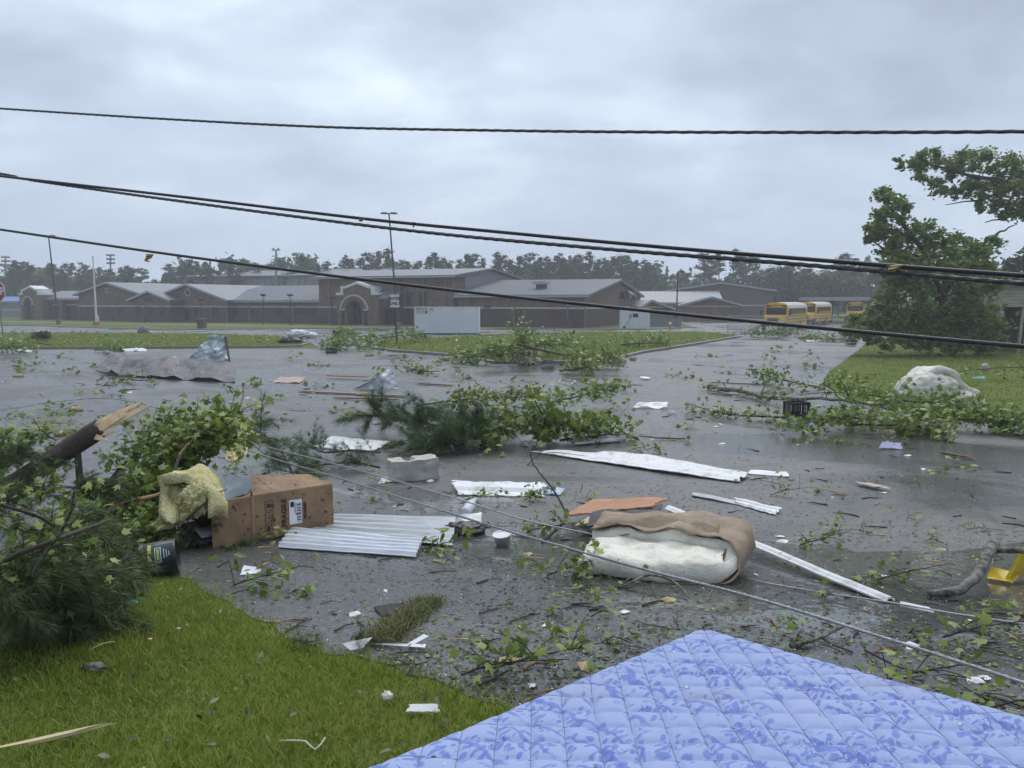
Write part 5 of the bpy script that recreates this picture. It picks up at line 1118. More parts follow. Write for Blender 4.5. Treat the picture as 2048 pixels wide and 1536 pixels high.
    me = np_mesh('side_band', V, F); me.shade_smooth(); put('side_band', me, M('mattress_side', (.55, .55, .58), rough=.85), o)
    pp = MB(); pp.tube([Vector(x) - nn * .012 for x in Pf[::2]] + [Vector(Pf[0]) - nn * .012], .009, 6); pp.build('piping', M('cream_piping', (.50, .47, .40), rough=.8), o, True)
    rd = random.Random(3)
    for k_ in range(26):
        x, y = rd.uniform(.1, LL - .05), rd.uniform(.05, LW - .1); i, j = int(x / LL * (nx_ - 1)), int(y / LW * (ny_ - 1)); c = Vector(P[i, j]) + nn * .004; s = rd.uniform(.004, .012); d = Vector((rd.gauss(0, 1), rd.gauss(0, 1), 0)).normalized(); e = nn.cross(d)
        MB().add([c - d * s, c + e * s * .5 + nn * .003, c + d * s * 1.2, c - e * s * .5], [(0, 1, 2, 3)]).top('leaf_scrap', rd.choice([TWIG, LEAF, BARK, WHITE]), 'tiny dark leaf scrap stuck to the blue mattress', 'scrap', 'scraps on the mattress')
build_mattress()
# ---------------------------------------------------------------- cardboard box
def build_box():
    A, B = gp(426, 1099, 0), gp(668, 1051, .05); ex = (B - A); ex.normalize(); Lb = (B - A).length; up = Vector((0, 0, 1)); ez = (up - ex * up.dot(ex)).normalized(); ey = ez.cross(ex); ey = ey if ey.y > 0 else -ey
    ez = (ez + ey * .10).normalized(); hb, db = .43, .46; o = thing('cardboard_box', 'wet brown cardboard box marked FRAGILE lying open on its side', 'box', A + ex * Lb / 2)
    CARD = M('wet_cardboard', (.27, .17, .09), (.14, .088, .048), rough=.7, scale=3.2, bump=.25, bscale=22, lo=.3, hi=.6, speck=(15., .63, (.07, .045, .03)))
    INNER = M('card_inside', (.12, .075, .04), rough=.85)
    def Q(x, y, z): return A + ex * x + ey * y + ez * z
    def slab(nm, pts, t_vec, mat=CARD, par=None, n=14, warp=.016):
        mb = MB(); a, b, c, d = pts; rd = random.Random(hash(nm) % 99); vs = []
        for j in range(n + 1):
            for i in range(n + 1):
                p = (a * (1 - i / n) + b * i / n) * (1 - j / n) + (d * (1 - i / n) + c * i / n) * (j / n); edge_ = min(i, n - i, j, n - j) / n * 4
                vs.append(p + t_vec.normalized() * warp * mnoise.noise(p * 4.5) * min(1, edge_))
        m_ = len(vs); vs += [v + t_vec for v in vs]; w = n + 1; fs = [(j * w + i, j * w + i + 1, (j + 1) * w + i + 1, (j + 1) * w + i) for j in range(n) for i in range(n)]; fs += [tuple(x + m_ for x in reversed(f)) for f in fs]
        rim = [i for i in range(w)] + [j * w + n for j in range(1, w)] + [n * w + i for i in range(n - 1, -1, -1)] + [j * w for j in range(n - 1, 0, -1)]; fs += [(rim[k_], rim[(k_ + 1) % len(rim)], rim[(k_ + 1) % len(rim)] + m_, rim[k_] + m_) for k_ in range(len(rim))]
        return mb.add(vs, fs).build(nm, mat, par or o)
    tk = .008
    f = slab('front_panel', [Q(0, 0, 0), Q(Lb, 0, 0), Q(Lb, .0, hb), Q(0, .0, hb)], ey * tk, warp=.003); slab('back_panel', [Q(0, db, 0), Q(Lb, db, 0), Q(Lb, db - .02, hb + .04), Q(.1, db, hb - .15)], -ey * tk)
    slab('bottom_panel', [Q(.002, .01, -.001), Q(Lb, .01, -.001), Q(Lb, db - .01, -.001), Q(0, db - .01, -.001)], ez * tk)
    slab('end_panel', [Q(Lb - .001, .01, .01), Q(Lb - .001, db - .01, .01), Q(Lb - .001, db - .02, hb), Q(Lb - .001, .01, hb - .004)], -ex * tk)
    slab('top_panel', [Q(.42, .01, hb - .002), Q(Lb, .01, hb - .002), Q(Lb, db - .03, hb + .035), Q(.66, db - .02, hb + .10)], ez * tk, warp=.05)
    slab('torn_flap', [Q(.04, .012, hb - .003), Q(.40, .012, hb - .003), Q(.55, db * .55, hb + .02), Q(.30, db * .25, hb - .10)], -ez * tk, warp=.03)
    slab('open_flap', [Q(-.001, .02, .01), Q(-.001, .02, hb - .02), Q(-.13, -.0 + .10, hb - .05), Q(-.15, .12, .03)], -ey * tk, INNER, warp=.01) if False else None
    slab('inner_packing', [Q(-.10, .06, .05), Q(.3, .06, .05), Q(.3, db - .06, .16), Q(-.12, db - .10, .16)], ez * .03, M('black_foam', (.02, .02, .022), rough=.7)); slab('steel_tray', [Q(-.08, .05, .11), Q(.2, .05, .11), Q(.2, .2, .15), Q(-.07, .2, .15)], ez * .012, STEEL)
    MB().hexa([Q(x, y, z) for z in (.2, .34) for x, y in ((.0, .12), (.5, .12), (.5, db - .05), (.0, db - .05))]).build('packed_item', BLACKP, o)
    # tape, seams, print on the front face (outward = -ey)
    def patch(nm, x0, x1, z0, z1, mat, d0=.0062, par=None): return MB().hexa([Q(x, -y, z) for z in (z0, z1) for x, y in ((x0, d0 + .002), (x1, d0 + .002), (x1, d0), (x0, d0))]).build(nm, mat, par or f)
    patch('seam_tape', .395, .425, .0, hb, M('packing_tape', (.33, .20, .10), rough=.25), .0052)
    K = M('box_print', (.025, .018, .014), rough=.7)
    def prn(x, z, sz, body): return lettering(f, body, sz, Q(x, -.0075, z), ez, -ex, K, .0015)
    prn(.745, hb * .52, .074, 'FRAGILE'); prn(.985, hb * .50, .034, '98.12.33600')
    for k_, (z, ic) in enumerate(((hb * .74, 0), (hb * .48, 1), (hb * .22, 2))):
        s = .048; x = .585
        for a in ((x - s, x + s, z - s, z - s + .004), (x - s, x + s, z + s - .004, z + s), (x - s, x - s + .004, z - s + .004, z + s - .004), (x + s - .004, x + s, z - s + .004, z + s - .004)): patch('icon_border', *a, K)
        if ic == 0: patch('icon', x - .026, x + .008, z - .018, z + .018, K); patch('icon', x + .008, x + .026, z - .003, z + .003, K); patch('icon', x + .026, x + .031, z - .015, z + .015, K)
        if ic == 1: patch('icon', x - .02, x + .022, z - .014, z - .008, K); patch('icon', x - .02, x + .022, z + .008, z + .014, K); patch('icon', x + .026, x + .031, z - .022, z + .022, K)
        if ic == 2: patch('icon', x - .028, x - .004, z - .024, z + .024, K); patch('icon', x - .004, x + .03, z - .003, z + .003, K)
    lb = patch('shipping_label', .80, .945, hb * .22, hb * .78, M('label_white', (.70, .71, .73), rough=.5), .0062)
    patch('label_print', .815, .855, hb * .62, hb * .74, TXT, .0084, lb); patch('label_print', .86, .875, hb * .48, hb * .72, MATS['grey_print'], .0084, lb); patch('label_print', .87, .89, hb * .43, hb * .46, TXT, .0084, lb)
    for k_ in range(13): patch('bar', .885, .935, hb * (.26 + .035 * k_), hb * (.275 + .035 * k_ + .006 * (k_ % 3)), TXT if k_ % 2 else MATS['grey_print'], .0084, lb)
    return o
build_box()
# ---------------------------------------------------------------- folded insulation batt
def ribbon(path, thick, mat, name, par, nw=8, noise=.02, side=0.0, smooth=True, over=0.0, fr=5.0):
    """path: list of (centre, width vector); side shifts along the outward normal"""
    C0 = spline([c for c, w in path], .06); W0 = spline([w for c, w in path], 10); m = len(C0); Wd = [path[min(len(path) - 1, int(i / (m - 1) * (len(path) - 1)))][1].lerp(path[min(len(path) - 1, int(i / (m - 1) * (len(path) - 1)) + 1)][1], (i / (m - 1) * (len(path) - 1)) % 1) for i in range(m)]
    rings = []
    for i, c in enumerate(C0):
        d = (C0[min(i + 1, m - 1)] - C0[max(i - 1, 0)]).normalized(); w = Wd[i]; nrm = w.cross(d).normalized(); c = c + nrm * side; w2 = w * (.5 + over); ring = []
        cols = [(-1 + 2 * k_ / nw, 1) for k_ in range(nw + 1)] + [(1 - 2 * k_ / nw, -1) for k_ in range(nw + 1)]
        for a, b in cols:
            p = c + w2 * a * (1 if abs(b) else 1) + nrm * b * thick / 2 * (1 - .25 * max(0, abs(a) - .85) / .15 if thick > .03 else 1); q = p * fr
            p = p + Vector((mnoise.noise(q), mnoise.noise(q + Vector((5, 1, 2))), mnoise.noise(q + Vector((1, 8, 3))))) * noise + Vector((0, 0, mnoise.noise(q * 5) * noise * .4)); p.z = max(p.z, H(p.y) + .01); ring.append(p)
        rings.append(ring)
    k_ = len(rings[0]); mb = MB(); mb.add([p for r_ in rings for p in r_], [(i * k_ + j, i * k_ + (j + 1) % k_, (i + 1) * k_ + (j + 1) % k_, (i + 1) * k_ + j) for i in range(m - 1) for j in range(k_)] + [tuple(range(k_)), tuple(reversed(range((m - 1) * k_, m * k_)))])
    return mb.build(name, mat, par, smooth)
FIBRE = M('white_fibre', (.72, .70, .62), (.52, .49, .41), rough=1.0, scale=7, bump=.5, bscale=40, bdist=.015, spec=.05, lo=.3, hi=.55, speck=(38., .70, (.12, .09, .06)))
FIBY = M('yellow_fibre', (.60, .55, .28), (.42, .36, .16), rough=1.0, scale=6, bump=1.0, bscale=45, bdist=.03, spec=.05, c3=(.70, .66, .38))
KRAFT = M('kraft_paper', (.31, .235, .16), (.20, .15, .10), rough=.7, scale=5, bump=.5, bscale=22, bdist=.015)
def build_batt():
    a, b = gp(1160, 1150), gp(1390, 1168); ex = (b - a); ex.z = 0; ex.normalize(); ey = Vector((-ex.y, ex.x, 0)); g = H(a.y)
    o = thing('insulation_batt', 'folded cream insulation batt with brown kraft paper backing in the puddle', 'insulation', a + ex * .6 + ey * .3)
    def Q(x, y, z): p = a + ex * x + ey * y; p.z = H(p.y) + z; return p
    th = .16
    path = [(-.02, .24, .10, .24), (.25, .23, .12, .28), (.55, .22, .115, .29), (.82, .24, .10, .28), (.98, .34, .11, .31), (1.09, .50, .17, .36), (1.04, .66, .24, .32), (.82, .75, .27, .29), (.5, .78, .265, .28), (.15, .80, .25, .27), (-.08, .81, .235, .26)]
    pth = [(Q(x, y, z), ey * (w * 2) + Vector((0, 0, -.02))) for x, y, z, w in path]
    ribbon(pth, th, FIBRE, 'fibre', o, 14, .060, fr=4.2)
    pk = [(c, w) for c, w in pth]
    nv = []
    ribbon(pk[2:], .010, KRAFT, 'kraft_backing', o, 10, .055, side=(th / 2 + .014), over=.05, fr=4.2)
    p3 = [(Q(x, y, z), ey * .12 + Vector((0, 0, .10))) for x, y, z in ((-.06, .62, .28), (.25, .60, .32), (.52, .64, .37), (.7, .60, .34), (.95, .52, .31))]; ribbon(p3, .012, KRAFT, 'torn_paper_edge', o, 4, .03, fr=6)
    return o
build_batt()
TARP = M('black_felt', (.018, .018, .022), rough=.6, bump=.3, bscale=12)
panel('roofing_felt', 'black roofing felt draped under the splintered plywood', 'felt', [(1170, 1052, .28), (1290, 1040, .36), (1325, 1012, .28), (1190, 1022, .22)], .01, TARP, warp=.07, seed=3)
# plywood
PLY = M('red_plywood', (.40, .20, .105), (.24, .11, .06), rough=.75, scale=8, bump=.5, bscale=30, stretch=(.35, 5, 5), c3=(.50, .30, .17))
panel('plywood_sheet', 'splintered reddish plywood sheet behind the folded insulation', 'plywood', [(1122, 1030, .12), (1300, 1012, .30), (1340, 995, .26), (1190, 997, .18)], .018, PLY, warp=.012, nu=24, nv=8, edge=.022, seed=5)
panel('plywood_offcut', 'pale torn plywood edge beneath the splintered sheet', 'plywood', [(1150, 1050, .12), (1268, 1030, .24), (1290, 1012, .24), (1200, 1020, .16)], .016, M('pale_ply', (.56, .42, .27), rough=.8), warp=.01, edge=.02, seed=6)
# long white strips
panel('trim_strip', 'long white metal trim strip running from the insulation into the puddle', 'trim', [(1770, 1203, .02), (1790, 1198, .02), (1345, 1012, .06), (1328, 1016, .06)], .012, WHITE, nu=3, nv=30, warp=.006, ribs=1, along='v', ramp_=.018, seed=7)
panel('trim_strip', 'thin pale trim sliver under the puddle beside the wire', 'trim', [(1800, 1212, .008), (1868, 1226, .008), (1858, 1216, .008), (1800, 1204, .008)], .006, WHITE, nu=8, nv=2, seed=8)
panel('siding_strip', 'long white vinyl siding strip with torn end lying across the road', 'siding', [(1060, 902, .03), (1478, 962, .04), (1500, 946, .07), (1290, 908, .08)], .012, WHITE, nu=40, nv=9, ribs=2, along='u', ramp_=.03, warp=.012, edge=.01, seed=9)
panel('siding_piece', 'short torn white siding end lying beyond the long strip', 'siding', [(1496, 947, .02), (1578, 953, .02), (1575, 943, .04), (1500, 940, .04)], .01, WHITE, warp=.02, nu=12, nv=4, edge=.03, seed=10)
panel('siding_shard', 'pointed white torn siding shard alone on the asphalt', 'siding', [(1475, 1008, .02), (1552, 1030, .02), (1562, 1015, .05), (1467, 994, .05)], .01, WHITE, warp=.02, nu=14, nv=5, edge=.05, ribs=2, along='u', ramp_=.015, seed=11)
panel('trim_strip', 'narrow grey trim strip pointing at the white siding shard', 'trim', [(1383, 990, .03), (1500, 1013, .02), (1502, 1007, .03), (1386, 984, .04)], .012, STEEL, nu=16, nv=2, warp=.008, seed=12)
panel('gutter_piece', 'white gutter piece with scalloped torn edge by the thin branch', 'gutter', [(912, 989, .02), (1086, 993, .02), (1088, 966, .10), (905, 960, .10)], .012, WHITE, nu=22, nv=10, warp=.02, edge=.045, ribs=1, along='u', ramp_=.05, seed=13)
panel('paper_booklet', 'crumpled blue and white printed booklet beside the gutter piece', 'booklet', [(1088, 988, .02), (1120, 990, .02), (1130, 977, .05), (1100, 975, .06)], .012, M('blue_print', (.55, .58, .66), (.12, .20, .48), rough=.5, scale=14), warp=.03, seed=14)
panel('ribbed_metal_sheet', 'small grey ribbed metal panel at the end of the leafy branch', 'panel', [(1150, 889, .04), (1252, 880, .06), (1250, 870, .12), (1146, 877, .10)], .008, STEEL, ribs=3, along='u', ramp_=.03, nu=12, seed=15)
panel('white_board', 'white ribbed panel half under the dark pine spray', 'panel', [(622, 893, .02), (742, 905, .03), (780, 883, .06), (668, 873, .05)], .02, WHITE, warp=.025, ribs=4, along='u', ramp_=.012, nu=14, seed=16)
# ribbed silver roofing under the box
panel('metal_roofing_sheet', 'front ribbed silver roofing sheet under the cardboard box', 'roofing', [(556, 1094, .02), (832, 1112, .03), (846, 1080, .06), (585, 1058, .07)], .006, M('galv_bright', (.66, .69, .73), (.50, .53, .57), rough=.34, metal=.25, scale=3, stretch=(.3, 3, 3)), ribs=5, along='u', ramp_=.028, nu=20, warp=.012, seed=17)
panel('metal_roofing_sheet', 'second ribbed silver roofing sheet lying behind the cardboard box', 'roofing', [(588, 1062, .03), (905, 1090, .03), (912, 1036, .06), (672, 1031, .05)], .006, M('galv_dull', (.46, .48, .50), (.36, .38, .40), rough=.38, metal=.25, scale=3, stretch=(.3, 3, 3)), ribs=5, along='u', ramp_=.028, nu=20, warp=.012, seed=18)
panel('white_panel_piece', 'crumpled white panel with dark underside at the roofing corner', 'panel', [(902, 1055, .02), (960, 1052, .05), (962, 1022, .16), (920, 1030, .14)], .01, WHITE, warp=.07, nu=14, nv=10, seed=19)
lump('dark_bag', 'crumpled black plastic under the white panel piece', 'bag', gp(930, 1058, .05), (.20, .16, .07), BLACKP, 4, .4)
c = gp(940, 1012, .08); MB().lathe([(0, -.16), (.055, -.16), (.06, -.14), (.06, .05), (.025, .12), (.025, .16), (0, .16)], 14, Matrix.Translation(c) @ Euler((0, R(75), R(70))).to_matrix().to_4x4()).top('plastic_bottle', CLEAR, 'clear crushed plastic bottle lying by the bent twig', 'bottle', smooth=True)
# tub
c = gp(1006, 1092); o = thing('plastic_tub', 'white plastic tub standing in shallow water beside the guy wire', 'tub', c); MB().lathe([(0, .012), (.062, .012), (.082, .11), (.090, .112), (.090, .122), (.078, .122), (.06, .02), (0, .02)], 24, Matrix.Translation(c) @ Euler((.12, -.1, 0)).to_matrix().to_4x4()).build('cup', WHITE, o, True); MB().lathe([(0, .112), (.079, .112), (.079, .108), (0, .108)], 20, Matrix.Translation(c) @ Euler((.12, -.1, 0)).to_matrix().to_4x4()).build('lid', WPAINT, o)
# foam block (torn cream block)
def foam():
    a, b = gp(786, 966), gp(878, 960); ex = (b - a); Lx = ex.length; ex.normalize(); ey = Vector((-ex.y, ex.x, 0)).normalized(); bm = bmesh.new(); n = 14
    mb = MB()
    bmesh.ops.create_cube(bm, size=1); bmesh.ops.subdivide_edges(bm, edges=bm.edges[:], cuts=n, use_grid_fill=True)
    for v in bm.verts:
        x, y, z = v.co.x + .5, v.co.y + .5, v.co.z + .5; hgt = .30 + .04 * x - (.07 if .3 < x < .5 and y > .2 else 0); p = a + ex * Lx * x + ey * .34 * y + Vector((0, 0, hgt * z)); p += Vector((mnoise.noise(p * 9), mnoise.noise(p * 9 + Vector((3, 3, 3))), mnoise.noise(p * 8))) * .022; p.z = max(p.z, H(p.y) + .01); v.co = p
    me = bpy.data.meshes.new('foam_block'); bm.to_mesh(me); bm.free(); props(rebase(put('foam_block', me, M('dirty_foam', (.50, .48, .43), (.36, .34, .30), rough=.9, scale=6, bump=.5, bscale=50))), 'cream torn foam block standing on the asphalt before the pine spray', 'foam')
foam()
panel('white_scrap_sheet', 'small folded white sheet at the foot of the foam block', 'scrap', [(755, 968, .01), (788, 962, .02), (795, 952, .04), (765, 955, .03)], .006, WHITE, warp=.02, seed=21)
# shingles, small metal near lawn
SHING = M('dark_shingle', (.035, .036, .04), (.02, .02, .024), rough=.8, scale=60, bump=.5, bscale=150)
panel('roof_shingle', 'flat dark roof shingle lying by the grass-grown crack', 'shingle', [(765, 1231, .02), (868, 1213, .02), (850, 1198, .02), (748, 1214, .02)], .012, SHING, warp=.006, seed=22)
panel('flashing_piece', 'grey triangular metal flashing under a pine tuft at the lawn edge', 'flashing', [(700, 1302, .02), (725, 1298, .02), (745, 1275, .06), (684, 1288, .05)], .005, STEEL, warp=.02, seed=23)
panel('trim_strip', 'pale tapered trim strip beside the grass-grown crack', 'trim', [(742, 1288, .02), (850, 1295, .02), (852, 1288, .03), (780, 1286, .03)], .006, WHITE, nu=8, nv=2, seed=24)
panel('trim_strip', 'short white trim stub leaning on the tapered strip', 'trim', [(815, 1287, .02), (822, 1291, .02), (858, 1272, .05), (848, 1268, .05)], .006, WPAINT, nu=3, nv=8, seed=25)
panel('paper_sheet', 'crumpled bluish-white paper beside the broken leafy twig', 'paper', [(480, 1150, .01), (520, 1146, .01), (524, 1134, .05), (488, 1128, .05)], .004, M('wet_paper', (.66, .68, .74), rough=.6), warp=.05, seed=26)
# bucket
def bucket():
    c = gp(322, 1118, .135); ax = Vector((1, .35, .12)).normalized(); z = ax; x = Vector((0, 0, 1)) - z * z.z; x.normalize(); y = z.cross(x); m = Matrix((x, y, z)).transposed().to_4x4(); m.translation = c - ax * .12
    o = thing('paint_bucket', 'black plastic bucket with yellow-green label lying on its side', 'bucket', gp(322, 1118)); MB().lathe([(0, 0), (.125, 0), (.135, .02), (.135, .24), (.128, .24), (.12, .02), (0, .02)], 28, m).build('pail', BLACKP, o, True)
    MB().lathe([(.141, .0), (.141, .03), (.13, .034), (0, .034)], 28, m @ Matrix.Translation((0, 0, -.012))).build('lid', BLACKP, o, True)
    def arc(nm, mat, a0, a1, z0, z1, r=.1372, par=o, n=10):
        mb = MB(); vs = [m @ Vector((rr * math.cos(a0 + (a1 - a0) * k_ / n), rr * math.sin(a0 + (a1 - a0) * k_ / n), zz)) for k_ in range(n + 1) for zz in (z0, z1) for rr in (r, r - .0016)]
        fs = []
        for k_ in range(n): b = k_ * 4; fs += [(b, b + 2, b + 6, b + 4), (b + 1, b + 5, b + 7, b + 3), (b, b + 4, b + 5, b + 1), (b + 2, b + 3, b + 7, b + 6)]
        return mb.add(vs, fs).build(nm, mat, par)
    YG = M('label_yellowgreen', (.42, .42, .09), rough=.45); TEAL = M('label_teal', (.03, .10, .10), rough=.4); LBL = M('label_pale', (.55, .62, .66), rough=.45)
    # label faces the camera: angle toward -y in the bucket frame
    vw = m.inverted().to_3x3() @ Vector((0, -1, .55)); th = math.atan2(vw.y, vw.x)
    arc('label_band', YG, th - .75, th + .75, .05, .075); arc('label_panel', M('label_navy', (.012, .02, .04), rough=.4), th - .6, th + .95, .085, .225)
    bd = arc('logo_outline', LBL, th - .42, th + .42, .098, .142, .1386); arc('logo_field', TEAL, th - .38, th + .38, .103, .137, .1398, bd); arc('logo_bar', YG, th - .30, th + .30, .112, .128, .1412, bd)
    for k_ in range(3): arc('label_text', LBL, th - .3 + .1 * k_, th + .25 - .05 * k_, .158 + .018 * k_, .163 + .018 * k_, .1386)
bucket()
# yellow insulation heap and rag
o = thing('yellow_insulation', 'fluffy yellow insulation wad slumped over the box corner', 'insulation', gp(390, 1060)); ribbon([(at(u, v, Y_i), Vector(w_)) for u, v, Y_i, w_ in ((350, 1030, 6.75, (.05, .25, .1)), (345, 990, 6.85, (.1, .3, .15)), (362, 955, 6.95, (.12, .32, .1)), (392, 955, 7.0, (.05, .34, -.05)), (418, 978, 6.95, (.02, .34, -.1)), (436, 1000, 6.85, (0, .3, -.1)), (438, 1030, 6.75, (0, .25, -.1)))], .075, FIBY, 'fluffy_sheet', o, 14, .11, fr=5.5); lump('inner_fold', None, None, at(392, 1000, 6.8), (.13, .09, .15), FIBY, 2, .5, 2.6, 5, parent=o, rot=(0, .6, 0))
o2 = lump('insulation_tail', None, None, at(352, 1036, 6.8), (.24, .10, .065), FIBY, 6, .3, 3.0, 4, parent=None, rot=(0, -.35, .3)); props(o2, 'long yellow insulation tail hanging below the wad', 'insulation')
def stringy(name, label, pts, r, mat, seed, n=14):
    """torn fibre rag: strands and small sheets hung among the leaves"""
    rd = random.Random(seed); mb = MB()
    for i in range(n):
        a, b = rd.choice(pts), rd.choice(pts); p, q = gp(*a), gp(*b); mid = p.lerp(q, .5) + Vector((rd.gauss(0, .05), rd.gauss(0, .05), -.06)); T = spline([p, mid, q], .03); w = rd.uniform(.3, 1) * r
        mb.tube(T, [w * (.5 + .8 * abs(mnoise.noise(x * 14))) for x in T], 5)
    return mb.top(name, mat, label, 'insulation')
stringy('insulation_rag', 'torn yellow insulation rag caught high in the maple leaves', [(440, 872, .85), (468, 838, .95), (490, 868, .85), (485, 905, .7), (470, 922, .62), (455, 895, .75), (492, 850, .9)], .030, FIBY, 3, 20)
panel('clear_plastic_sheet', 'pale translucent plastic sheet behind the box and yellow insulation', 'plastic', [(448, 1000, .12), (520, 1000, .16), (530, 962, .42), (455, 948, .40)], .006, CLEAR, warp=.05, edge=.04, seed=31)
# ---------------------------------------------------------------- crumpled sheet metal on far road
def crumple():
    base = gp(330, 755); o = thing('crumpled_metal_sheet', 'big crumpled dark metal sheet with an upright silver flap', 'sheet metal', base)
    BR = M('brown_metal', (.11, .098, .10), (.06, .052, .05), rough=.45, metal=.2, scale=3, bump=.25, bscale=10); SV = M('silver_metal', (.55, .60, .64), (.38, .43, .47), rough=.38, metal=.3, scale=4, bump=.4, bscale=9)
    def rid(a, b): return .22 * max(0, math.sin(math.pi * a)) * math.sin(math.pi * min(1, b * .8 + .1)) + .30 * mnoise.noise((a * 4, b * 2.5, 1)) + .12 * mnoise.noise((a * 11, b * 6, 4)) + (.16 if a < .12 else 0)
    panel('dark_sheet', None, None, [(195, 747, .10), (470, 762, .08), (468, 722, .3), (222, 714, .5)], .01, BR, warp=.05, nu=34, nv=14, seed=33, parent=o, curl=rid)
    panel('folded_edge', None, None, [(190, 742, .03), (235, 748, .04), (235, 732, .32), (205, 728, .25)], .01, M('dark_fold', (.045, .035, .033), rough=.5), warp=.12, nu=12, nv=8, seed=34, parent=o)
    Yv = gp(420, 738).y
    A, B, C_, D_ = at(366, 732, Yv - .2), at(462, 730, Yv + .2), at(450, 673, Yv + .6), at(408, 684, Yv + .3)
    panel('upright_flap', None, None, [A, B, C_, D_], .01, SV, warp=.22, nu=20, nv=20, seed=35, parent=o)
    MB().hexa([at(447, 673, Yv + .52), at(453, 673, Yv + .55), at(462, 728, Yv + .1), at(458, 728, Yv + .1), at(447, 673, Yv + .42), at(453, 673, Yv + .45), at(462, 728, Yv), at(458, 728, Yv)]).build('hem', BR, o)
    panel('torn_shard', None, None, [(325, 722, .05), (350, 724, .05), (352, 712, .32), (335, 716, .22)], .01, SV, warp=.06, seed=36, parent=o)
crumple()
Yv = gp(770, 779).y
panel('bent_metal_panel', 'bent grey metal panel standing up like a fin on the road', 'sheet metal', [at(706, 778, Yv), at(798, 779, Yv + .2), at(782, 733, Yv + .6), at(742, 762, Yv + .1)], .01, STEEL, warp=.10, nu=16, nv=12, seed=37)
panel('roof_sheet_scrap', 'folded pinkish-grey sheet lying flat left of the bent panel', 'scrap', [(545, 765, .02), (600, 766, .02), (612, 755, .04), (560, 753, .04)], .01, M('pink_scrap', (.42, .30, .25), rough=.7), warp=.05, seed=38)
WOODD = M('dark_board_wood', (.12, .055, .035), (.06, .03, .02), rough=.75, scale=10, stretch=(.3, 4, 4)); WOODR = M('red_board_wood', (.26, .12, .075), (.17, .08, .05), rough=.75, scale=10, stretch=(.3, 4, 4))
def plank(label, u0, v0, u1, v1, w, mat, seed, h=.02, t=.03, name='plank'):
    p, q = gp(u0, v0, h), gp(u1, v1, h); d = (q - p).normalized(); n = Vector((-d.y, d.x, 0)).normalized() * w / 2; rd = random.Random(seed); m = 8; vs = []
    for k_ in range(m + 1):
        c = p.lerp(q, k_ / m); e = w * .15
        for s, z in ((-1, 0), (1, 0), (1, t), (-1, t)): vs.append(c + n * s * (1 - (rd.uniform(0, .7) if k_ in (0, m) else rd.uniform(0, .06))) + Vector((0, 0, z + .01)) + d * (rd.uniform(-.12, .12) if k_ in (0, m) else 0))
    fs = [(i * 4 + j, i * 4 + (j + 1) % 4, (i + 1) * 4 + (j + 1) % 4, (i + 1) * 4 + j) for i in range(m) for j in range(4)] + [(0, 1, 2, 3), tuple(reversed(range(m * 4, m * 4 + 4)))]
    return MB().add(vs, fs).top(name, mat, label, 'plank')
plank('dark red board lying before the bent grey panel', 652, 752, 735, 755, .22, WOODR, 1, .10); plank('long faded board lying across the road beside the foam tuft', 600, 783, 812, 793, .24, M('faded_board', (.30, .20, .15), rough=.8, scale=9), 2)
plank('thin dark lath near the pine spray top', 668, 797, 800, 801, .10, WOODD, 3); plank('dark wet board beyond the leafy maple branch', 838, 768, 905, 772, .16, WOODD, 4); plank('dark brown board end alone on the open road', 1882, 908, 1940, 917, .10, WOODD, 5)
plank('thin red-brown lath by the fallen limb', 1415, 787, 1490, 792, .10, WOODR, 6); plank('narrow dark rail beyond the fallen limb', 1420, 766, 1520, 770, .08, WOODD, 7); plank('raw split lath lying in the lawn', 40, 1497, 172, 1467, .022, M('raw_lath', (.55, .45, .26), rough=.8), 8, .03, .012)
plank('short brown stick on the road beyond the white siding', 1310, 878, 1372, 880, .03, WOODR, 9); plank('small grey-brown board scrap with pale edge', 1722, 968, 1768, 978, .16, M('cream_scrap', (.50, .46, .40), (.30, .2, .15), rough=.7, scale=6), 10, .03, .015)
# crates
def crate(name, label, u, v, w, d, h, rz, mat=BLACKP, cells=6):
    c = gp(u, v); o = thing(name, label, 'crate', c, rz=rz); t = .02
    MB().box((0, 0, t / 2), (w, d, t)).build('base', mat, o, local=True)
    for k_, (x, y, sx, sy) in enumerate(((0, -d / 2, w, t), (0, d / 2, w, t), (-w / 2, 0, t, d - t), (w / 2, 0, t, d - t))):
        MB().box((x, y, h * .92), (sx, sy, h * .14)).build('rim', mat, o, local=True); MB().box((x, y, h * .12 + .021), (sx, sy, h * .2)).build('side', mat, o, local=True)
        for i in range(cells):
            f = (i + .5) / cells - .5; MB().box((x + (f * w if sx > sy else 0), y + (f * d if sy > sx else 0), h * .55), (w * .05 if sx > sy else t, d * .05 if sy > sx else t, h * .64)).build('slat', mat, o, local=True)
crate('plastic_crate', 'black plastic crate standing among the leaves by the white insulation', 1592, 834, .50, .42, .40, .25); crate('plastic_crate', 'small black box sitting in the water on the open road', 663, 707, .62, .5, .34, .1)
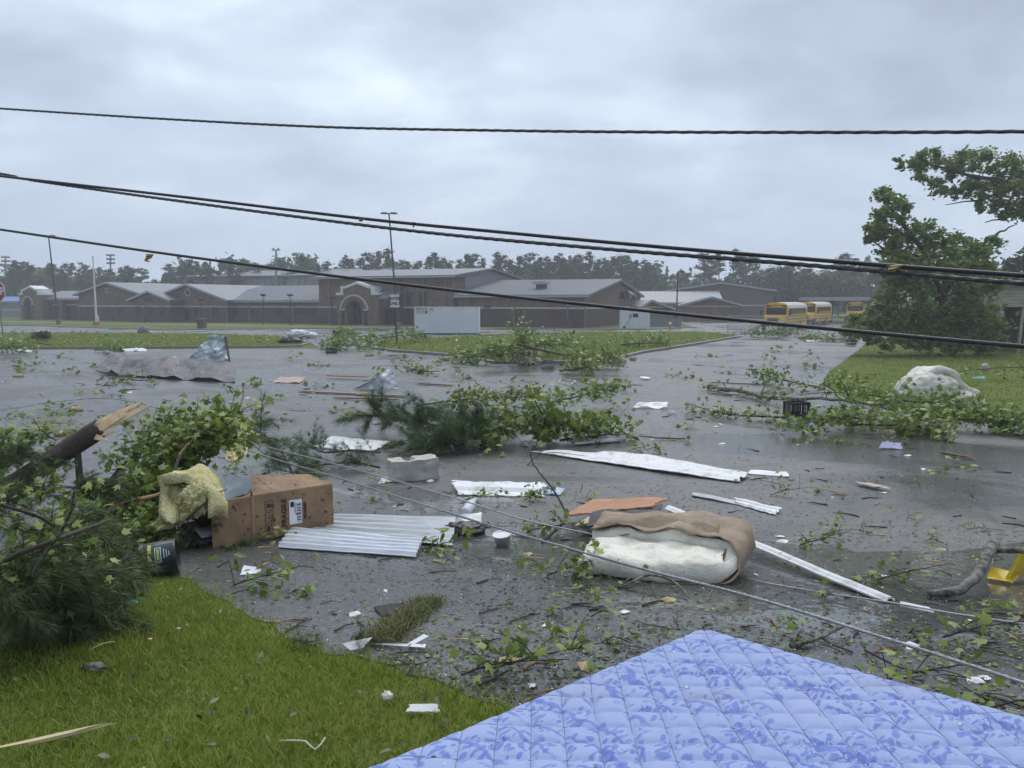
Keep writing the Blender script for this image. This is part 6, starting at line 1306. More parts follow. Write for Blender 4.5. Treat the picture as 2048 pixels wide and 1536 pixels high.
# ---------------------------------------------------------------- right heap: white insulation, limb, leaves
def white_blanket():
    Y0 = gp(1850, 820).y; o = thing('white_insulation', 'large white insulation blanket draped over the leafy heap beside the lawn', 'insulation', gp(1870, 820)); Yb = Y0 + .5
    P = [(1812, 808), (1800, 780), (1822, 757), (1850, 742), (1885, 745), (1905, 765), (1925, 782), (1948, 792), (1952, 815)]
    wv = [.5, .7, .9, 1.0, 1.0, .9, .8, .7, .6]
    ribbon([(at(u, v, Yb), Vector((.15, w * 1.1, -.12))) for (u, v), w in zip(P, wv)], .20, FIBRE, 'blanket', o, 14, .10, fr=2.2)
    lump('fold', None, None, at(1922, 797, Yb - .25), (.55, .35, .28), FIBRE, 9, .16, 1.4, 5, parent=o, rot=(0, .25, 0)); lump('fold', None, None, at(1855, 776, Yb - .35), (.76, .45, .52), FIBRE, 10, .16, 1.5, 5, parent=o, rot=(0, -.15, 0))
white_blanket()
lump('insulation_tuft', 'small pinkish-white tuft caught on the branch above the side lawn', 'insulation', gp(1970, 735, .55), (.14, .12, .15), M('pinkish_fibre', (.55, .48, .42), (.42, .34, .3), rough=1, scale=12, bump=.8, bscale=50), 12, .4, floor=False)
LICHEN = M('lichen_bark', (.19, .195, .165), (.055, .05, .042), rough=.9, scale=14, bump=.7, bscale=40, lo=.40, hi=.58)
leafy_branch('fallen_limb', 'thick grey fallen limb reaching over the road from the right-hand heap', [gp(1416, 773, .12), gp(1500, 786, .14), (gp(1545, 797, .16)), gp(1640, 798, .25), gp(1740, 806, .3), gp(1850, 815, .35)], .085, 16, 10, .16, 40, seed=41, stem_mat=LICHEN, twig_len=.8)
RH = [('bright yellow-green maple branch at the front of the right-hand heap', [(1700, 850, .1), (1780, 850, .2), (1850, 855, .2), (1900, 872, .1)], 26, 12, .19, 90, LEAF_Y), ('dull green branch behind the crate in the right-hand heap', [(1940, 800, .4), (1840, 805, .5), (1740, 790, .6), (1650, 785, .5), (1600, 790, .4)], 34, 12, .17, 60, LEAF),
      ('leafy branch spread under the white insulation blanket', [(2048, 845, .2), (1960, 840, .3), (1880, 835, .3), (1800, 830, .3)], 36, 12, .19, 60, LEAF), ('low leafy branch trailing along the road left of the crate', [(1580, 835, .1), (1500, 832, .12), (1430, 825, .1), (1395, 812, .08)], 20, 10, .16, 40, LEAF_Y),
      ('grey-green branch with folded leaves beside the crate', [(1760, 840, .15), (1690, 835, .3), (1630, 842, .3), (1580, 855, .15)], 26, 12, .19, 60, LEAF), ('leafy branch lying at the lawn edge past the blanket', [(2120, 860, .2), (2040, 850, .25), (1980, 845, .2)], 26, 12, .18, 40, LEAF),
      ('thin branch with pale leaves stretching over the side lawn', [(2100, 740, .3), (2030, 735, .6), (1970, 738, .7), (1900, 745, .6)], 18, 10, .18, 30, LEAF), ('leafy spray rising behind the white blanket', [(1700, 800, .5), (1690, 775, .9), (1680, 760, 1.1)], 12, 10, .17, 20, LEAF),
      ('leafy branch lying across the driveway corner', [(1640, 775, .1), (1590, 765, .25), (1545, 755, .3), (1520, 745, .35)], 20, 11, .2, 20, LEAF)]
for i, (lb, sp_, nt_, pr_, sz_, no_, mt_) in enumerate(RH): leafy_branch('leafy_branch', lb, gspine(sp_), .028, nt_, pr_, sz_, no_, mat=mt_, seed=60 + i, twig_len=.55, group=None, up=.3)
# ---------------------------------------------------------------- centre: pine spray and maple branches
pine_branch('pine_bough', 'dark long-needled pine bough sprawled in the middle of the road', [gp(1010, 850, .25), gp(940, 855, .35), gp(870, 850, .4), gp(800, 840, .4), gp(740, 830, .45)], .03, 70, 10, .30, 2, 30, twig_len=.75, width=.0075)
pine_branch('pine_bough', 'lower pine spray drooping onto the asphalt behind the foam block', [gp(980, 870, .2), gp(900, 885, .2), gp(830, 890, .15)], .022, 46, 10, .28, 3, 28, twig_len=.65, width=.0075)
pine_branch('pine_bough', 'small pine spray lying over the white ribbed panel', [gp(760, 905, .1), gp(700, 900, .2), gp(650, 905, .15), gp(600, 885, .1)], .02, 20, 7, .20, 4, 18, twig_len=.5)
pine_branch('pine_bough', 'drooping grey-green pine spray above the box behind the wires', [gp(590, 955, .1), gp(560, 900, .45), gp(520, 865, .7), gp(480, 850, .8)], .022, 34, 8, .24, 5, 22, twig_len=.6, up=-.3)
pine_branch('pine_bough', 'pine spray lying flat on the road left of the foam block', [gp(760, 935, .05), gp(700, 925, .12), gp(640, 930, .1), gp(560, 930, .2)], .018, 24, 7, .2, 6, 18, twig_len=.45)
CB = [('broad-leaved maple branch lying right of the pine bough', [(980, 860, .2), (1050, 850, .35), (1120, 850, .4), (1200, 850, .3), (1235, 862, .2)], 44, 13, .19, 150, LEAF), ('upright maple spray at the centre of the road heap', [(1100, 870, .2), (1085, 830, .6), (1070, 800, .9)], 20, 12, .2, 50, LEAF), ('pale-backed leafy branch along the far side of the road heap', [(840, 810, .15), (920, 800, .3), (1010, 795, .35), (1090, 795, .3)], 44, 13, .17, 60, LEAF_Y),
      ('leafy branch reaching right from the road heap', [(1060, 800, .25), (1130, 798, .4), (1180, 785, .55), (1235, 770, .6)], 30, 11, .17, 40, LEAF), ('leaf cluster draped before the pine bough', [(960, 890, .1), (1000, 870, .3), (1010, 840, .5)], 16, 11, .18, 40, LEAF_Y), ('twiggy leafy end lying near the ribbed grey panel', [(1120, 880, .08), (1190, 872, .15), (1240, 868, .15)], 16, 9, .16, 30, LEAF)]
for i, (lb, sp_, nt_, pr_, sz_, no_, mt_) in enumerate(CB): leafy_branch('leafy_branch', lb, gspine(sp_), .026, nt_, pr_, sz_, no_, mat=mt_, seed=80 + i, twig_len=.6, up=.3)
# ---------------------------------------------------------------- left heap
def trunk():
    Y0 = 7.9; A, B = at(88, 930, Y0), at(208, 852, Y0 + .25); d = (B - A).normalized(); o = thing('snapped_log', 'snapped pine trunk with long pale splinters propped in the left heap', 'log', gp(120, 985)); S = [A - d * .4, A, A.lerp(B, .3), A.lerp(B, .6), B - d * .06, B]; r = .105
    mb = MB(); n = 16; vs = []; P = [A - d * .4 + (B - A + d * .4) * k_ / 14 for k_ in range(15)]; up = Vector((0, 0, 1)); a = d.cross(up).normalized(); b = a.cross(d)
    for k_, p in enumerate(P):
        for j in range(n):
            th = 2 * math.pi * j / n; rr = r * (1 + .10 * mnoise.noise(p * 5 + Vector((math.cos(th), math.sin(th), 0)) * 2)); q = p + (a * math.cos(th) + b * math.sin(th)) * rr
            if k_ == 14: q += d * (.16 * mnoise.noise((j * .9, 3, 1)) - .05)
            vs.append(q)
    mb.add(vs, [(k_ * n + j, k_ * n + (j + 1) % n, (k_ + 1) * n + (j + 1) % n, (k_ + 1) * n + j) for k_ in range(14) for j in range(n)] + [tuple(range(n))]); mb.build('bark', BARK, o, True)
    rd = random.Random(4); RAW = M('fresh_split_wood', (.74, .56, .36), (.58, .40, .23), rough=.7, scale=14, bump=.4, bscale=50)
    tips = [at(284, 803, Y0 + .5), at(300, 810, Y0 + .45), at(262, 815, Y0 + .4), at(250, 830, Y0 + .3), at(232, 862, Y0 + .2), at(215, 882, Y0)]
    for k_, tp in enumerate(tips):
        th = rd.uniform(0, 6.28); c = B - d * .18 + (a * math.cos(th) + b * math.sin(th)) * r * .55 + (tp - B).normalized() * .02; m = c.lerp(tp, .55); w = .055 if k_ < 4 else .035; e = (tp - c).normalized(); s1 = e.cross(Vector((0, -1, .3))).normalized()
        vs = []
        for t_, ww in ((0, w), (.45, w * .8), (.8, w * .45), (1, .006)):
            q = c.lerp(tp, t_); vs += [q + s1 * ww, q - s1 * ww, q - s1 * ww + e.cross(s1) * .016, q + s1 * ww + e.cross(s1) * .016]
        MB().add(vs, [(i * 4 + j, i * 4 + (j + 1) % 4, (i + 1) * 4 + (j + 1) % 4, (i + 1) * 4 + j) for i in range(3) for j in range(4)] + [(0, 1, 2, 3), (15, 14, 13, 12)]).build('splinter', RAW, o)
    q = at(155, 905, Y0 + .1); g = gp(155, 950); MB().tube([q, Vector((q.x + .02, q.y, H(q.y)))], [.035, .04], 8).build('broken_stub', BARK, o)
trunk()
Y_ = gp(300, 1090).y
def hp(u, v, Y): return at(u, v, Y)
LHB = [('maple branch with big glossy leaves arching over the left heap', [hp(270, 1080, 7.4), hp(300, 980, 7.6), hp(350, 915, 7.8), hp(410, 865, 8.0), hp(475, 825, 8.2)], 54, 13, .135, 240, LEAF, .45), ('maple bough hanging above the yellow insulation', [hp(300, 1000, 7.6), hp(360, 920, 7.7), hp(420, 870, 7.8), hp(480, 880, 7.6)], 44, 13, .13, 160, LEAF_Y, .4),
       ('maple branch beside the black bucket', [hp(190, 1130, 7.0), hp(250, 1060, 7.0), hp(300, 1040, 7.0), hp(330, 1060, 6.95)], 40, 12, .12, 120, LEAF_Y, .35), ('maple spray spread behind the snapped trunk', [hp(220, 960, 8.6), hp(260, 915, 8.7), hp(320, 880, 8.8), hp(380, 850, 8.9)], 30, 12, .14, 80, LEAF, .45),
       ('dark leafy branch low in the left heap', [hp(60, 1130, 6.8), hp(140, 1060, 7.0), hp(220, 1010, 7.2)], 40, 12, .12, 80, LEAF, .4), ('leafy branch at the far left of the heap', [hp(-40, 980, 8.5), hp(20, 900, 8.7), hp(60, 870, 8.8)], 26, 11, .13, 40, LEAF, .4), ('yellow-green spray under the broken limb', [hp(270, 1100, 7.2), hp(310, 1010, 7.3), hp(290, 960, 7.5)], 28, 12, .13, 80, LEAF_Y, .4)]
for i, (lb, sp_, nt_, pr_, sz_, no_, mt_, tl_) in enumerate(LHB): leafy_branch('leafy_branch', lb, sp_, .02, int(nt_ * 1.8), pr_, sz_ * .80, no_, mat=mt_, seed=100 + i, twig_len=tl_, up=.2)
for i, (lb, sp_, nt_) in enumerate((('dark feathery cedar bough spreading low beside the lawn', [gp(-60, 1210, .35), gp(60, 1180, .4), gp(130, 1165, .35), gp(200, 1160, .2)], 80), ('dark cedar bough covering the heap above the lawn corner', [hp(-60, 1040, 6.4), hp(60, 985, 6.6), hp(150, 975, 6.8), hp(225, 990, 6.9)], 80), ('cedar spray tumbling down to the lawn', [gp(30, 1110, .55), gp(90, 1160, .35), gp(150, 1200, .18), gp(215, 1225, .1)], 70), ('cedar bough at the upper left of the heap', [hp(-60, 930, 7.6), hp(40, 910, 7.8), hp(110, 930, 7.8)], 44), ('cedar tuft lying before the bucket and box', [hp(360, 1120, 6.9), hp(430, 1115, 6.9), hp(500, 1100, 6.95)], 26), ('dark cedar spray filling the middle of the left heap', [gp(110, 1060, .6), gp(160, 1080, .5), gp(215, 1120, .3)], 56), ('cedar bough behind the lawn corner shadows', [gp(-50, 1160, .45), gp(30, 1210, .25), gp(90, 1245, .12)], 70))):
    pine_branch('cedar_bough', lb, sp_, .016, int(nt_ * .8), 8, .085, 120 + i, 30, CEDAR, twig_len=.34, width=.0045, up=.2, soft=.8)
def stick(label, pts, r0, r1, mat, seed=0, name='broken_branch', sides=8):
    rd = random.Random(seed); S = spline(pts, .05); S = [p + Vector((rd.uniform(-1, 1), rd.uniform(-1, 1), rd.uniform(-1, 1))) * r0 * .18 for p in S]; return MB().tube(S, [r0 + (r1 - r0) * i / (len(S) - 1) for i in range(len(S))], sides).top(name, mat, label, 'branch', smooth=True)
stick('broken bough with stripped orange wood slanting across the left heap', [hp(185, 1040, 6.9), hp(230, 1012, 6.9), hp(280, 998, 6.9), hp(325, 985, 6.95), hp(345, 960, 7.0), hp(352, 930, 7.1), hp(375, 890, 7.3), hp(440, 840, 7.6)], .022, .010, M('stripped_bark', (.42, .24, .13), (.05, .04, .032), rough=.8, scale=3.2, lo=.48, hi=.56), 1)
stick('thin dark twig hooked over the yellow insulation', [hp(345, 962, 6.9), hp(380, 990, 6.8), hp(388, 1030, 6.75), hp(372, 1060, 6.75)], .006, .004, TWIG, 2); stick('dark twig crossing the box corner', [hp(372, 1040, 6.7), hp(400, 1015, 6.7), hp(430, 990, 6.75), hp(455, 978, 6.8)], .010, .004, TWIG, 3)
stick('lichen-spotted stick standing at the lawn edge of the heap', [hp(12, 1290, 5.2), hp(6, 1220, 5.3), hp(2, 1140, 5.5), hp(30, 1060, 5.8)], .016, .008, LICHEN, 4); stick('pale bent twig on the cedar boughs', [hp(60, 1150, 5.8), hp(110, 1130, 5.8), hp(130, 1105, 5.9)], .006, .003, LICHEN, 5)
stick('bare forked twig rising left of the snapped trunk', [hp(110, 880, 8.2), hp(80, 858, 8.2), hp(66, 836, 8.2)], .008, .004, TWIG, 6); stick('bare curved twigs above the maple bough', [hp(470, 850, 8.0), hp(480, 815, 8.1), hp(488, 785, 8.2), hp(484, 765, 8.2)], .006, .003, TWIG, 7)
stick('bare dark branch curving up from the folded insulation', [gp(1085, 1082, .02), gp(1130, 1040, .12), gp(1122, 1005, .25), gp(1098, 968, .42), gp(1068, 930, .6), gp(1060, 905, .75)], .020, .006, TWIG, 8); stick('twisted bare twig tangle beside the white siding strip', [gp(1055, 930, .02), gp(1075, 912, .12), gp(1110, 905, .2), gp(1170, 912, .1)], .008, .004, TWIG, 9)
stick('wet twig under the folded insulation batt', [gp(1250, 1172, .02), gp(1300, 1150, .08), gp(1350, 1165, .06), gp(1378, 1195, .02)], .010, .007, LICHEN, 10)
# lichen branch + yellow plastic at right
stick('thick lichen-covered broken branch bent up from the puddle', [gp(1855, 1190, .01), gp(1920, 1180, .06), gp(1955, 1150, .14), gp(1975, 1110, .22), gp(1990, 1085, .25)], .030, .042, LICHEN, 11); stick('side limb of lichen branch reaching under the yellow plastic', [gp(1985, 1100, .22), gp(2030, 1100, .26), gp(2090, 1102, .3)], .026, .02, LICHEN, 12)
YEL = M('yellow_plastic', (.74, .52, .008), rough=.35); o = thing('yellow_plastic_toy', 'bright yellow bent plastic piece lying against the lichen branch', 'plastic', gp(2030, 1165))
panel('flat_blade', None, None, [(1974, 1158, .02), (2022, 1166, .02), (2040, 1148, .06), (1985, 1135, .10)], .02, YEL, warp=.02, parent=o, seed=51); panel('upright_blade', None, None, [(2012, 1160, .03), (2060, 1140, .06), (2085, 1070, .36), (2040, 1098, .26)], .025, YEL, warp=.02, parent=o, seed=52)
stick('lichen twig with moss beside the mattress edge', [gp(1582, 1292, .02), (gp(1640, 1275, .03)), gp(1700, 1245, .05)], .013, .007, LICHEN, 13); stick('dark forked twig in front of the guy wire at right', [gp(1730, 1300, .02), gp(1800, 1335, .04), gp(1850, 1345, .04)], .007, .004, TWIG, 14)
# ---------------------------------------------------------------- island heap
IH = [('leafy branch heaped at the kerb of the grass island', [(900, 715, .2), (970, 712, .6), (1050, 705, .7)], 46, 14, .26, 30, LEAF), ('tall leafy spray rising from the island heap', [(1060, 710, .3), (1048, 690, 1.3), (1038, 665, 2.2), (1040, 650, 2.6)], 30, 13, .26, 20, LEAF), ('leafy branch at the right end of the island heap', [(1120, 730, .2), (1180, 722, .4), (1235, 715, .5)], 34, 13, .25, 20, LEAF), ('leafy bough lying behind the corrugated sheet', [(1000, 700, .4), (1080, 690, .8), (1140, 690, .6)], 40, 14, .27, 20, LEAF), ('low leafy branch in the middle of the island grass', [(1240, 690, .3), (1300, 686, .4), (1340, 688, .3)], 30, 13, .25, 0, LEAF), ('leafy branch trailing off the island onto the driveway', [(1120, 742, .1), (1160, 738, .25), (1190, 732, .3)], 22, 12, .22, 20, LEAF_Y),
      ('leafy branch fallen at the foot of the entrance sign', [(700, 680, .3), (740, 678, .7), (800, 672, .9), (840, 672, .6)], 40, 13, .3, 0, LEAF), ('leafy branch lying across the driveway mouth', [(640, 690, .2), (690, 690, .5), (740, 694, .4)], 34, 13, .28, 0, LEAF), ('leafy branch on the verge left of the driveway mouth', [(670, 672, .3), (700, 668, 1.0), (715, 664, 1.4)], 26, 12, .3, 0, LEAF), ('leafy scraps drifted along the verge kerb', [(190, 700, .1), (230, 698, .3), (250, 694, .3)], 20, 12, .24, 0, LEAF), ('dark leafy branch on the verge near the stop sign', [(-20, 696, .2), (30, 694, .5), (60, 690, .3)], 24, 12, .26, 0, LEAF), ('leafy branch in front of the crumpled sheet metal', [(240, 760, .05), (270, 760, .12), (295, 762, .1)], 8, 9, .15, 0, LEAF), ('leaf clump on the road before the island kerb', [(820, 738, .05), (850, 743, .15), (880, 742, .1)], 12, 10, .2, 0, LEAF_Y), ('leafy branch fallen by the chain-link fence', [(1480, 668, .2), (1540, 666, .4), (1600, 668, .3)], 34, 12, .3, 0, LEAF), ('leafy debris strewn over the far end of the driveway', [(1600, 676, .1), (1650, 678, .3), (1710, 680, .3)], 34, 12, .28, 0, LEAF)]
for i, (lb, sp_, nt_, pr_, sz_, no_, mt_) in enumerate(IH): leafy_branch('leafy_branch', lb, gspine(sp_), .05, nt_, pr_, sz_, no_, mat=mt_, seed=140 + i, twig_len=1.0, up=.25)
stick('long dark limb across the island heap', [*gspine([(1035, 688, 1.4), (1080, 700, 1.0), (1150, 714, .3)])], .07, .03, BARK, 15); stick('dark forked limb within the island heap', [*gspine([(960, 708, .3), (1010, 695, .9), (1040, 690, 1.2)])], .06, .03, BARK, 16); stick('dark stick lying on the verge grass', [gp(50, 690, .15), gp(75, 686, .25), gp(102, 690, .2)], .05, .02, BARK, 17)
panel('corrugated_sheet', 'striped tan corrugated sheet bent over in the island heap', 'sheet metal', gspine([(1010, 729, .05), (1062, 729, .05), (1068, 698, .7), (1040, 704, .6)]), .012, M('tan_metal', (.24, .20, .14), (.15, .12, .08), rough=.6, scale=5), ribs=6, along='v', ramp_=.10, nu=20, warp=.05, seed=53); panel('bent_hood', 'brown bent metal hood over the striped corrugated sheet', 'sheet metal', gspine([(1062, 727, .05), (1082, 724, .1), (1080, 695, .7), (1060, 697, .7)]), .012, M('brown_hood', (.20, .15, .12), rough=.55), warp=.12, seed=54)
# ---------------------------------------------------------------- assorted far debris
def scrap(label, u, v, w, h, mat, seed, up=.05, name='scrap', cat='scrap', group=None, ht=.1, warp=None):
    return panel(name, label, cat, [(u - w / 2, v, up), (u + w / 2, v + random.Random(seed).uniform(-1, 1), up), (u + w * .45, v - h, up + ht), (u - w * .4, v - h * .9, up + ht * .8)], .012, mat, warp=warp if warp is not None else w / ppm(gp(u, v).y) * .12, nu=8, nv=6, seed=seed, edge=.05, group=group)
BLUEP = M('blue_plastic', (.02, .08, .30), rough=.4); ORG = M('orange_scrap', (.45, .09, .03), rough=.6); CREAM = M('cream_insul', (.50, .42, .24), (.36, .27, .13), rough=1, scale=10, bump=.8, bscale=40)
lump('white_bundle', 'bulging white bundle lying on the verge by the driveway mouth', 'bundle', gp(596, 668, .4), (1.0, .6, .38), WPAINT, 21, .3); lump('white_bundle', 'flattened white bundle beside the bulging one on the verge', 'bundle', gp(618, 670, .3), (.75, .45, .26), WPAINT, 22, .2)
lump('black_bag', 'slumped black bag at the verge kerb near white bundles', 'bag', gp(580, 682, .3), (.85, .5, .32), BLACKP, 23, .25); lump('dark_bin', 'dark green overturned bin by the parking lot edge', 'bin', gp(686, 663, .5), (1.0, .6, .45), M('bin_green', (.012, .035, .03), rough=.5), 24, .12)
lump('grey_bundle', 'small grey bundle standing in the parking lot water', 'bundle', gp(286, 661, .4), (.55, .4, .5), M('grey_bundle_m', (.22, .24, .27), rough=.7), 25, .3)
scrap('crumpled white sheet metal lying on the verge near the stop sign', 82, 673, 44, 12, WHITE, 61, .15, 'sheet_scrap', ht=.9); scrap('flat blue plastic piece behind the silver flap', 426, 674, 24, 5, BLUEP, 62, .3, 'plastic_scrap', ht=.2); scrap('flat white board beside the verge kerb', 265, 702, 55, 4, WHITE, 63, .03, 'board_scrap', ht=.06); scrap('white strip at the kerb near the stop sign', 50, 703, 34, 4, WHITE, 64, .05, 'board_scrap', ht=.05)
scrap('orange scrap on the island heap', 995, 694, 9, 6, ORG, 65, .9, ht=.15); scrap('white board sticking out of the island heap', 1095, 726, 28, 7, WHITE, 66, .15, 'board_scrap', ht=.3); scrap('white folded sheet at the right of the island heap', 1222, 722, 38, 8, WHITE, 67, .05, 'sheet_scrap', ht=.3); lump('foam_scrap', 'cream foam piece beyond the island heap', 'foam', gp(1246, 722, .12), (.2, .15, .13), CREAM, 68, .4); lump('foam_scrap', 'tan foam lump near the island driveway corner', 'foam', gp(1266, 717, .1), (.18, .14, .11), CREAM, 69, .4)
lump('cloth_scrap', 'pale torn cloth on the island left kerb', 'cloth', gp(891, 717, .12), (.30, .2, .10), M('pinkgrey', (.40, .34, .32), rough=.8), 70, .5); scrap('white upright scrap on the island grass', 1144, 673, 9, 9, WHITE, 71, .15, ht=.6); scrap('white foam cooler lid lying at the driveway edge by the tree', 1702, 685, 22, 9, WHITE, 72, .05, 'cooler_lid', 'lid', ht=.5); scrap('white flat board at the far driveway', 1622, 683, 30, 3, WHITE, 73, .03, 'board_scrap', ht=.05)
c = gp(1290, 757, .05); MB().lathe([(0, 0), (.19, 0), (.2, .02), (.2, .04), (0, .045)], 20, Matrix.Translation(c) @ Euler((.1, .05, 0)).to_matrix().to_4x4()).top('round_lid', WPAINT, 'round white lid lying on the driveway mouth', 'lid')
c = gp(1138, 763, .03); sq = [gp(1118, 764, .04), gp(1140, 770, .04), gp(1152, 762, .04), gp(1122, 758, .04), gp(1118, 764, .04)]; MB().tube(sq, .02, 6).top('tube_frame', WPAINT, 'small bent white tube frame lying on the road beyond the leafy branch', 'frame')
scrap('crumpled white cloth by the small twigs right of centre', 1302, 816, 70, 11, WHITE, 74, .03, 'cloth_scrap', ht=.12); scrap('lilac shirt lying on the open road', 1782, 897, 46, 14, M('lilac_cloth', (.36, .36, .50), (.2, .2, .32), rough=.85, scale=12), 75, .03, 'shirt', 'clothing', ht=.10); scrap('purple bottle-like scrap near the leaf trail', 1345, 826, 18, 6, M('lilac_cloth', (.36, .36, .5), rough=.8), 76, .04, ht=.06); scrap('pale blue scrap on the side lawn', 1957, 757, 26, 3, M('cyan_scrap', (.15, .42, .48), rough=.5), 77, .05, ht=.06); scrap('blue scrap among leaves at the lawn edge', 1997, 850, 12, 9, M('sky_scrap', (.1, .3, .55), rough=.5), 78, .1, ht=.15)
for i, (u, v, w, lb) in enumerate(((152, 819, 26, 'tan insulation tuft on the road behind the snapped trunk'), (120, 868, 20, 'orange-brown insulation tuft left of the snapped trunk'), (726, 789, 24, 'tan insulation tuft on the faded board'), (1975, 0, 0, ''), (36, 752, 20, 'yellowish insulation tuft on the road near the loose wire'), (140, 737, 12, 'yellow tuft beside the crumpled dark sheet'), (545, 676, 10, 'yellow tuft on the verge'))):
    if w: lump('insulation_tuft', lb, 'insulation', gp(u, v, .04), (w / 2 / ppm(gp(u, v).y), .12, .07), CREAM, 30 + i, .4, 3)
# lawn things
lump('foam_crumb', 'white foam crumb lying on the lawn', 'scrap', gp(775, 1392, .04), (.022, .02, .018), FIBRE, 41, .5, 3, 3); scrap('torn white tissue lying on the lawn', 846, 1422, 66, 16, M('tissue', (.78, .78, .78), rough=.9), 79, .03, 'tissue', ht=.02, warp=.02); scrap('shiny green foil scrap at the edge of the cedar bough', 245, 1205, 62, 18, M('green_foil', (.16, .42, .36), (.03, .08, .06), rough=.15, metal=.6, scale=30), 80, .03, 'foil_scrap', ht=.03, warp=.03)
stick('pale curled root lying on the lawn', [gp(560, 1482, .03), gp(610, 1482, .05), gp(630, 1500, .04), gp(650, 1475, .05)], .004, .003, M('pale_root', (.5, .48, .38), rough=.8), 18); stick('thin pale straw stalk on the lawn', [gp(180, 1300, .04), gp(205, 1287, .06), gp(230, 1283, .05)], .003, .002, MATS['raw_lath'], 19)
PETAL = M('pink_petal', (.50, .24, .34), (.62, .46, .50), rough=.6, scale=40)
for i, (u, v) in enumerate(((30, 1243), (58, 1245), (88, 1275), (112, 1268), (203, 1258), (233, 1258), (357, 1257), (300, 1278), (70, 1256))):
    lump('pink_petal', 'fallen pink petal on the lawn below the cedar', 'petal', gp(u, v, .04), (.012, .010, .005), PETAL, 50 + i, .3, 2, 2, group='pink petals on the lawn')
lump('lichen_chunk', 'grey lichen-covered bark chunk on the lawn', 'bark', gp(190, 1335, .03), (.05, .03, .022), LICHEN, 61, .5, 3, 3)
# grass crack clump
cu = [gp(860 - i * 1.1, 1205 + i * .85) for i in range(0, 100, 2)]; xs_ = np.concatenate([RNG.normal(p.x, .05, 60) for p in cu]); ys_ = np.concatenate([RNG.normal(p.y, .05, 60) for p in cu])
g = blades('crack_grass', xs_, ys_, HN(ys_), .055, .006, M('dry_grass', (.16, .15, .05), (.09, .11, .03), rough=.7, isl=True, lo=.1, hi=.9), .9); props(g, 'ragged grass growing along a crack in the asphalt', None, None, 'stuff')
# ---------------------------------------------------------------- scattered small things
def road_uv(rd, vmin=705, vmax=1440, pw=1.0):
    while True:
        u = rd.uniform(0, 2048); v = vmin + (vmax - vmin) * rd.random() ** pw
        p = gnd(u, v)
        if v > 1150 and inside(lawn_poly, np.array([p.x]), np.array([p.y]))[0]: continue
        if v < 850 and u > 1640 and v > 690: 
            if inside([tuple(q) for q in rlawn], np.array([p.x]), np.array([p.y]))[0]: continue
        if v < 735 and inside([tuple(q) for q in island], np.array([p.x]), np.array([p.y]))[0]: continue
        return u, v, p
def zone(y): return 'near the far kerb' if y > 27 else 'around the leafy heaps in mid-road' if y > 11 else 'between the box, batt and mattress'
rd = random.Random(77); TW = [('small bare twig lying on the wet road', TWIG, .14), ('pale splinter of wood lying on the wet road', WOODRAW, .12), ('reddish strip of bark lying on the wet road', WOODR, .16)]
GR = ['twigs strewn over the road', 'wood splinters strewn over the road', 'bark strips strewn over the road']
for i in range(230):
    k_ = 0 if i < 165 else (1 if i < 200 else 2); u, v, p = road_uv(rd, 705, 1420, 1.0); s = TW[k_][2] * rd.uniform(.5, 1.7) * (1 + .05 * p.y); a = rd.uniform(0, math.pi); d = Vector((math.cos(a), math.sin(a), 0)) * s
    P = []
    for t_ in (-.5, -.15, .2, .5):
        q = p + d * t_ + Vector((rd.gauss(0, .08), rd.gauss(0, .08), 0)) * s; q.z = H(q.y) + .012 + (rd.random() * .02 * s if abs(t_) < .4 else 0); P.append(q)
    mb = MB(); r = (.0035 + .00045 * p.y) * rd.uniform(.7, 1.4); mb.tube(P, [r, r * .9, r * .7, r * .35], 5)
    if k_ == 0 and rd.random() < .5: e = P[1] + Vector((d.y, -d.x, 0)) * rd.uniform(.2, .45); e.z = H(e.y) + .015; mb.tube([P[1], e], [r * .6, r * .3], 4)
    mb.top(['twig', 'wood_splinter', 'bark_strip'][k_], TW[k_][1], TW[k_][0] + ' ' + zone(p.y), ['twig', 'splinter', 'bark'][k_], GR[k_] + ' ' + zone(p.y))
for i in range(70):
    u, v, p = road_uv(rd, 708, 1400, 1.2); s = .03 * rd.uniform(.5, 1.6) * (1 + .05 * p.y); a = rd.uniform(0, 6.28); e1, e2 = Vector((math.cos(a), math.sin(a), .1)) * s, Vector((-math.sin(a), math.cos(a), .15)) * s * .6; c = p + Vector((0, 0, .012))
    MB().add([c - e1 - e2, c + e1 - e2 * .7, c + e1 * .8 + e2, c - e1 * .5 + e2 * 1.2, c + Vector((0, 0, s * .25))], [(0, 1, 4), (1, 2, 4), (2, 3, 4), (3, 0, 4)]).top('paper_scrap', rd.choice([WHITE, WPAINT, CREAM]), 'tiny pale scrap of litter on the wet road ' + zone(p.y), 'scrap', 'pale scraps on the road ' + zone(p.y))
for i in range(85):
    u, v, p = road_uv(rd, 712, 1300, 1.15); s = .035 + .0075 * p.y; a = rd.uniform(0, 6.28); d = Vector((math.cos(a), math.sin(a), 0)) * rd.uniform(.02, .05) * p.y; q = p + d; q.z = H(q.y) + .02; p.z += .015
    leafy_branch('leafy_sprig', 'small torn leafy sprig flat on the road ' + zone(p.y), [p, p.lerp(q, .5) + Vector((0, 0, .03)), q], .004, 3, 3, s, 0, mat=rd.choice([LEAF, LEAF_Y]), seed=300 + i, twig_len=.015 * p.y, group='leafy sprigs on the road ' + zone(p.y), up=.1, tilt=.5, cat='sprig', lowest=.012)
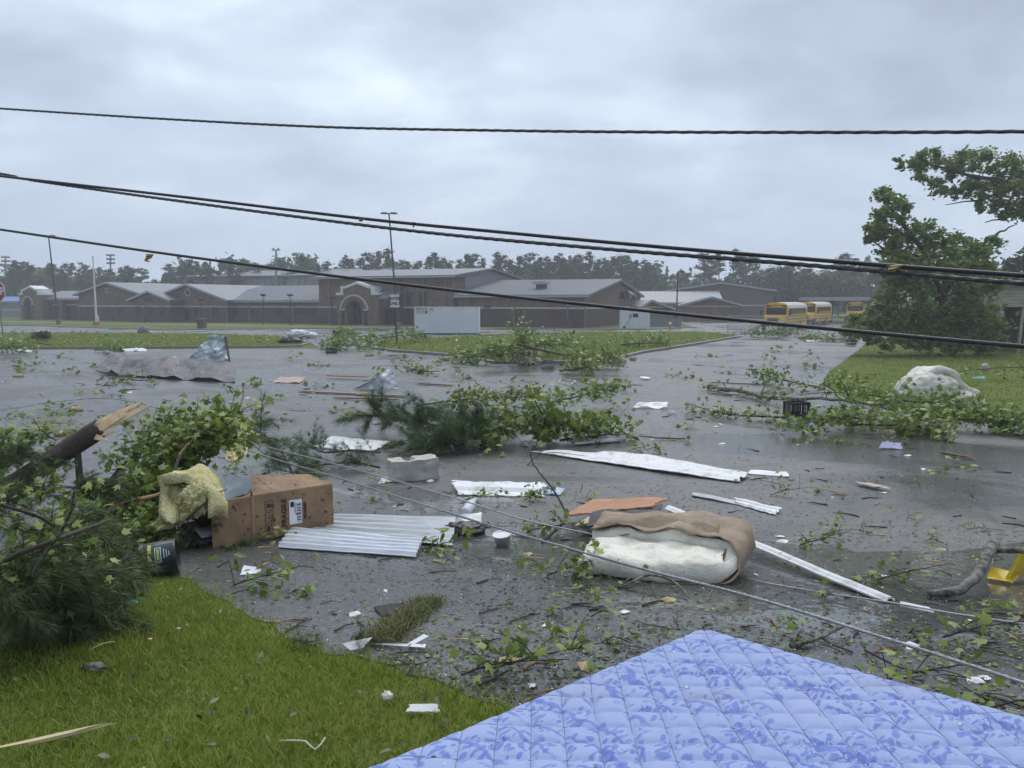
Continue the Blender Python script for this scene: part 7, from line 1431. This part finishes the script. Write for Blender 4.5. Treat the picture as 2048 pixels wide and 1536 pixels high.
SP = [((520, 1170), 'torn leafy twig with drooping leaves at the lawn corner', 8, .12), ((1075, 1000), 'upright leafy sprig in front of the gutter piece', 12, .11), ((1140, 1150), 'wet leafy sprig hanging at the left end of the batt', 12, .12), ((890, 1098), 'long-leaved green sprig at the roofing sheet corner', 9, .13), ((1090, 1065), 'leafy sprig below the bare curved branch', 12, .11), ((1060, 1340), 'leafy sprig by the mattress edge', 8, .10), ((1640, 1090), 'leafy sprig on a dark strip beyond the puddle', 9, .10), ((1960, 1275), 'pale leafy sprig floating in the puddle', 5, .11), ((2030, 1430), 'yellow-green leaves beside the mattress at the road edge', 5, .10), ((1830, 1370), 'muddy leafy sprig between mattress and guy wire', 8, .09), ((1810, 1160), 'leafy sprig standing in the shallow puddle', 6, .10), ((960, 1000), 'leafy sprig on the wet asphalt by the thin wire', 7, .10), ((1290, 905), 'leafy sprig lying along the white siding strip', 12, .12), ((1570, 990), 'small green sprig near the siding shard', 5, .09), ((1000, 1350), 'sprig with pale stalks at the lawn edge', 7, .10)]
for i, ((u, v), lb, nt_, sz_) in enumerate(SP):
    p = gp(u, v, .02); a = random.Random(i).uniform(-.6, .6); q = p + Vector((math.cos(a) * .35, math.sin(a) * .2, .12)); leafy_branch('leafy_sprig', lb, [p - Vector((math.cos(a) * .2, 0, 0)), p + Vector((0, 0, .06)), q], .006, nt_, 5, sz_ * .75, 24, kind='lance' if 'long-leaved' in lb or 'drooping' in lb else 'star', seed=500 + i, twig_len=.2, up=.4, cat='sprig', mat=LEAF, lowest=.012)
pine_branch('pine_tuft', 'small pine tuft standing over the metal flashing at the lawn edge', [gp(716, 1292, .02), gp(712, 1270, .08)], .004, 4, 3, .10, 7, 22, twig_len=.06, width=.002); pine_branch('pine_tuft', 'small pine tuft lying at the lawn border', [gp(600, 1288, .02), gp(640, 1280, .05)], .004, 4, 4, .11, 8, 22, twig_len=.08, width=.002)
# leaf litter and grit nobody could count
def litter(name, n, size, mat, label, vmin, vmax, pw, kinds, seed, flat=.25):
    rr = random.Random(seed); P = []
    while len(P) < n:
        u, v, p = road_uv(rr, vmin, vmax, pw)
        if mnoise.noise((p.x * .5, p.y * .5, seed)) < -.18 and rr.random() < .8: continue
        P.append((p.x, p.y, p.z + .010))
    P = np.array(P); Sz = size * RNG.uniform(.4, 1.3, n) * (1 + .05 * P[:, 1]); V, F = leaf_mass(P, Sz, rot_frames(n, RNG, flat), kinds); V[:, 2] = np.maximum(V[:, 2], HN(V[:, 1]) + .0095); o = put(name, np_mesh(name, V, F), mat); props(o, label, None, None, 'stuff')
litter('leaf_litter', 3000, .032, LEAF, 'torn green leaves scattered over the wet asphalt', 705, 1430, .9, STARS, 1); litter('leaf_crumbs', 11000, .032, M('dark_crumbs', (.05, .055, .03), (.02, .018, .014), rough=.8, isl=True, lo=.1, hi=.9, c3=(.10, .12, .05)), 'dark crumbs of bark and leaf over the wet asphalt', 705, 1430, 1.0, LANCES, 2); litter('white_grit', 3000, .010, WPAINT, 'pale grit and foam crumbs over the asphalt', 900, 1430, .8, LANCES, 3, .8)
def field_litter(name, poly, n, size, lift, mat, label, seed, kinds=STARS):
    P = np.array(poly); lo, hi = np.maximum(P.min(0), [-70, 0]), np.minimum(P.max(0), [70, 200]); x, y = RNG.uniform(lo[0], hi[0], n), RNG.uniform(lo[1], hi[1], n); k_ = inside([tuple(q) for q in poly], x, y); P = np.stack([x[k_], y[k_], HN(y[k_]) + lift], -1); m = len(P)
    V, F = leaf_mass(P, size * RNG.uniform(.4, 1.4, m), rot_frames(m, RNG, .8), kinds); props(put(name, np_mesh(name, V, F), mat), label, None, None, 'stuff')
field_litter('verge_litter', verge, 1600, .28, .2, LEAF_D, 'torn leaves and twigs strewn over the verge', 1); field_litter('island_litter', island, 1200, .28, .2, LEAF_D, 'torn leaves strewn over the grass island', 2); field_litter('verge_scraps', verge, 120, .3, .22, WHITE, 'pale scraps strewn over the verge', 3, LANCES); field_litter('island_scraps', island, 160, .3, .22, M('mixed_scrap', (.6, .58, .52), (.35, .25, .12), rough=.7, isl=True, lo=.2, hi=.6), 'pale scraps strewn over the grass island', 4, LANCES); field_litter('lot_litter', lot, 900, .3, .05, LEAF_D, 'torn leaves strewn over the parking lot', 5); field_litter('side_lawn_litter', rlawn, 500, .14, .08, LEAF_D, 'torn leaves strewn over the side lawn', 6); field_litter('lawn_litter', lawn_poly, 2200, .036, .035, M('lawn_bits', (.10, .10, .05), (.05, .035, .025), rough=.8, isl=True, c3=(.3, .28, .2), lo=.1, hi=.95), 'small leaf and bark bits lying in the lawn', 7, LANCES)

# weeds in the lawn, brighter sprigs over the cedar heap
field_litter('lawn_weeds', lawn_poly, 2600, .028, .030, LEAF, 'small round weed leaves growing in the lawn', 8, STARS)
for i, (u, v, h_) in enumerate(((60, 1130, .5), (150, 1100, .5), (110, 1190, .3), (200, 1150, .3), (40, 1050, .6), (180, 1030, .6), (90, 990, .7), (230, 1110, .3), (20, 1180, .4), (140, 1235, .12), (250, 1070, .4), (170, 1190, .2))):
    p = gp(u, v, h_); q = p + Vector((random.Random(i).uniform(-.3, .3), -.05, .12)); leafy_branch('leafy_sprig', 'green leafy sprig tangled in the dark cedar heap', [p - Vector((.1, -.1, .08)), p + Vector((0, 0, .05)), q], .006, 9, 5, .060, 10, seed=700 + i, twig_len=.22, up=.3, cat='sprig', mat=LEAF, group='leafy sprigs tangled in the cedar heap')
for i, (pts, r) in enumerate((([(10, 1120, .6), (110, 1080, .7), (220, 1040, .7)], .012), ([(40, 1230, .2), (70, 1140, .5), (130, 1050, .8), (150, 980, 1.0)], .010), ([(190, 1200, .1), (180, 1120, .4), (200, 1050, .6)], .008), ([(0, 1010, .8), (90, 1040, .7), (160, 1100, .5)], .009), ([(90, 1250, .08), (160, 1225, .12), (230, 1215, .08)], .008))):
    stick(['long bare limb laid over the cedar heap', 'bare crooked stick rising through the cedar heap', 'thin dark stick at the lawn side of the heap', 'dark limb half sunk in the cedar boughs', 'bare twig lying where the heap meets the lawn'][i], [gp(*q) for q in pts], r, r * .5, [BARK, LICHEN, TWIG, BARK, LICHEN][i], 30 + i)

for i in range(60):
    u, v, p = road_uv(rd, 706, 900, 1.0); s = .035 + .0075 * p.y; a = rd.uniform(0, 6.28); d = Vector((math.cos(a), math.sin(a), 0)) * rd.uniform(.02, .05) * p.y; q = p + d; q.z = H(q.y) + .02; p.z += .015
    leafy_branch('leafy_sprig', 'small torn leafy sprig flat on the road ' + zone(p.y), [p, p.lerp(q, .5) + Vector((0, 0, .05)), q], .006, 4, 4, s, 0, mat=rd.choice([LEAF, LEAF_Y]), seed=900 + i, twig_len=.018 * p.y, group='leafy sprigs on the road ' + zone(p.y), up=.1, tilt=.6, cat='sprig', lowest=.012)
